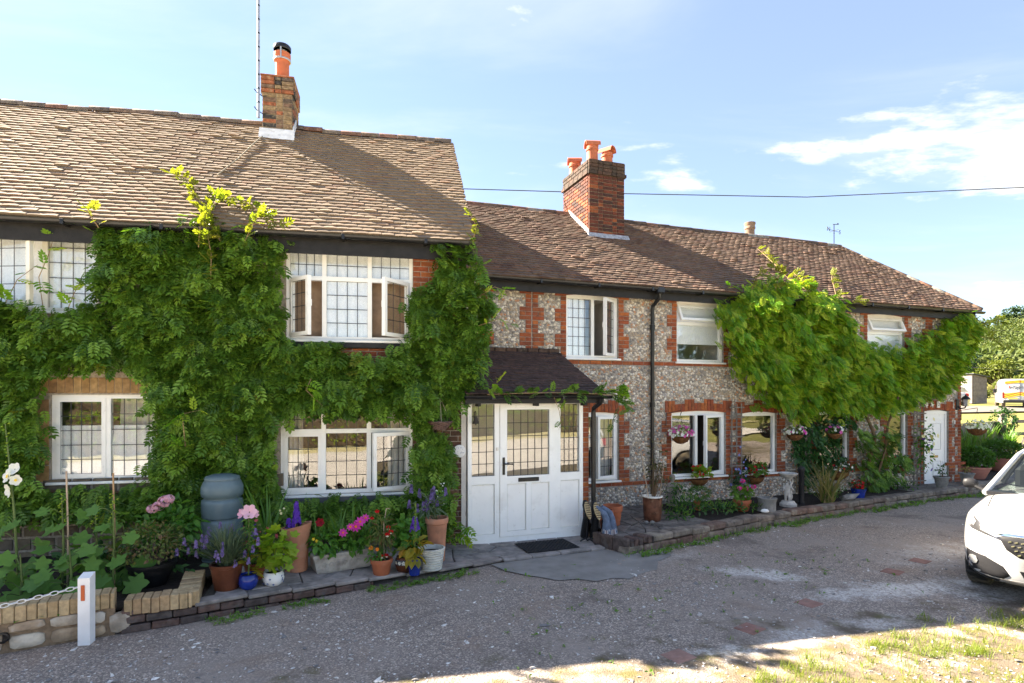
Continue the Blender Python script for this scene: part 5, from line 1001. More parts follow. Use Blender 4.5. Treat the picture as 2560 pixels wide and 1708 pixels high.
climber(H2, 'wisteria_skirt', 'lower wisteria growth cascading beside the dark window near the far door', W2L, 230, .5, 'wisteria_dark', .17, (), seed=.6, clump=3., young=.12, tmpl=PINN_L)
for pts, n in (([(6.2, -.5, 4.3), (6.45, .3, 4.72), (6.6, .8, 5.12), (6.72, 1.2, 5.42), (6.9, 1.7, 5.75)], 22), ([(6.3, -.5, 4.3), (6.3, -.2, 4.6), (6.45, .2, 4.85)], 18), ([(6.9, -.5, 4.2), (7.3, -.1, 4.5), (7.9, .5, 4.9), (8.3, .8, 5.08)], 12), ([(4.75, -.45, 4.2), (4.85, -.45, 4.5), (5.05, -.45, 4.6)], 9), ([(5.3, -.5, 4.3), (5.4, -.5, 4.6), (5.2, -.5, 4.7)], 10), ([(11.5, -.4, 3.6), (11.9, -.5, 3.5), (12.2, -.6, 3.35)], 10), ([(11.6, -.4, 3.9), (11.95, -.5, 4.0), (12.1, -.5, 3.9)], 9), ([(7.3, -.3, 4.05), (7.6, -.35, 4.25), (7.75, -.36, 4.2)], 6)):
    shoot(w2, o2, pts, .006, .14, int(n*1.7))
climber(H2, 'dark_climber', 'dense dark evergreen climber between the two hanging baskets', [(6.3, 1.74), (8.0, 1.72), (7.7, 1.35), (7.0, .5), (6.3, .3), (6.1, 1.03)], 900, .34, 'dark_leaf', .095, [(7.35, 7.9, .66, 1.5)], seed=3.3, clump=5., tmpl=LEAF)
# ---------------------------------------------------------------- tree builder
def tree(name, label, x, y, h, crown, mat, leafn, lsize, trunk=.22, z0=None, group=None, lobes=9, cat='tree', low=.32):
    z = float(ground_h(x, y)) if z0 is None else z0; t = thing(name, label, cat, (x, y, z-.05), rng.uniform(0, 360), group); zc = h-crown[2]
    b = MB(); b.tube([(0, 0, 0), (.05, .03, h*.25), (-.05, .05, h*.5), (.02, 0, h*.8)], [trunk, trunk*.75, trunk*.5, trunk*.15], 9); P = []; D = []
    for k in range(lobes):
        d = rand_dirs(1)[0]; d[2] = d[2]*.8; c = np.array([0, 0, zc])+d*np.array(crown)*rng.uniform(.35, .68); r = np.array(crown)*rng.uniform(.36, .56); p, o = blob(c, r, int(leafn/lobes), .6); P.append(p); D.append(o)
        b.tube([(0, 0, h*low+k*.02*h), tuple(c*.5+np.array([0, 0, h*low*.5])), tuple(c)], [trunk*.35, trunk*.22, trunk*.08], 6)
    b.build('trunk', 'bark', t, smooth=50); foliage(t, mat, np.concatenate(P), np.concatenate(D), lsize, LEAF, droop=.3, lift=.6, jit=.6, name='crown'); return t
# ---------------------------------------------------------------- pots and garden plants in front of the left cottage
def pot(par, mat, r, h, kind='plain', soil=True, name='pot', n=24):
    if kind == 'plain': pr = [(r*.72, 0), (r*.95, h*.86), (r*1.0, h*.87), (r*1.02, h), (r*.9, h), (r*.86, h*.85)]
    elif kind == 'rim': pr = [(r*.70, 0), (r*.74, .01), (r*.90, h*.70), (r*.99, h*.72), (r*1.03, h*.95), (r*1.0, h), (r*.88, h), (r*.84, h*.82)]
    elif kind == 'round': pr = [(r*.6, 0), (r*.85, h*.15), (r*1.03, h*.45), (r*1.0, h*.75), (r*.86, h*.93), (r*.9, h), (r*.8, h), (r*.76, h*.85)]
    elif kind == 'bowl': pr = [(r*.62, 0), (r*.66, .02), (r*.85, h*.55), (r*.9, h*.62), (r*.91, h*.72), (r*1.0, h*.84), (r*1.03, h*.9), (r*1.03, h), (r*.93, h), (r*.88, h*.85)]
    elif kind == 'urn': pr = [(r*.66, 0), (r*.66, h*.08), (r*.55, h*.13), (r*.6, h*.2), (r*.78, h*.5), (r*.82, h*.72), (r*.95, h*.88), (r*1.05, h*.95), (r*1.0, h), (r*.85, h), (r*.8, h*.85)]
    elif kind == 'tall': pr = [(r*.72, 0), (r*.74, h*.2), (r*.80, h*.5), (r*.90, h*.8), (r*.93, h*.86), (r*1.02, h*.88), (r*1.05, h*.96), (r*1.02, h), (r*.9, h), (r*.85, h*.85)]
    else: pr = kind
    o = MB().lathe(pr, n).build(name, mat, par, smooth=38)
    if soil: MB().lathe([(r*.84, h*.86), (r*.4, h*.9), (0, h*.91)], 14).build('soil', 'soil', par, smooth=60)
    return o
def stems(par, pts, rad=.004, mat='stem', name='stems', n=5):
    m = MB()
    for p in pts: m.tube(p, rad, n)
    o = m.build(name, mat, par, smooth=60); o['kind'] = 'stuff'; return o
def spikes(par, mat, tops, l, r, n=26, name='flower_spikes', tmpl=None, size=.02):
    P = []; D = []
    for t in tops:
        q = rng.random(n); th = rng.uniform(0, 6.28, n); w = r*(1-.75*q); d = np.stack([np.cos(th), np.sin(th), np.full(n, .3)], -1); P.append(np.array(t)+np.stack([w*np.cos(th), w*np.sin(th), -l+q*l], -1)); D.append(d)
    return cloud(name, mat, par, tmpl or BLOOM, np.concatenate(P), face_frames(np.concatenate(D)), np.full(len(P)*n, size), None, False)
def lavender_plant(par, z, r, n=420, tops=26, hi=.42, mat='grey_leaf', fl='fl_lav'):
    blades(par, mat, (0, 0, z), n, r*1.25, .55, .07, name='foliage', wide=.5); T = []; S_ = []
    for k in range(tops):
        a = rng.uniform(0, 6.28); q = rng.uniform(.25, 1.1)*r*1.25; hgt = z+hi*rng.uniform(.35, 1.05)*(1-.25*q/r*.5); T.append((q*math.cos(a), q*math.sin(a), hgt)); S_.append([(0, 0, z), (q*.4*math.cos(a), q*.4*math.sin(a), z+(hgt-z)*.6), T[-1]])
    stems(par, S_, .0025, 'stem'); spikes(par, fl, T, .07, .016, 22, size=.013)
t = thing('potted_lavender', 'lavender in a dark brown pot at the corner of the buff brick edging', 'potted plant', (-3.02, 6.14, zp(-3.02))); pot(t, 'brown_glaze', .165, .27); lavender_plant(t, .24, .38, 620, 34, .46)
t = thing('potted_lily', 'pink-topped leafy lily with yellowing leaves in a small cobalt blue pot', 'potted plant', (-2.80, 6.16, zp(-2.8))); pot(t, 'blue_glaze', .095, .16, 'round')
stems(t, [[(0, 0, .13), (.01, .01, .45), (0, 0, .80)]], .008); P = np.stack([rng.normal(0, .012, 90), rng.normal(0, .012, 90), rng.uniform(.25, .78, 90)], -1); foliage(t, 'mid_leaf', P, unit(rand_dirs(90)*np.array([1, 1, .2])), .075, NARROW, .1)
for k in range(10): a = k*.63+.2; o = cloud('leaf', 'yellow_leaf', t, LEAF, np.array([[.03*math.cos(a), .03*math.sin(a), .17+.018*k]]), frames(np.array([[math.cos(a), math.sin(a), -.35+.09*k]]), np.array([[0, 0, 1.]])), np.array([.15]), None, False, None)
flowers(t, 'fl_palepink', [(.03, -.04, .82), (-.05, -.03, .80), (.0, .04, .83), (.06, .02, .79)], [(.3, -1, .4), (-.6, -.8, .3), (0, 0, 1), (1, -.3, .2)], .055, RUFFLE)
t = thing('snapdragon_clump', 'loose clump of red and coral flowers between lavender and tall terracotta pot', 'flowers', (-2.88, 6.50, zp(-2.88))); pot(t, 'terracotta', .12, .18)
P, D = blob((0, 0, .42), (.24, .2, .26), 120, .3); foliage(t, 'azalea_leaf', P, D, .05); flowers(t, 'fl_coral', P[:38], D[:38]*np.array([1, 1, .5])+np.array([0, -.7, .2]), .026, RUFFLE); flowers(t, 'fl_orange', P[40:43]+np.array([-.1, -.1, .05]), D[40:43]+np.array([0, -1, .3]), .03); flowers(t, 'fl_purple', P[50:58], D[50:58]+np.array([0, -1, 0]), .02); stems(t, [[(0, 0, .1), tuple(p*.6), tuple(p)] for p in P[:30]], .003)
t = thing('potted_maple', 'lime green cut-leaved plant in a blue and white patterned pot', 'potted plant', (-2.60, 6.32, zp(-2.6))); pot(t, 'plaque', .11, .15, 'round')
m = MB()
for k in range(26): a = rng.uniform(0, 6.28); z = rng.uniform(.03, .11); r = .11*1.05; m.add([((r+.001)*math.cos(a+dx/r)*(.92+.08*math.sin(z*25)), (r+.001)*math.sin(a+dx/r)*(.92+.08*math.sin(z*25)), z+dz) for dx, dz in ((-.014, 0), (0, -.011), (.014, 0), (0, .011))], [(0, 1, 2, 3)])
o = m.build('pattern', 'ink_blue', t); o['kind'] = 'stuff'
P, D = blob((.02, 0, .40), (.21, .18, .22), 120, .35); foliage(t, 'lime_leaf', P, D, .10, lobed(5), .5, .8); stems(t, [[(0, 0, .1), (p[0]*.4, p[1]*.4, p[2]*.7), tuple(p)] for p in P[:24]], .003)
t = thing('terracotta_chimney_planter', 'tall pale terracotta planter with slanting broken rim and purple delphinium', 'potted plant', (-2.55, 6.86, zp(-2.55)))
pr = [(.125, 0), (.13, .05), (.135, .25), (.155, .42), (.17, .50), (.175, .53), (.155, .53), (.14, .45)]; V = MB().lathe(pr, 28); v = V.V[0]; k = v[:, 2] > .4; v[k, 2] += (v[k, 0]*.2); V.build('pot', 'pale_terracotta', t, smooth=40); MB().lathe([(.14, .40), (0, .43)], 16).build('soil', 'soil', t)
spikes(t, 'fl_purple', [(.02, -.05, .80)], .26, .05, 70, 'delphinium', size=.024); spikes(t, 'fl_purple', [(-.06, -.08, .62)], .12, .035, 26, 'delphinium', size=.022); stems(t, [[(0, 0, .4), (.02, -.05, .78)], [(-.02, 0, .4), (-.06, -.08, .6)], [(-.05, 0, .4), (-.14, -.02, .72)], [(-.05, 0, .4), (-.18, -.03, .70)]], .004); P, D = blob((-.03, 0, .52), (.15, .13, .1), 60, .2); foliage(t, 'mid_leaf', P, D, .06, NARROW)
flowers(t, 'fl_cream', [(-.14, -.02, .73), (-.18, -.03, .71), (-.11, -.02, .70), (-.16, -.05, .68)], rand_dirs(4)+np.array([0, -.6, .6]), .014)
t = thing('stone_trough', 'carved grey stone trough of dahlias with magenta blooms', 'planter', (-2.06, 7.02, zp(-2.06)), 33)
V = []
for z, w, d in ((0, .31, .105), (.03, .325, .115), (.17, .355, .13), (.20, .37, .14), (.225, .37, .14)):
    for x, y in ((-w, -d), (w, -d), (w, d), (-w, d)): V.append((x, y, z))
F = [(3, 2, 1, 0)]+[(4*k+i, 4*k+(i+1) % 4, 4*k+4+(i+1) % 4, 4*k+4+i) for k in range(4) for i in range(4)]+[(16, 17, 18, 19)]; MB().add(V, F).build('trough', 'cast_stone', t)
for k in range(7):
    x = -.24+k*.08; o = MB().tube([(x+.028*math.cos(a)*(1-a*.055), -.128-.012*0, .10+.028*math.sin(a)*(1-a*.055)) for a in np.linspace(0, 9, 16)], .005, 5).build('scroll', 'cast_stone', t, smooth=60)
for cx, rr in ((-.2, .20), (.17, .24)):
    P, D = blob((cx, -.02, .33), (rr, .17, .15), 170, .35); foliage(t, 'mid_leaf', P, D, .085)
for cx, n, hh in ((-.02, 11, .52), (.16, 12, .60), (.31, 7, .50), (-.28, 6, .5)): blades(t, 'blade_leaf', (cx, .05, .2), n, hh, .16, .03, wide=1.15)
fl = [(-.04, -.18, .47), (.045, -.19, .53), (.11, -.19, .525), (.165, -.18, .575), (.235, -.17, .61)]; flowers(t, 'fl_magenta', fl, [(-.2, -1, .3)]*5, .052, DAISY); flowers(t, 'fl_orange', [(x-.003, y-.012, z+.004) for x, y, z in fl], [(-.2, -1, .3)]*5, .014, name='flower_eye'); flowers(t, 'fl_darkred', [(-.28, -.08, .60)], [(-.3, -1, .3)], .045, RUFFLE); flowers(t, 'fl_yellow', [(-.36, -.1, .42), (-.33, -.12, .40)], [(0, -1, .3)]*2, .018); stems(t, [[(x*.8, 0, .3), (x, y+.01, z)] for x, y, z in fl]+[[(-.26, 0, .3), (-.28, -.07, .6)]], .004)
t = thing('potted_fuchsia', 'bushy red fuchsia and narrow-leaved shrub in a rimmed terracotta pot', 'potted plant', (-1.55, 6.89, zp(-1.55))); pot(t, 'terracotta', .13, .185, 'rim')
P, D = blob((.0, .02, .48), (.17, .15, .28), 190, .15); foliage(t, 'azalea_leaf', P, D, .085, NARROW, .35); P2, D2 = blob((-.06, -.04, .24), (.11, .09, .07), 60, .3); foliage(t, 'mid_leaf', P2, D2, .05, name='low_leaves'); flowers(t, 'fl_orange', [(-.11, -.06, .32), (-.03, -.08, .31)], [(0, -1, .4)]*2, .026, RUFFLE); flowers(t, 'fl_red', [(.10, -.08, .58), (.13, -.08, .53), (.09, -.09, .50), (.03, -.10, .25), (.08, -.1, .26), (-.04, -.05, .76), (-.1, -.05, .68)], [(.1, -.8, -.5)]*7, .028, RUFFLE); flowers(t, 'fl_white', [(.10, -.085, .555), (.13, -.085, .505), (.09, -.095, .475), (.03, -.105, .225), (.085, -.105, .235)], [(.1, -.7, -.7)]*5, .017, RUFFLE); stems(t, [[(0, 0, .15), (p[0]*.5, p[1]*.5, .3), tuple(p)] for p in P[:30]], .003); MB().tube([(.03, 0, .18), (.03, -.01, .6), (.06, -.01, .78), (.1, -.01, .77)], .005, 6).build('cane', 'pale_cane', t)
t = thing('patterned_pot_plant', 'leafy plant in a dark patterned pot between the fuchsia and blue pot', 'potted plant', (-1.30, 7.02, zp(-1.3))); pot(t, 'brown_glaze', .11, .19, 'round')
MB().lathe([(.112, .10), (.1135, .105), (.1135, .155), (.108, .16)], 24).build('band', 'slate_grey', t, smooth=40)
for a in (-110, -85, -60, -135): o = flowers(t, 'fl_white', [(.116*math.cos(R(a)), .116*math.sin(R(a)), .13)], [(math.cos(R(a)), math.sin(R(a)), 0)], .02, name='painted_flower')
P, D = blob((.0, .05, .42), (.19, .16, .22), 150, .25); foliage(t, 'mid_leaf', P, D, .085, lobed(5), .4); stems(t, [[(0, 0, .15), tuple(p)] for p in P[:18]], .003); spikes(t, 'fl_purple', [(.13, -.03, .66)], .15, .06, 60, 'flower_ball', size=.024)
t = thing('potted_lobelia', 'yellow-green flower spike with yellow leaves in a cobalt blue pot with ring handle', 'potted plant', (-1.165, 6.93, zp(-1.17))); pot(t, 'blue_glaze', .085, .19); MB().tube([(-.035+.035*math.cos(a)+.03, -.085-.006, .125+.03*math.sin(a)) for a in np.linspace(0, 6.28, 14)], .008, 6).build('ring', 'blue_glaze', t, smooth=60)
stems(t, [[(0, 0, .15), (.005, 0, .55), (.015, 0, .86)]], .007); spikes(t, 'lime_leaf', [(.012, 0, .86)], .42, .022, 110, 'flower_spike', NARROW, .022); P, D = blob((0, 0, .34), (.13, .12, .1), 40, .4); foliage(t, 'yellow_leaf', P, D, .11, LEAF, .3)
for a in (-60, -125, -95, 170, 10): cloud('leaf', 'yellow_leaf', t, LEAF, np.array([[.05*math.cos(R(a)), .05*math.sin(R(a)), .22]]), frames(np.array([[math.cos(R(a)), math.sin(R(a)), -.9]]), np.array([[math.cos(R(a)), math.sin(R(a)), .5]])), np.array([.15]), None, False, None)
t = thing('white_basket_pot', 'weathered white basket-weave pot beside the tall terracotta planter', 'potted plant', (-1.0, 7.18, zp(-1.0)))
pr = [(.12, 0)]
for k in range(8): pr += [(.125+.004*k, .03*k+.004), (.135+.004*k, .03*k+.012), (.135+.004*k, .03*k+.022), (.125+.004*k, .03*k+.029)]
pr += [(.168, .245), (.172, .265), (.155, .27), (.145, .2)]; MB().lathe(pr, 26).build('pot', 'white_pot', t, smooth=50); MB().lathe([(.15, .21), (0, .225)], 14).build('soil', 'soil', t)
t = thing('tall_terracotta_planter', 'tall terracotta long-tom planter with blue salvia next to the brick pier', 'potted plant', (-.98, 7.56, zp(-.98))); pot(t, 'pale_terracotta', .145, .56, 'tall'); P, D = blob((-.08, -.05, .72), (.22, .2, .16), 120, .3); foliage(t, 'grey_leaf', P, D, .09, NARROW, .3)
T = [(rng.normal(-.16, .16), rng.normal(-.1, .06), rng.uniform(.72, 1.02)) for _ in range(13)]; spikes(t, 'fl_lav', T, .10, .02, 26, size=.017); stems(t, [[(0, 0, .5), p] for p in T], .003); P, D = blob((.02, .05, .85), (.16, .1, .25), 60, .2); foliage(t, 'mid_leaf', P, D, .035, name='wispy_leaves'); flowers(t, 'fl_white', P[:10], D[:10]+np.array([0, -.8, 0]), .012)
t = thing('water_butt', 'blue-grey ribbed plastic water butt standing against the wisteria', 'water butt', (-3.62, 7.25, .10))
pr = [(.215, 0), (.225, .04)]
for z in (.12, .36, .60): pr += [(.232, z-.012), (.208, z), (.208, z+.012), (.230, z+.026), (.238, z+.10), (.239, z+.20)]
pr += [(.232, .835), (.208, .85), (.208, .865), (.235, .885), (.243, .94), (.24, 1.0), (.215, 1.06), (.20, 1.075), (.198, 1.085)]; MB().lathe(pr, 36).build('barrel', 'butt_plastic', t, smooth=50); MB().lathe([(.204, 1.087), (.206, 1.10), (.19, 1.125), (.12, 1.145), (0, 1.15)], 36).build('lid', 'butt_plastic', t, smooth=50)
MB().box(-.22, .22, -.2, .2, -.1, -.002, .01).build('stand', 'grey_stone', t); MB().tube([(.02, .16, 1.12), (.02, .3, 1.3), (.02, .34, 1.7)], .012, 6).build('inlet_pipe', 'black_plastic', t)
for x, y, lb in ((-2.93, 6.95, 'tall green iris leaves growing beside the water butt'),):
    t = thing('iris', lb, 'plant', (x, y, zp(x))); blades(t, 'blade_leaf', (0, 0, 0), 26, 1.0, .09, .05, wide=.75)
t = thing('tub_azalea', 'dark bronze-leaved shrub in a black plastic tub inside the bed', 'potted plant', (-3.88, 6.25, .20)); pot(t, 'black_pot', .23, .24, 'bowl'); P, D = blob((-.06, 0, .42), (.37, .32, .26), 900, .55, -.5); foliage(t, 'azalea_leaf', P, D, .045); stems(t, [[(0, 0, .2), tuple(p*.8)] for p in P[:40]], .004, 'bark')
t = thing('hydrangea', 'hydrangea bush with one pale pink flower head by the water butt', 'shrub', (-4.05, 6.85, .2)); P, D = blob((0, 0, .45), (.36, .32, .36), 420, .5, -.6); foliage(t, 'mid_leaf', P, D, .085); stems(t, [[(0, 0, 0), tuple(p*.8)] for p in P[:30]], .005)
for c, r in (((.11, -.26, .83), .075), ((.05, -.28, .78), .06), ((-.03, -.27, .745), .055), ((.155, -.26, .86), .05)): P, D = blob(c, (r, r, r*.8), 46, .95); cloud('flower_head', 'fl_palepink', t, BLOOM, P, face_frames(D), np.full(len(P), .022), None, False)
# hollyhocks in the bed
def hollyhock(x, y, h, label, leaves, fl=0, buds=True, lean=(0, 0)):
    t = thing('hollyhock', label, 'hollyhock', (x, y, .2), 0, 'hollyhocks in the walled bed'); top = np.array([lean[0], lean[1], h]); MB().tube([(0, 0, 0), tuple(top*.5+np.array([.02, 0, 0])), tuple(top)], [.014, .011, .005], 7).build('stalk', 'stem', t, smooth=60)
    k = 0
    for k in range(leaves):
        f = (k+.6)/leaves; z = h*(.06+.80*f**1.25)*(.97 if not fl else .62); a = k*2.4+rng.uniform(-.4, .4); sz = .25*(1-.60*f)+rng.uniform(0, .05); q = sz*.75; p = top*(z/h); e = p+np.array([q*math.cos(a), q*math.sin(a), .06])
        MB().tube([tuple(p), tuple((p+e)/2+np.array([0, 0, .02])), tuple(e)], .004, 5).build('leaf_stalk', 'stem', t); d = np.array([[math.cos(a), math.sin(a), -.45]]); nm = np.array([[.2*math.cos(a), .2*math.sin(a)-.9, .8]])
        cloud('leaf', 'hollyhock_leaf', t, LOBED, e[None], frames(d, nm), np.array([sz]), None, True, None)
    if buds:
        n = 16; zz = np.linspace(h*.72, h, n); P = np.stack([top[0]*zz/h+rng.normal(0, .018, n), top[1]*zz/h+rng.normal(0, .018, n), zz], -1); cloud('buds', 'lime_leaf', t, ROCK, P, ident(n), np.full(n, .012), None, True)
    if fl: flowers(t, 'fl_white', [(-.06, -.05, h*.70), (.03, -.07, h*.68), (-.05, -.05, h*.62), (.0, -.05, h*.74)], [(-.5, -1, .3), (.4, -1, .1), (-.6, -1, -.1), (0, -1, .5)], .062, bloom(5, .62, .35)); flowers(t, 'fl_yellow', [(-.068, -.062, h*.70), (.035, -.082, h*.68)], [(-.5, -1, .3), (.4, -1, .1)], .016, name='flower_eye')
hollyhock(-4.98, 5.86, 1.75, 'tall hollyhock with white blooms at the far left of the bed', 7, 1, lean=(-.14, 0)); hollyhock(-4.62, 5.95, 1.02, 'green hollyhock tied to the pale cane', 13); hollyhock(-4.42, 6.15, .85, 'shorter hollyhock behind the pale cane', 10); hollyhock(-4.12, 5.98, 1.02, 'green hollyhock tied to the brown cane', 13); hollyhock(-5.05, 5.5, .75, 'leafy young hollyhock at the left picture edge', 12, buds=False); hollyhock(-4.35, 5.7, .55, 'low broad-leaved young hollyhock behind the chain', 12, buds=False); hollyhock(-4.75, 5.6, .5, 'low hollyhock rosette in front of the white hollyhock', 10, buds=False)
for x, y, h, mt, lb in ((-4.60, 6.0, 1.30, 'pale_cane', 'pale garden cane standing in the hollyhocks'), (-4.13, 6.02, 1.28, 'cane', 'brown garden cane standing in the hollyhocks')):
    t = thing('garden_cane', lb, 'cane', (x, y, .15)); MB().tube([(0, 0, 0), (.0, .01, h*.5), (-.01, 0, h)], .009, 7).build('rod', mt, t, smooth=60)
t = thing('pansy_clump', 'yellow and purple pansies behind the white chain', 'flowers', (-4.55, 5.22, .2)); P, D = blob((0, 0, .07), (.55, .16, .09), 220, .2, -.2); foliage(t, 'mid_leaf', P, D, .05); a = [(-.33, -.10, .22), (-.26, -.1, .25), (-.35, -.12, .15)]; flowers(t, 'fl_yellow', a, [(0, -1, .4)]*3, .035, bloom(5, .6, .1)); flowers(t, 'ink_black', [(x, y-.012, z-.004) for x, y, z in a], [(0, -1, .4)]*3, .012, name='flower_eye'); flowers(t, 'fl_purple', [(-.15, -.1, .13), (.15, -.05, .10), (.3, 0, .12), (.36, .02, .1)], [(0, -1, .5)]*4, .035, bloom(5, .6, .1)); flowers(t, 'fl_orange', [(.08, -.08, .10)], [(0, -1, .5)], .03)
t = thing('bed_greenery', 'low mixed greenery at the foot of the cottage wall', 'plants', (-4.5, 6.6, .2)); P, D = blob((0, 0, .12), (1.2, .55, .18), 500, .1, -.1); foliage(t, 'dark_leaf', P, D, .10, LEAF); t['kind'] = 'stuff'
# ---------------------------------------------------------------- fittings on the left cottage and porch
t = on(H1, 'wall_plaque', 'round white ceramic plaque half hidden by leaves on the pier', 'plaque', -.10, -.02, 1.42); o = MB().lathe([(.088, 0), (.092, .006), (.09, .014), (.08, .018), (0, .018)], 28).build('disc', 'plaque', t, smooth=40); o.rotation_euler = (R(90), 0, 0)
m = MB()
for k in range(22): a = rng.uniform(0, 6.28); r = .07*math.sqrt(rng.random()); m.add([(r*math.cos(a)+dx, -.0195, r*math.sin(a)+dz) for dx, dz in ((-.006, 0), (0, -.003), (.006, .001), (0, .004))], [(0, 1, 2, 3)])
o = m.build('painted_motif', 'ink_blue', t); o['kind'] = 'stuff'
t = on(H1, 'wicker_hanging_basket', 'empty wicker hanging basket left of the porch', 'hanging basket', -.40, -.30, 1.76); m = MB()
for k in range(9): m.tube([((.075+.012*k)*math.cos(a), (.075+.012*k)*math.sin(a), .013*k+.004*math.sin(a*9+k*3)) for a in np.linspace(0, 6.283, 25)], .009, 5)
m.build('bowl', 'wicker', t, smooth=60)
for a in (0, 120, 240): MB().tube([(.165*math.cos(R(a+30)), .165*math.sin(R(a+30)), .11), (0, 0, .44)], .004, 5).build('cord', 'rope', t)
MB().tube([(0, 0, .44), (0, .1, .47), (0, .30, .47)], .006, 6).build('bracket', 'iron', t)
t = on(H1, 'wall_lantern', 'small black box lantern at the top of the pier beside the porch', 'lamp', -.14, -.03, 2.26); MB().box(-.05, .05, -.09, .02, -.09, .07, .012).build('body', 'iron', t); MB().box(-.04, .04, -.096, -.091, -.07, .03).build('glass', 'lamp_lens', t)
t = on(H1, 'flood_light', 'white security floodlight angled off the cottage corner', 'lamp', .10, -.12, 3.93); o = MB().box(-.025, .025, -.10, .10, -.12, .12, .01).build('housing', 'old_white', t); o.rotation_euler = (0, R(28), R(20)); MB().tube([(0, 0, 0), (-.12, .1, 0)], .012, 6).build('arm', 'iron', t)
t = on(HP, 'door_bell', 'old bronze hanging bell on a scroll bracket by the porch', 'bell', .09, -.10, 1.83); MB().lathe([(.052, -.01), (.048, 0), (.034, .03), (.028, .07), (.02, .09), (0, .095)], 18).build('bell', 'bell_bronze', t, smooth=45); MB().tube([(0, .09, .06), (0, .08, .15), (0, .02, .17), (0, 0, .15), (0, 0, .09)], .008, 6).build('bracket', 'bell_bronze', t, smooth=60); MB().lathe([(0, -.035), (.01, -.025), (.004, 0)], 8).build('clapper', 'bell_bronze', t)
t = on(H1, 'wooden_trellis', 'weathered wooden ladder trellis among leaves left of the pier', 'trellis', -.58, -.05, .85)
for x in (-.1, .1): MB().box(x-.014, x+.014, -.02, .0, 0, 1.15).build('upright', 'grey_wood', t)
for k in range(5): MB().box(-.16, .16, -.04, -.0205, .08+k*.24, .105+k*.24).build('slat', 'grey_wood', t)
# ---------------------------------------------------------------- boots on their rack
def boots():
    t = thing('boot_rack', 'low black iron boot rack by the porch corner', 'rack', (1.16, 8.70, .05), 20)
    MB().tube([(-.18, -.05, .02), (-.1, -.07, .06), (-.06, -.05, .02), (.0, -.06, .05), (.3, -.03, .04)], .012, 7).build('base_bar', 'iron', t, smooth=60)
    for x in (-.05, .06, .2, .3): MB().tube([(x, .0, .03), (x, -.03, .30)], .009, 6).build('peg', 'iron', t)
    def dark(dx, dy, lb):
        b = thing('wellington_boot', lb, 'boot', (1.16+dx, 8.70+dy, .06), 15); sh = np.array([0, .10, .03]); hl = np.array([0, 0, .36])
        m = MB(); m.tube([tuple(sh), tuple((sh+hl)/2), tuple(hl), tuple(hl+np.array([0, -.03, .06]))], [.062, .058, .05, .045], 12); m.tube([tuple(hl+np.array([0, -.02, -.03])), tuple(hl+np.array([0, .01, .06])), tuple(hl+np.array([0, .05, .16])), tuple(hl+np.array([0, .075, .22]))], [.04, .045, .048, .03], 12); m.build('upper', 'boot_black', b, smooth=60)
        n = 16; pts = [(.044*math.sin(a)*(1+.18*math.cos(a)), .14*math.cos(a)) for a in np.linspace(0, 2*math.pi, n, endpoint=False)]; o = MB().prism([(x, y) for x, y in pts], 2, 0, .02).build('sole', 'boot_sole', b); o.location = hl+np.array([0, -.045, .085]); o.rotation_euler = (R(55), 0, 0)
        for k in range(7): o2 = MB().box(-.032, .032, -.006, .006, .0205, .025).build('tread_bar', 'tread', b); y = -.105+k*.035; a = R(55); o2.location = (o.location.x, o.location.y+y*math.cos(a), o.location.z+y*math.sin(a)); o2.rotation_euler = (a, 0, 0)
    dark(-.04, 0, 'left black wellington boot upside down with tan sole up'); dark(.09, -.05, 'right black wellington boot upside down, next to the patterned pair')
    def jack(dx, dy, rot, lb):
        b = thing('patterned_boot', lb, 'boot', (1.16+dx, 8.70+dy, .07), rot); pth = [(0, 0, .0), (0, 0, .12), (-.005, 0, .24), (-.012, 0, .32), (-.045, 0, .40), (-.11, 0, .455), (-.165, 0, .50)]; rd = [.088, .078, .062, .052, .05, .042, .028]; MB().tube(pth, rd, 16).build('upper', 'boot_blue', b, smooth=60)
        def band(a0, a1, z0, z1, mat, q=.002):
            V = []; F = []
            for i in range(5):
                z = z0+(z1-z0)*i/4; r = np.interp(z, [0, .12, .24, .32], rd[:4])+q
                for j in range(4): a = R(a0+(a1-a0)*j/3); V.append((np.interp(z, [0, .12, .24, .32], [0, 0, -.005, -.012])+r*math.sin(a), -r*math.cos(a), z))
            for i in range(4):
                for j in range(3): F.append((i*4+j, i*4+j+1, i*4+j+5, i*4+j+4))
            MB().add(V, F).build('stripe', mat, b)
        for a in (-75, 0, 75): band(a-19, a+19, .001, .17, 'boot_stripe', .002); band(a-9, a+9, .002, .17, 'boot_faded', .0035)
        band(-100, 100, .155, .185, 'boot_stripe', .003)
        for a in (-40, 36): band(a-6, a+6, .001, .12, 'boot_stripe', .002)
    jack(.25, -.09, -14, 'blue patterned wellington upside down with pale striped cuff, in front'); jack(.34, -.03, 10, 'blue patterned wellington upside down, behind its pair')
boots()
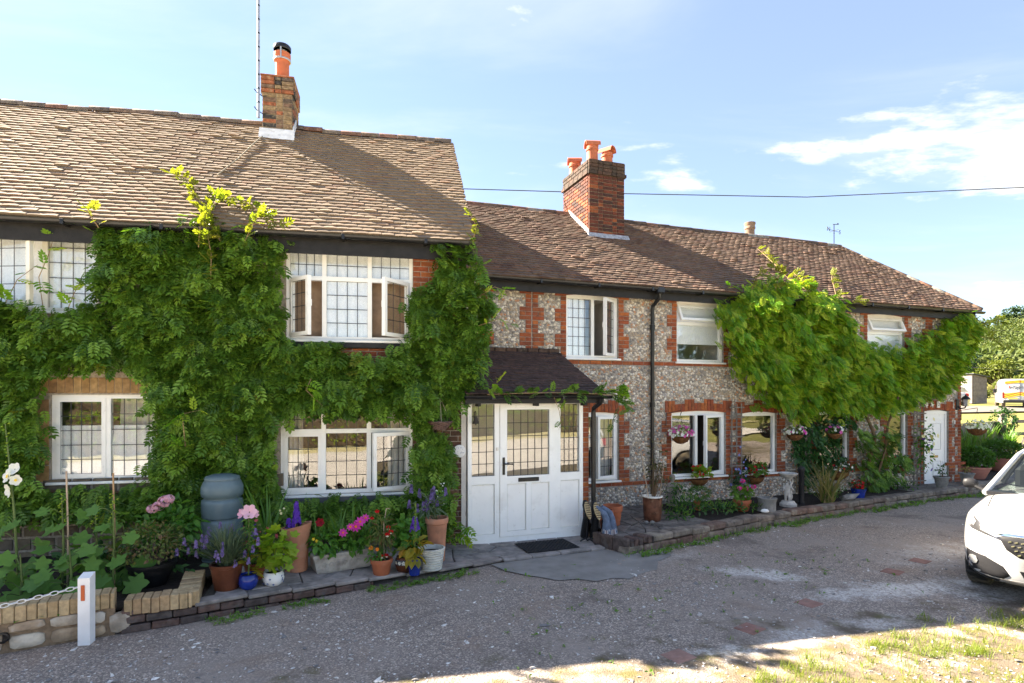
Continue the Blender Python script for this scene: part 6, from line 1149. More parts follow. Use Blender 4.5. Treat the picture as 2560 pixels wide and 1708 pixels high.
# ---------------------------------------------------------------- planted strip before the flint cottage
TZ = .172
def at2(u, d, z=TZ): return at(H2, u, d, z)
for x, y, r, h, lb in ((1.60, 9.22, .155, .31, 'larger empty terracotta pot beside the porch downpipe'), (1.45, 8.93, .11, .30, 'smaller empty terracotta pot in front of the larger one')):
    t = thing('empty_pot', lb, 'pot', (x, y, TZ)); pot(t, 'terracotta', r, h, 'rim', False)
t = thing('jagged_pot', 'brown salt-glazed pot with ragged pale rim holding a twiggy climber', 'potted plant', (2.30, 9.50, TZ)); m = MB().lathe([(.11, 0), (.135, .02), (.15, .15), (.155, .30), (.16, .385), (.14, .385), (.13, .3)], 28); v = m.V[0]; k = v[:, 2] > .37; v[k, 2] += .014*np.sin(np.arctan2(v[k, 1], v[k, 0])*7)+.008*np.sin(np.arctan2(v[k, 1], v[k, 0])*13); m.build('pot', 'rust_glaze', t, smooth=45); MB().lathe([(.14, .30), (0, .32)], 14).build('soil', 'soil', t)
MB().lathe([(.158, .392), (.166, .394), (.166, .41), (.145, .412), (.142, .396)], 28, wob=.02).build('rim', 'old_white', t, smooth=45)
P, D = blob((.10, .12, .85), (.22, .2, .5), 150, .1); foliage(t, 'olive_leaf', P, D, .055); stems(t, [[(0, 0, .3), (p[0]*.5, p[1]*.5, p[2]*.6), tuple(p)] for p in P[:26]], .003, 'vine')
for a, b in (((-.05, 0, .3), (-.20, -.05, 1.15)), ((.1, 0, .2), (.2, .05, .95))): MB().tube([a, b], .007, 6).build('cane', 'pale_cane', t)
for x, y, r, lb in ((2.14, 9.24, .035, 'small dark round stone on the terrace'), (2.23, 9.21, .04, 'pale round stone by the brown pot')):
    o = tag(MB().lathe([(0, -r*.8), (r*.7, -r*.55), (r, 0), (r*.72, r*.55), (0, r*.82)], 14, wob=.05).build('round_stone', 'grey_stone', None, smooth=70), lb, 'stone'); o.location = (x, y, TZ+.005+r*.8)
t = thing('stone_figure', 'weathered robed stone figure standing against the flint wall', 'statue', (2.98, 10.78, TZ)); pr = [(.10, 0), (.105, .06), (.10, .2), (.105, .30), (.10, .38), (.075, .42), (.03, .44), (.028, .455), (.05, .48), (.056, .52), (.05, .555), (.025, .58), (0, .585)]; MB().lathe(pr, 22, sy=.75, wob=.03).build('robed_body', 'stone_figure', t, smooth=60)
for s in (-1, 1): MB().tube([(s*.095, -.01, .36), (s*.10, -.05, .27), (s*.03, -.088, .26)], [.03, .028, .022], 9).build('sleeve', 'stone_figure', t, smooth=60)
t = thing('strip_greenery', 'dark ferny greenery filling the strip behind the low wall', 'plants', (2.9, 9.75, TZ)); P = []; D = []
for c, r, n in (((.1, .25, .12), (.42, .38, .22), 260), ((-.1, -.05, .05), (.3, .22, .12), 120), ((.7, .35, .08), (.45, .3, .13), 200), ((1.2, .55, .06), (.5, .28, .12), 170), ((.15, .75, .3), (.25, .2, .35), 140), ((3.6, 2.1, .05), (.5, .25, .12), 120), ((5.6, 3.0, .05), (.45, .25, .14), 140)):
    p, d = blob(c, r, n, .3, -.1); P.append(p); D.append(d)
P = np.concatenate(P); D = np.concatenate(D); foliage(t, 'weed', P, D, .075, NARROW, .1); foliage(t, 'dark_leaf', P*np.array([1, 1, .8]), D, .06, LEAF, name='low_leaves'); flowers(t, 'fl_white', P[500:545]+np.array([0, -.03, .03]), D[500:545]+np.array([0, -.6, .5]), .014, name='daisy'); t['kind'] = 'stuff'
t = thing('box_pot', 'rounded green herb in a small terracotta pot', 'potted plant', (3.32, 10.38, TZ)); pot(t, 'terracotta', .07, .17); P, D = blob((.03, 0, .30), (.19, .17, .13), 520, .6); foliage(t, 'box_leaf', P, D, .05, NARROW, .0, .9)
t = thing('geranium_pot', 'pink geranium in a terracotta pot below the lattice', 'potted plant', (4.10, 10.34, TZ)); pot(t, 'terracotta', .155, .20, 'rim'); P, D = blob((0, 0, .32), (.2, .18, .13), 130, .4); foliage(t, 'weed', P, D, .07, lobed(5), .2)
for c in ((-.10, -.16, .42), (.16, -.12, .44), (.05, -.1, .40), (.0, -.02, .53)): P, D = blob(c, (.045, .045, .035), 26, .9); cloud('flower_head', 'fl_hothot', t, BLOOM, P, face_frames(D), np.full(len(P), .016), None, False); MB().tube([(c[0]*.5, c[1]*.5, .25), c], .003, 5).build('stalk', 'stem', t)
t = thing('stone_log_planter', 'rough grey stone tree-stump planter next to the birdbath', 'planter', (4.52, 10.28, TZ)); MB().lathe([(.16, 0), (.15, .05), (.145, .15), (.165, .24), (.13, .245), (.12, .2)], 26, wob=.05).build('stump', 'grey_stone', t, smooth=50); MB().lathe([(.13, .2), (0, .21)], 12).build('soil', 'soil', t); MB().tube([(.0, -.05, .2), (.16, -.07, .38)], .006, 6).build('stick', 'pale_cane', t)
o = tag(MB().lathe([(0, -.03), (.06, -.02), (.075, 0), (.05, .03), (0, .038)], 14, sy=.7).build('pale_pebble', 'plaque', None, smooth=70), 'flat white pebble on the low wall end', 'stone'); o.location = (4.35, 9.98, .235)
def birdbath():
    t = thing('birdbath', 'pale stone birdbath carried by cherub figures', 'birdbath', (5.16, 10.84, TZ-.02)); MB().lathe([(.15, 0), (.15, .05), (.125, .07), (.11, .10), (0, .105)], 22).build('plinth', 'cherub_stone', t, smooth=40)
    MB().lathe([(.05, .50), (.06, .53), (.13, .57), (.165, .60), (.172, .62), (.16, .625), (.13, .59), (.05, .575), (0, .573)], 26).build('basin', 'cherub_stone', t, smooth=45)
    def cherub(x, y, rot, lb):
        me = bpy.data.meshes.new('cherub'); V = [(0, 0, .24), (0, 0, .30), (0, -.005, .36), (0, -.01, .405), (0, -.015, .445), (.03, 0, .225), (.035, -.02, .165), (.03, 0, .10), (-.03, 0, .225), (-.025, -.005, .16), (-.03, .01, .10), (.045, 0, .375), (.065, -.03, .43), (.04, -.03, .50), (-.045, 0, .375), (-.06, -.04, .33), (-.015, -.06, .31)]
        E = [(0, 1), (1, 2), (2, 3), (3, 4), (0, 5), (5, 6), (6, 7), (0, 8), (8, 9), (9, 10), (2, 11), (11, 12), (12, 13), (2, 14), (14, 15), (15, 16)]; rad = [.042, .042, .040, .022, .040, .034, .026, .018, .034, .026, .018, .024, .018, .014, .024, .018, .014]
        me.from_pydata(V, E, []); o = new_obj('cherub', me, t); md = o.modifiers.new('skin', 'SKIN'); sv = me.skin_vertices[0].data
        for i, r in enumerate(rad): sv[i].radius = (r, r)
        sv[0].use_root = True; o.modifiers.new('sub', 'SUBSURF').levels = 1; o.modifiers['sub'].render_levels = 2; me.materials.append(M['cherub_stone']); o.location = (x, y, 0); o.rotation_euler = (0, 0, R(rot))
    cherub(-.035, -.035, -20, ''); cherub(.05, .02, 60, '')
birdbath()
t = thing('black_pipe_post', 'short black cast pipe standing behind the birdbath', 'post', (5.50, 11.02, TZ-.03)); MB().lathe([(.06, 0), (.06, .06), (.05, .07), (.05, .62), (.062, .64), (.062, .70), (.03, .73), (0, .74)], 16).build('pipe', 'iron', t, smooth=40)
t = thing('ornamental_grass', 'straw-coloured ornamental grass clump arching by the birdbath', 'grass clump', (6.05, 11.12, TZ)); blades(t, 'straw', (0, 0, 0), 130, .85, .42, .12, wide=.5); blades(t, 'weed', (0, 0, 0), 60, .5, .4, .12, wide=.5)
t = on(H2, 'lath_panel', 'narrow bamboo lath panel behind the grass clump', 'trellis', 6.25, -.10, .2)
for k in range(6): MB().tube([(k*.06, 0, 0), (k*.06, 0, .62)], .008, 5).build('lath', 'cane', t)
for z in (.15, .45): MB().tube([(-.03, -.012, z), (.33, -.012, z)], .008, 5).build('rail', 'cane', t)
t = thing('blue_geranium_pot', 'cobalt blue pot of red flowers under the wisteria', 'potted plant', (6.88, 11.52, TZ)); pot(t, 'blue_glaze', .14, .20); P, D = blob((0, 0, .26), (.16, .14, .09), 90, .4); foliage(t, 'dark_leaf', P, D, .06); flowers(t, 'fl_red', P[:24]+np.array([0, -.02, .02]), D[:24]+np.array([0, -.5, .4]), .026, RUFFLE)
t = thing('pale_rock', 'rough pale rock on the edge of the strip', 'stone', (6.5, 11.2, TZ)); cloud('rock', 'grey_stone', t, ROCK, np.array([[0, 0, .06]]), ident(1), np.array([[.14, .1, .1]]), None, False, None)
def lattice(fr, u0, u1, z0, z1, d, nu, label, bars):
    t = on(fr, 'lattice_trellis', label, 'trellis', (u0+u1)/2, d, z0); w = u1-u0; h = z1-z0
    for k in range(nu): x = -w/2+.03+(w-.06)*k/(nu-1); MB().box(x-.012, x+.012, -.012, 0, 0, h).build('upright', 'grey_wood', t)
    for k in range(bars): z = .08+(h-.16)*k/(bars-1); MB().box(-w/2-.03, w/2+.03, -.0245, -.0125, z-.014, z+.014).build('crossbar', 'grey_wood', t)
    return t
lattice(H2, 4.60, 4.90, .35, 2.06, -.05, 3, 'grey wooden lattice between the two lower windows', 9); lattice(H2, 9.74, 10.12, .17, 2.05, -.06, 4, 'grey wooden lattice with clematis left of the far door', 11)
t = on(H2, 'blue_clematis', 'pale blue clematis at the foot of the lattice between windows', 'climbing plant', 4.72, -.12, .2); P, D = blob((0, -.05, .35), (.28, .14, .38), 180, .2); foliage(t, 'dark_leaf', P, D, .06); flowers(t, 'fl_blueflower', P[:26]+np.array([0, -.05, .08]), D[:26]+np.array([0, -1, .2]), .026); flowers(t, 'fl_blueflower', [(-.02, -.06, .85), (.02, -.05, 1.0), (.15, -.05, .75), (.1, -.05, .7)], [(0, -1, 0)]*4, .024)
t = on(H2, 'yellow_clematis', 'yellow honeysuckle and purple clematis on the lattice by the door', 'climbing plant', 9.95, -.14, .2); P, D = blob((.0, -.04, .85), (.3, .12, .7), 210, .1); foliage(t, 'mid_leaf', P, D, .07); k = rng.permutation(200)[:30]; flowers(t, 'fl_cream', P[k[:14]]+np.array([.1, -.06, .2]), D[k[:14]]+np.array([.2, -1, .2]), .04, RUFFLE); flowers(t, 'fl_purple', P[k[14:24]]+np.array([.08, -.05, 0]), D[k[14:24]]+np.array([0, -1, 0]), .035)
def wall_basket(u, z, r, label, cols, leafmat='weed', n=36, big=.024):
    t = on(H2, 'wall_planter', label, 'planter', u, -.02, z); V = []; F = []; k = 13
    for i in range(6):
        q = r*math.cos(i/5*math.pi/2*.9); zz = -r*.75*math.sin(i/5*math.pi/2*.9)
        for j in range(k): a = math.pi+math.pi*j/(k-1); V.append((q*math.cos(a), q*math.sin(a)*.9, zz))
    for i in range(5):
        for j in range(k-1): F.append((i*k+j, i*k+j+1, (i+1)*k+j+1, (i+1)*k+j))
    MB().add(V, F).build('coir_liner', 'coir', t, smooth=60); MB().tube([(r*1.02*math.cos(a), r*.92*math.sin(a), .005) for a in np.linspace(math.pi, 2*math.pi, 14)], .006, 5).build('wire_rim', 'iron', t)
    P, D = blob((0, -r*.5, .12), (r*1.15, r*.75, .17), 150, .35, -.4); foliage(t, leafmat, P, D, .075, lobed(5), .2, name='foliage'); c = 0
    for mt, m in cols: flowers(t, 'fl_'+mt, P[c:c+m]+D[c:c+m]*.04, D[c:c+m]+np.array([0, -.7, .2]), big, RUFFLE, name='flower'); c += m
wall_basket(3.86, .60, .19, 'half-round wall planter of crimson and lime geraniums under the open window', [('red', 22)], 'lime_leaf'); wall_basket(5.20, .58, .22, 'half-round wall planter of bright red geraniums beside the birdbath', [('red', 34)]); wall_basket(7.45, .58, .26, 'wall planter of white and red geraniums under the dark window', [('white', 12), ('red', 16)], 'dark_leaf'); wall_basket(9.3, .60, .2, 'wall planter of red and white petunias near the far lattice', [('white', 14), ('red', 14)], 'dark_leaf')
def hanging_basket(u, d, z, r, label, cols, bracket=True, fr=H2, hgt=.42, trail=.0):
    t = on(fr, 'hanging_basket', label, 'hanging basket', u, d, z); MB().lathe([(.02, -r*.78), (r*.45, -r*.70), (r*.8, -r*.42), (r*.97, -.02), (r, 0), (r*.9, 0), (r*.85, -.03)], 22).build('coir_bowl', 'coir', t, smooth=60)
    for a in range(0, 360, 45): MB().tube([(r*1.01*math.cos(R(a)), r*1.01*math.sin(R(a)), 0), (r*.84*math.cos(R(a)), r*.84*math.sin(R(a)), -r*.42), (r*.3*math.cos(R(a)), r*.3*math.sin(R(a)), -r*.76)], .003, 4).build('wire_rib', 'iron', t)
    for a in (30, 150, 270): MB().tube([(r*.98*math.cos(R(a)), r*.98*math.sin(R(a)), 0), (0, 0, hgt)], .0025, 4).build('chain', 'wire', t)
    n = sum(m for _, m in cols); P, D = blob((0, -.02, .07), (r*1.35, r*1.2, r*.72), n+130, .55, -.35); foliage(t, 'weed', P[n:], D[n:], .045); i = 0
    od = np.argsort(P[:n, 0]+rng.normal(0, r*.5, n)) if trail == 0 else rng.permutation(n)
    for mt, m in cols: q = od[i:i+m]; flowers(t, 'fl_'+mt, P[q]+D[q]*.03, D[q]+np.array([0, -.5, .25]), .032, BLOOM, 60); i += m
    if bracket: MB().tube([(-.16, -d*.95, hgt-.22), (-.16, -d*.95, hgt+.02), (-.10, -d*.8, hgt+.03), (0, -.01, hgt+.08), (.02, 0, hgt+.05), (.0, 0, hgt)], .007, 6).build('bracket', 'iron', t, smooth=60)
    return t
hanging_basket(3.28, -.24, 1.44, .165, 'hanging basket of pink and white petunias by the open lower window', [('white', 9), ('pink', 60)], trail=0); hanging_basket(6.02, -.28, 1.42, .155, 'hanging basket of crimson and white petunias under the wisteria edge', [('white', 16), ('magenta', 20), ('white', 22)]); hanging_basket(7.10, -.28, 1.42, .15, 'hanging basket of white and violet petunias before the dark window', [('pink', 8), ('white', 24), ('lav', 12)]); hanging_basket(11.62, -.26, 1.42, .20, 'hanging basket of large white petunias off the far corner', [('white', 70)])
for u, d, lb, pl in ((9.85, -.62, 'grey stone urn with a wispy plant left of the far door', 1), (11.0, -.42, 'grey moulded stone urn right of the far door', 0)):
    t = on(H2, 'stone_urn', lb, 'urn', u, d, TZ-.02); pot(t, 'grey_stone', .155, .28, 'urn'); P, D = blob((0, 0, .42 if pl else .36), (.14, .12, .2 if pl else .1), 46 if pl else 30, .1); foliage(t, 'dark_leaf' if pl else 'straw', P, D, .06); stems(t, [[(0, 0, .2), tuple(p)] for p in P[:12]], .003, 'vine')
t = on(H2, 'house_number', 'small cream plate with number 2 above the far door', 'sign', 10.64, -.03, 2.0); MB().box(-.05, .05, -.008, .012, -.075, .075, .004).build('plate', 'old_white', t); x = text_mesh('numeral', '2', .12, 'ink_black', t, .002); x.location = (0, -.0105, 0)
for du, z, lb in ((10.42, 2.0, 'white starfish ornament nearer the number plate'), (10.22, 1.99, 'white starfish ornament nearer the lattice')):
    t = on(H2, 'starfish_ornament', lb, 'ornament', du, -.03, z); pts = [((.075 if k % 2 == 0 else .028)*math.sin(math.pi*k/5+.3), (.075 if k % 2 == 0 else .028)*math.cos(math.pi*k/5+.3)) for k in range(10)]; MB().prism(pts, 1, -.015, .005).build('star', 'plaque', t)
t = on(H2, 'coach_lantern', 'black coach lantern on a curled arm at the far corner', 'lamp', 11.32, -.2, 2.06); MB().tube([(.0, .2, -.08), (0, .12, -.16), (0, .02, -.14), (0, 0, -.10)], .016, 8).build('arm', 'iron', t, smooth=60); MB().box(-.05, .05, .17, .20, -.2, .06, .01).build('backplate', 'iron', t)
MB().lathe([(.05, -.10), (.06, -.09), (.085, .06), (.075, .065)], 6).build('glass', 'lamp_lens', t); MB().lathe([(.105, .06), (.06, .12), (.02, .145), (.015, .18), (0, .185)], 12).build('cap', 'iron', t, smooth=40)
t = on(H2, 'bell_push', 'small pale bell push on the brick jamb of the far door', 'bell push', 11.2, -.02, 1.58); MB().box(-.018, .018, -.02, .0, -.045, .045, .006).build('case', 'old_white', t)
# ---------------------------------------------------------------- the yard beyond the far corner
for x, y, r, h, lb, br in ((11.45, 14.35, .32, .30, 'wide pink terracotta bowl with clipped box beyond the far door', .38), (13.3, 15.75, .34, .36, 'wide terracotta bowl with a green shrub behind the car', .46)):
    t = thing('shrub_bowl', lb, 'potted plant', (x, y, .16)); pot(t, 'pink_terracotta', r, h, 'bowl'); P, D = blob((0, 0, h+.20), (br, br, .27), 2200, .7, -.6); foliage(t, 'box_leaf', P, D, .075, LEAF, 0., .9)
def boards(x0, y0, x1, y1, h, z, bw, label, mat='grey_wood', name='board_fence', gap=.006):
    L_ = math.hypot(x1-x0, y1-y0); t = thing(name, label, 'fence', (x0, y0, z), math.degrees(math.atan2(y1-y0, x1-x0))); s = 0
    while s < L_-.02: MB().box(s, min(s+bw, L_)-gap, -.012, .012, 0, h+rng.normal(0, .004), r=rng.random()).build('board', mat, t); s += bw
    MB().box(0, L_, .0125, .045, h*.25, h*.25+.08).build('rail', mat, t); MB().box(0, L_, .0125, .045, h*.75, h*.75+.08).build('rail', mat, t); MB().box(-.01, L_+.01, -.03, .03, h+.012, h+.04).build('capping', mat, t); return t
boards(12.1, 16.0, 15.2, 18.0, .95, .42, .14, 'grey vertical board fence with grasses in front')
t = thing('raised_bed', 'grey rendered raised bed behind the terracotta bowls', 'planter', (12.6, 15.7, .1), 33); MB().box(-.8, 1.7, -.15, .15, 0, .62, .01).build('render', 'grey_stone', t)
t = thing('fence_grasses', 'tall reedy grasses against the grey board fence', 'grass clump', (13.2, 16.45, .65))
for k in range(7): blades(t, 'weed', (-1.0+k*.3, -.55+k*.19, 0), 30, .85, .18, .13, name='reeds', wide=.5)
t = thing('ivy_post', 'fence post wrapped in ivy', 'post', (15.0, 17.75, .3)); MB().box(-.08, .08, -.08, .08, 0, 1.35, .01).build('post', 'grey_wood', t); P, D = blob((0, -.05, 1.15), (.33, .3, .42), 420, .6); foliage(t, 'dark_leaf', P, D, .085); P, D = blob((.15, -.05, .6), (.2, .2, .5), 140, .3); foliage(t, 'mid_leaf', P, D, .08, name='trailing_leaves')
t = thing('field_gate', 'weathered wooden gate with crossed braces in the yard', 'gate', (15.4, 17.9, .35), 10)
for z in (.25, .62, 1.0): MB().box(0, 1.8, -.02, .02, z, z+.1).build('rail', 'grey_wood', t)
for x in (0, 1.7): MB().box(x, x+.09, -.045, -.021, 0, 1.15).build('stile', 'grey_wood', t)
MB().tube([(.2, -.04, .1), (.75, -.04, 1.1)], .035, 4).build('brace', 'grey_wood', t); MB().tube([(1.5, -.04, .1), (.85, -.04, 1.1)], .035, 4).build('brace', 'grey_wood', t)
t = thing('yucca', 'spiky yucca with strap leaves above the far shrub bowl', 'plant', (14.3, 16.7, .75)); MB().tube([(0, 0, -.6), (0, 0, .05)], .05, 8).build('trunk', 'bark', t); blades(t, 'blade_leaf', (0, 0, 0), 70, .62, 1.0, .05, blade(.25, .045), 'strap_leaves', 1.)
# weeds and grass along the foot of walls, and tufts in the lane
def tufts(name, label, spots, mat, h, n, leafy=True):
    P = []; A = []; S_ = []; Pl = []
    for x, y, r in spots:
        z = float(road_z(x, y)); k = max(3, int(n*r/.1)); a = rng.uniform(0, 6.28, k); q = r*np.sqrt(rng.random(k)); p = np.stack([x+q*np.cos(a), y+q*np.sin(a)*.7, np.full(k, z)], -1); P.append(p)
    P = np.concatenate(P); k = len(P); ph = rng.uniform(0, 6.28, k); ln = np.abs(rng.normal(0, .5, k)); up = unit(np.stack([ln*np.cos(ph), ln*np.sin(ph), np.ones(k)], -1)); yv = unit(np.cross(up, rand_dirs(k))); A = np.stack([np.cross(yv, up), yv, up], -1); s = h*rng.uniform(.4, 1.2, k)
    root = tag(cloud(name, mat, None, blade(.45, .06 if leafy else .03, 3), P, A, s, None, False), label, 'weeds', kind='stuff')
    if leafy:
        m = rng.random(k) < .6; V = P[m]+np.array([0, 0, .004]); d = rand_dirs(len(V))*np.array([1, 1, .25]); F = leaf_frames(unit(d), -.25, 1.4, .2); cloud('low_leaves', mat, root, LEAF, V+np.array([0, 0, h*.2]), F, h*rng.uniform(.4, .9, len(V)), None, False)
    return root
sp = []
for s in np.arange(.0, 11.5, .045):
    p, d = line_pt(RW, s); g = .5+.5*math.sin(s*2.1)+.4*math.sin(s*5.3); q = .02+.035*max(g, 0)
    sp.append((p[0]-(-d[1])*rng.uniform(.0, .13)*(1+max(g, 0)), p[1]-d[0]*rng.uniform(.0, .13)*(1+max(g, 0)), q))
tufts('wall_foot_weeds', 'green weeds along the foot of the low bed wall', sp, 'weed', .10, 10)
sp = [];
for s in np.arange(.15, 3.4, .016):
    p, d = line_pt(KERB[1:], s); g = .6*math.sin(s*2.9+1.)+.5*math.sin(s*7)
    if g > -.35: q = rng.uniform(.02, .22); sp.append((p[0]+d[1]*q, p[1]-d[0]*q, .035))
tufts('kerb_foot_weeds', 'mossy weeds along the foot of the forecourt kerb', sp, 'weed', .065, 12)
sp = [(.4, 5.62, .075), (.25, 5.55, .04), (2.01, 5.29, .07), (1.12, 4.67, .05), (.61, 6.05, .05), (2.45, 7.31, .05), (1.25, 6.81, .05), (.2, 5.8, .04), (1.6, 6.3, .04), (2.9, 6.9, .04), (-.2, 6.9, .07), (.2, 7.1, .05), (-.05, 7.35, .08), (3.4, 7.2, .05), (2.3, 5.45, .03), (.9, 6.5, .04)]
for k in range(110): x = rng.uniform(-.2, 4.8); sp.append((x, 5.9+.42*x+rng.normal(0, .7), rng.uniform(.012, .035)))
tufts('lane_weeds', 'small green weed tufts scattered over the grey lane', sp, 'weed', .05, 12)
sp = [(4.12, 5.15, .22), (4.0, 5.05, .15), (4.6, 5.6, .16), (3.6, 5.0, .12), (3.2, 4.8, .10), (2.9, 4.75, .06), (3.9, 4.55, .16), (4.9, 4.9, .2), (3.4, 4.35, .12), (4.4, 4.4, .2), (5.2, 5.5, .16), (2.5, 4.9, .05), (4.1, 5.75, .10), (3.5, 5.35, .08), (5.0, 6.0, .09)]
for k in range(700): x = rng.uniform(1.9, 6.0); y = 3.4+rng.random()*(.42*x+.45); sp.append((x, y, rng.uniform(.02, .06)*(1.6 if math.sin(x*2.3)*math.sin(y*3.1+x) > 0 else .45)))
tufts('verge_grass', 'sunlit yellow-green grass and moss at the near right verge', sp, 'verge_grass', .085, 42, False)
# ---------------------------------------------------------------- vehicles
def car_model():
    """small white crossover; local x points forward from the front bumper, y to its left"""
    t = thing('parked_car', 'white compact crossover car parked at the right with its front facing us', 'car')
    st = [  # behind, half width, bottom, mid, shoulder, top
        (.0, .46, .30, .44, .60, .70), (.03, .62, .24, .47, .70, .82), (.12, .75, .21, .52, .80, .91), (.26, .83, .20, .55, .89, .97), (.42, .862, .22, .58, .93, 1.00), (.47, .868, .60, .64, .935, 1.01), (.80, .87, .70, .74, .955, 1.04), (1.14, .87, .60, .66, .97, 1.07), (1.19, .87, .24, .58, .975, 1.075), (1.35, .87, .22, .58, .985, 1.08),
        (2.2, .87, .22, .58, .99, 1.05), (3.0, .87, .22, .58, .99, 1.05), (3.08, .87, .60, .66, .99, 1.05), (3.42, .87, .70, .74, .99, 1.05), (3.76, .865, .60, .66, .99, 1.05), (3.82, .86, .26, .58, .99, 1.05), (4.02, .82, .30, .60, .98, 1.03), (4.13, .74, .34, .60, .94, .98), (4.16, .60, .40, .60, .86, .90)]
    V = []; F = []; k = 13
    for xb, w, zb, zm, zs, zt in st:
        half = [(w*.5, zb), (w*.93, zb+.02), (w, (zb+zm)/2+.03), (w*1.0, zm+.06), (w*.975, zs-.06), (w*.90, zs+(zt-zs)*.45)]
        sec = [(y, z) for y, z in half]+[(w*.5, zt), ]; ring = sec[:6]+[(w*.55, zt)]+[(0, zt+.012)]
        full = [(y, z) for y, z in ring]+[(-y, z) for y, z in ring[-2::-1]]; k = len(full)
        for y, z in full: V.append((-xb, y, z))
    n = len(st)
    for i in range(n-1):
        for j in range(k): F.append((i*k+j, i*k+(j+1) % k, (i+1)*k+(j+1) % k, (i+1)*k+j))
    F.append(tuple(range(k))[::-1]); F.append(tuple((n-1)*k+j for j in range(k)))
    b = MB().add(V, F).build('body', 'car_white', t, smooth=70); sb = b.modifiers.new('sub', 'SUBSURF'); sb.levels = sb.render_levels = 2
    dg = bpy.context.evaluated_depsgraph_get(); tree_ = bvhtree.BVHTree.FromObject(b, dg)
    def hit(y, z, d=(-1, 0, 0), o=1.):
        r = tree_.ray_cast(Vector((o, y, z)), Vector(d)); return r[0]
    def decal(poly, name, mat, off=.006, flip=True, par=t):
        pts = []
        for a, c in zip(poly, poly[1:]+poly[:1]):
            for q in range(3): pts.append((a[0]+(c[0]-a[0])*q/3, a[1]+(c[1]-a[1])*q/3))
        cx, cy = np.mean(pts, 0); outs = []
        for sgn in ((1, -1) if flip else (1,)):
            V = []; F = []; m = len(pts)
            for f in (1, .93, .6, .25):
                for (y, z) in pts:
                    yy, zz = cx+(y-cx)*f, cy+(z-cy)*f; h = hit(yy*sgn, zz); V.append((h.x+(off if f < .99 else -.004), h.y, h.z) if h else (-.4, yy*sgn, zz))
            for r in range(3):
                for i in range(m): F.append((r*m+i, r*m+(i+1) % m, (r+1)*m+(i+1) % m, (r+1)*m+i))
            F.append(tuple(3*m+i for i in range(m))); outs.append(MB().add(V, F).build(name, mat, par, smooth=50))
        return outs
    decal([(-.83, .90), (-.815, .80), (-.74, .755), (-.56, .715), (-.43, .68), (-.45, .715), (-.60, .79), (-.72, .88), (-.79, .935)], 'headlight', 'lamp_dark')
    decal([(-.80, .885), (-.79, .82), (-.72, .79), (-.70, .84), (-.75, .89)], 'headlight_lens', 'lamp_lens', .010); decal([(-.66, .795), (-.66, .77), (-.50, .715), (-.48, .725), (-.60, .785)], 'indicator', 'lamp_lens', .010)
    decal([(-.80, .535), (-.805, .36), (-.74, .30), (-.44, .28), (-.38, .33), (-.44, .42), (-.60, .50)], 'fog_surround', 'car_black', .008); decal([(-.84, .25), (-.84, .20), (-.3, .205), (-.3, .235)], 'lower_lip', 'car_black', .006)
    decal([(-.72+.055*math.cos(a), .43+.05*math.sin(a)) for a in np.linspace(0, 6.28, 9)[:-1]], 'fog_lamp', 'lamp_lens', .020)
    decal([(.50, .73), (.43, .60), (.32, .53), (-.32, .53), (-.43, .60), (-.50, .73), (-.44, .755), (.44, .755)], 'grille', 'car_black', .007, False); decal([(.52, .775), (.50, .745), (-.50, .745), (-.52, .775)], 'grille_trim', 'chrome', .012, False)
    for r in range(4):
        for c in range(-8, 9):
            y = c*.052+(r % 2)*.026; z = .565+r*.043
            if abs(y) < .43-.10*(.7-z)/.15*1.2: h = hit(y, z); o = MB().box(0, .006, -.014, .014, -.006, .006).build('grille_stud', 'chrome', t); o.location = (h.x+.008, y, z); o.rotation_euler = (R(20), 0, 0)
    decal([(.32, .40), (.26, .28), (-.26, .28), (-.32, .40)], 'lower_grille', 'car_black', .008, False)
    for z in (.305, .335, .365): MB().tube([(hit(y, z).x+.012, y, z) for y in np.linspace(-.25, .25, 7)], .006, 5).build('grille_bar', 'chrome', t)
    decal([(.50, .285), (.44, .235), (-.44, .235), (-.50, .285)], 'skid_plate', 'car_silver', .010, False); decal([(-.81, .36), (-.82, .24), (-.5, .225), (-.46, .27), (-.72, .30)], 'bumper_cladding', 'car_black', .007)
    o = MB().box(0, .012, -.26, .26, -.055, .055, .004).build('number_plate', 'plate_white', t); o.location = (hit(0, .46).x+.008, 0, .46)
    # cabin
    cab = [(1.16, 1.06), (1.95, 1.50), (2.5, 1.55), (3.3, 1.52), (3.95, 1.40), (4.08, 1.05)]; V = []; F = []
    for xb, z in cab:
        wt = .83-.27*(z-1.05)/.5; V += [(-xb, wt+.0, z-.03), (-xb, wt-.08, z), (-xb, 0, z+.025), (-xb, -wt+.08, z), (-xb, -wt, z-.03)]
    for i in range(1, 4):
        for j in range(4): F.append((i*5+j, i*5+j+1, i*5+6+j, i*5+5+j))
    MB().add(V, F).build('roof_panel', 'car_white', t, smooth=60)
    g = lambda i, j: V[i*5+j]
    MB().add([g(0, 1), g(0, 2), g(0, 3), g(1, 3), g(1, 2), g(1, 1)], [(0, 1, 4, 5), (1, 2, 3, 4)]).build('windscreen', 'car_glass', t, smooth=60); MB().add([g(5, 1), g(5, 2), g(5, 3), g(4, 3), g(4, 2), g(4, 1)], [(0, 5, 4, 1), (1, 4, 3, 2)]).build('rear_window', 'car_glass', t, smooth=60)
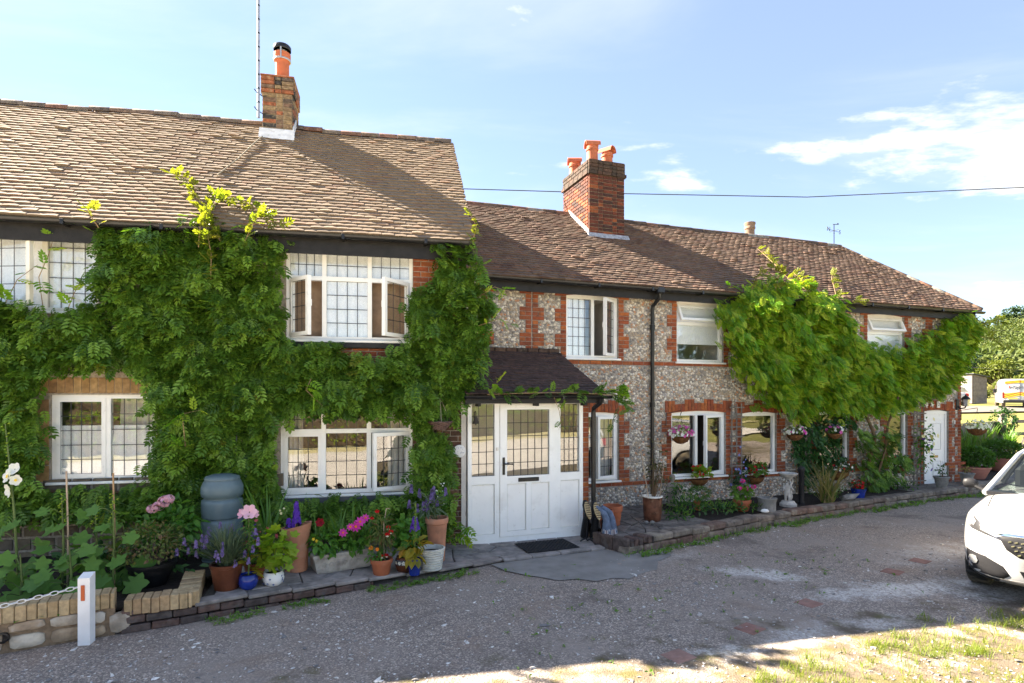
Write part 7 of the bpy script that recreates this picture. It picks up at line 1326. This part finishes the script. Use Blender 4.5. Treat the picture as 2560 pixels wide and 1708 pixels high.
    for s in (0, 4):
        sg = 1 if s == 0 else -1; base = lambda xb: (-xb, sg*.84, 1.02); MB().add([base(1.5), g(1, s), g(2, s), g(3, s), g(4, s), base(3.95)], [(0, 1, 2, 3, 4, 5)]).build('side_window', 'car_glass', t)
        MB().tube([(-1.17, sg*.80, 1.03), tuple(g(1, s)), tuple(g(2, s)), tuple(g(3, s)), tuple(g(4, s)), (-4.05, sg*.80, 1.0)], [.035, .03, .028, .028, .03, .03], 6).build('pillar', 'car_white', t, smooth=60); MB().tube([(-2.55, sg*.84, 1.02), tuple(g(2, s))], .03, 6).build('door_pillar', 'car_black', t)
        m = MB().lathe([(0, -.085), (.05, -.075), (.085, -.03), (.09, .03), (.07, .07), (0, .085)], 14, sx=.5, sy=.72).build('mirror', 'car_black', t, smooth=70); m.location = (-1.48, sg*1.0, 1.10); m.rotation_euler = (R(90*1), 0, 0); MB().tube([(-1.45, sg*.86, 1.03), (-1.47, sg*.95, 1.07)], .025, 7).build('mirror_arm', 'car_black', t)
        MB().box(-4.165, -4.02, sg*.70-.10, sg*.70+.10, .72, .93, .02).build('tail_lamp', 'tail_red', t)
        for xb in (.80, 3.42):
            w = MB(); w.lathe([(.20, -.10), (.31, -.105), (.33, -.085), (.335, 0), (.33, .085), (.31, .105), (.20, .10)], 32); w = w.build('tyre', 'tyre', t, smooth=40); w.location = (-xb, sg*.76, .335); w.rotation_euler = (R(90), 0, 0)
            rm = MB().lathe([(.21, .02), (.205, .09), (.16, .06), (.05, .075), (0, .08)], 20).build('rim', 'car_silver', t, smooth=40); rm.location = (-xb, sg*.76, .335); rm.rotation_euler = (R(-90*sg), 0, 0)
    for sg in (1, -1):
        pts = []
        for x in np.linspace(-.22, -1.14, 12): h = tree_.ray_cast(Vector((x, sg*(.60+.10*min(1, -x)), 2)), Vector((0, 0, -1)))[0]; pts.append((h.x, h.y, h.z+.0005))
        MB().tube(pts, .004, 5).build('bonnet_seam', 'car_black', t); MB().box(-2.5, -2.0, sg*.4-.24, sg*.4+.24, .7, 1.32, .06).build('seat', 'car_black', t)
    pts = [(hit(y, .815-.03*(1-abs(y)/.5)).x+.001, y, .815-.03*(1-abs(y)/.5)) for y in np.linspace(-.62, .62, 17)]; MB().tube(pts, .004, 5).build('bonnet_seam', 'car_black', t)
    for y0, y1 in ((.6, -.05), (.02, -.6)): MB().tube([(-1.28, y0, 1.095), (-1.34, (y0+y1)/2, 1.12), (-1.36, y1, 1.14)], .009, 5).build('wiper', 'car_black', t)
    MB().box(-3.9, -1.3, -.8, .8, .5, .95).build('interior', 'car_black', t); MB().box(-1.36, -1.14, -.78, .78, 1.02, 1.062).build('scuttle', 'car_black', t)
    return t
def copy_tree(o, parent=None):
    c = o.copy(); COL.objects.link(c); c.parent = parent
    for ch in list(o.children): copy_tree(ch, c)
    return c
car = car_model(); fx, fy = -.755, -.656
car.location = (5.52, 5.84, -.01); car.rotation_euler = (0, 0, math.atan2(fy, fx)); car['group'] = 'white cars'
c2 = copy_tree(car); c2.location = (33.7, 46.6, float(ground_h(35.5, 46))); c2.rotation_euler = (0, 0, R(75)); tag(c2, 'small white car seen from behind beside the far shed', 'car')
c3 = copy_tree(car); c3.location = (1.3, -4.6, .02); c3.rotation_euler = (0, 0, R(184)); tag(c3, 'white car parked across the lane, seen only reflected in the window glass', 'car')
def van():
    t = thing('service_van', 'white service van with red and yellow chevrons on its rear doors', 'van', (35.2, 40.2, float(ground_h(34, 40))+.0), 57)
    st = [(0, .86, .95), (.05, .93, .99), (2.6, .93, 1.0), (3.3, .90, .97), (4.05, .88, .60), (4.45, .78, .50), (4.5, .7, .45)]; V = []; F = []
    for x, w, top in st:
        zt = .30+1.68*top; zs = min(zt-.06, 1.1)
        full = [(w, .30), (w, .7), (w, zs), (w*.94, zt-.12), (w*.84, zt), (-w*.84, zt), (-w*.94, zt-.12), (-w, zs), (-w, .7), (-w, .30)]; V += [(x, y, z) for y, z in full]
    for i in range(len(st)-1):
        for j in range(10): F.append((i*10+j, i*10+(j+1) % 10, (i+1)*10+(j+1) % 10, (i+1)*10+j))
    F += [tuple(range(10))[::-1], tuple(60+j for j in range(10))]; MB().add(V, F).build('body', 'car_white', t, smooth=40)
    def stripe(y0, y1, z0, z1, n, sg):
        for k in range(n):
            za = z0+(z1-z0)*(k-1.5)/n; dz = (z1-z0)/n; A = [(y0, za), (y0, za+dz), (y1, za+dz+sg*.28), (y1, za+sg*.28)]; A = [(y, min(max(z, z0), z1)) for y, z in A]
            if abs(A[0][1]-A[1][1])+abs(A[2][1]-A[3][1]) > .02: MB().prism(A, 0, -.012-.001*(k % 2), -.003).build('chevron', 'hi_red' if k % 2 else 'hi_yellow', t)
    stripe(.84, .01, .62, 1.05, 7, 1); stripe(-.84, -.01, .62, 1.05, 7, 1); stripe(.80, .01, 1.62, 1.88, 5, .55); stripe(-.80, -.01, 1.62, 1.88, 5, .55)
    MB().box(-.02, -.002, -.004, .004, .35, 1.9).build('door_gap', 'car_black', t); MB().box(-.06, .1, -.9, .9, .30, .50, .03).build('rear_bumper', 'car_black', t); MB().box(-.015, -.005, .12, .64, .56, .66).build('number_plate', 'plate_yellow', t)
    for s in (1, -1):
        MB().box(-.02, .03, s*.90-.05, s*.90+.04, .62, 1.05, .01).build('tail_lamp', 'tail_red', t); MB().box(3.0, 3.06, s*1.0-.09, s*1.0+.09, 1.0, 1.3, .02).build('mirror', 'car_black', t); MB().box(2.5, 3.35, s*.935-.004, s*.935+.004, 1.05, 1.55).build('cab_window', 'car_glass', t)
        for x in (.75, 3.55): w = MB().lathe([(.18, -.1), (.30, -.1), (.32, -.07), (.32, .07), (.30, .1), (.18, .1)], 24).build('tyre', 'tyre', t, smooth=40); w.location = (x, s*.80, .32); w.rotation_euler = (R(90), 0, 0)
    x = text_mesh('lettering', 'Open', .30, 'slate_grey', t, .003); x.location = (-.012, .15, 1.40); x.rotation_euler = (R(90), 0, R(-90))
    pts = [(.10*math.cos(a), .10*math.sin(a)) for a in np.linspace(-1.5, 1.5, 9)]+[(.055*math.cos(a)-.012, .055*math.sin(a)) for a in np.linspace(1.4, -1.4, 9)]; o = MB().prism([(-p[0]+.62, p[1]+1.42) for p in pts], 0, -.014, -.004).build('logo', 'hi_red', t)
van()
# ---------------------------------------------------------------- yard and fields beyond
def shed():
    t = thing('timber_shed', 'small grey weatherboarded shed beside the far road', 'shed', (41.3, 52, float(ground_h(41, 52))), 20); W_, D_, H_ = 1.9, 2.2, 2.35
    MB().add([(0, 0, 0), (W_, 0, 0), (W_, D_, 0), (0, D_, 0), (0, 0, H_+.25), (W_, 0, H_), (W_, D_, H_), (0, D_, H_+.25)], [(0, 1, 5, 4), (1, 2, 6, 5), (2, 3, 7, 6), (3, 0, 4, 7), (4, 5, 6, 7)]).build('carcass', 'shed_wood', t)
    for k in range(15): z = k*.155; MB().box(.0, W_, -.03, -.002, z, z+.145, r=rng.random()).build('board', 'shed_wood', t)
    MB().add([(-.15, -.2, H_+.30), (W_+.15, -.2, H_+.02), (W_+.15, D_+.2, H_+.02), (-.15, D_+.2, H_+.30), (-.15, -.2, H_+.36), (W_+.15, -.2, H_+.08), (W_+.15, D_+.2, H_+.08), (-.15, D_+.2, H_+.36)], [(0, 1, 2, 3), (4, 7, 6, 5), (0, 4, 5, 1), (1, 5, 6, 2), (2, 6, 7, 3), (3, 7, 4, 0)]).build('roof', 'slate_grey', t); MB().box(-.06, 0, -.04, .02, 0, H_+.2).build('corner_post', 'black_timber', t)
shed()
t = thing('field_fence', 'low post and rail fence along the far field', 'fence', (40, 56, 0))
for k in range(9): x, y = k*2.2, k*.55; z = float(ground_h(40+x, 56+y)); MB().box(x-.06, x+.06, y-.06, y+.06, z-.1, z+1.0).build('post', 'grey_wood', t)
for q in (.35, .65, .92): MB().tube([(k*2.2, k*.55-.07, float(ground_h(40+k*2.2, 56+k*.55))+q) for k in range(9)], .045, 5).build('rail', 'grey_wood', t)
tree('round_tree', 'round pale green tree standing behind the shed', 62.5, 75, 5.6, (2.1, 2.1, 2.1), 'tree_leaf', 1500, .34, .2, lobes=10, low=.15); tree('field_tree', 'light green tree behind the van roof', 69.5, 76, 5.6, (2.4, 2.2, 2.4), 'tree_leaf', 1500, .34, .2, lobes=9, low=.15); tree('field_bush', 'low sunny bush between round tree and van', 58.5, 68, 3.2, (2.4, 1.6, 1.5), 'tree_leaf', 1100, .3, .12, lobes=7, low=.15); tree('dark_tree', 'dark tree left of the round tree', 72, 92, 7.5, (3.6, 3, 3.4), 'hill_dark', 1300, .5, .25, lobes=8, low=.2)
tree('dark_tree', 'dark hedge tree between round tree and hillside', 80, 96, 6.5, (3.4, 3, 2.8), 'hill_dark', 1200, .5, .25, lobes=8, low=.2); tree('field_bush', 'low bush by the far field fence left of the van', 46.5, 58, 1.6, (1.6, 1.0, .8), 'tree_leaf', 600, .22, .08, lobes=6, low=.1)
tree('skyline_tree', 'bare-topped tree on the skyline above the house corner', 195, 248, 15, (5.5, 5, 6), 'hill_leaf', 900, 1.1, .4, lobes=8); tree('skyline_tree', 'broad dark tree on the crest of the hill', 224, 258, 15, (8, 7, 6.5), 'hill_dark', 1400, 1.1, .5, lobes=9)
def wood():
    P = []; D = []; Rn = []
    for k in range(900):
        y = rng.uniform(95, 330); x = y*rng.uniform(.70, 1.15); z = float(ground_h(x, y)); r = rng.uniform(2.2, 4.6)*(.8+y/400); p, d = blob((x, y, z+r*.75), (r, r, r*.95), 95, .8, -.25); P.append(p); D.append(d); Rn.append(np.clip(rng.random()+rng.normal(0, .06, len(p)), 0, .999))
    P = np.concatenate(P); D = np.concatenate(D); Rn = np.concatenate(Rn); n = len(P); o = cloud('hillside_wood', 'hill_leaf', None, LEAF, P, leaf_frames(D, .2, .5, .5), rng.uniform(.7, 1.4, n), Rn, False); tag(o, 'wooded hillside rising behind the far field', 'woodland', kind='stuff')
wood()
w = thing('valley_wires', 'pair of thin wires strung across the far valley', 'wire', (30, 40, 4.2)); MB().tube([(0, 0, .0), (12, 6, -.2), (30, 12, .4)], .012, 4).build('wire', 'wire', w); MB().tube([(0, 0, 2.6), (12, 6, 2.9), (30, 12, 4.2)], .012, 4).build('wire', 'wire', w)
# ---------------------------------------------------------------- across the lane: seen in the window reflections
def hedge(x0, x1, y, h, d, n, label, mat='lime_leaf', size=.11):
    t = thing('hedge', label, 'hedge', ((x0+x1)/2, y, 0)); u = rng.uniform(-(x1-x0)/2, (x1-x0)/2, n); a = rng.uniform(-.6, math.pi+.6, n); q = rng.uniform(.8, 1.05, n); P = np.stack([u, d*np.cos(a)*q, h*.45+h*.55*np.sin(a)*q+.05*np.sin(u*2)], -1); k = P[:, 2] > 0; P = P[k]; D = np.stack([np.zeros(n), np.cos(a), np.sin(a)], -1)[k]
    foliage(t, mat, P, D, size, LEAF); MB().box(-(x1-x0)/2, (x1-x0)/2, -d*.5, d*.5, 0, h*.75).build('stems', 'bark', t)
hedge(-26, 26, -9.5, 1.5, .7, 9000, 'clipped bright hedge across the lane, reflected in the porch glass'); hedge(-26, 26, -19, 2.4, .9, 7000, 'taller hedge behind the clipped one, reflected in the glass', 'mid_leaf', .16)
for x, y, h, lb in ((-14, -30, 6, 'nearest'), (-4, -36, 6.2, 'tall middle'), (7, -33, 5.8, 'right-hand'), (16, -32, 5.6, 'far right'), (-22, -34, 6.2, 'far left'), (26, -36, 6.6, 'tallest and farthest right')): tree('lane_tree', lb+' tree across the lane seen only in the window reflections', x, y, h, (2.8, 2.6, 2.3), 'lane_tree_leaf', 2200, .30, .25, group='trees across the lane', lobes=10)
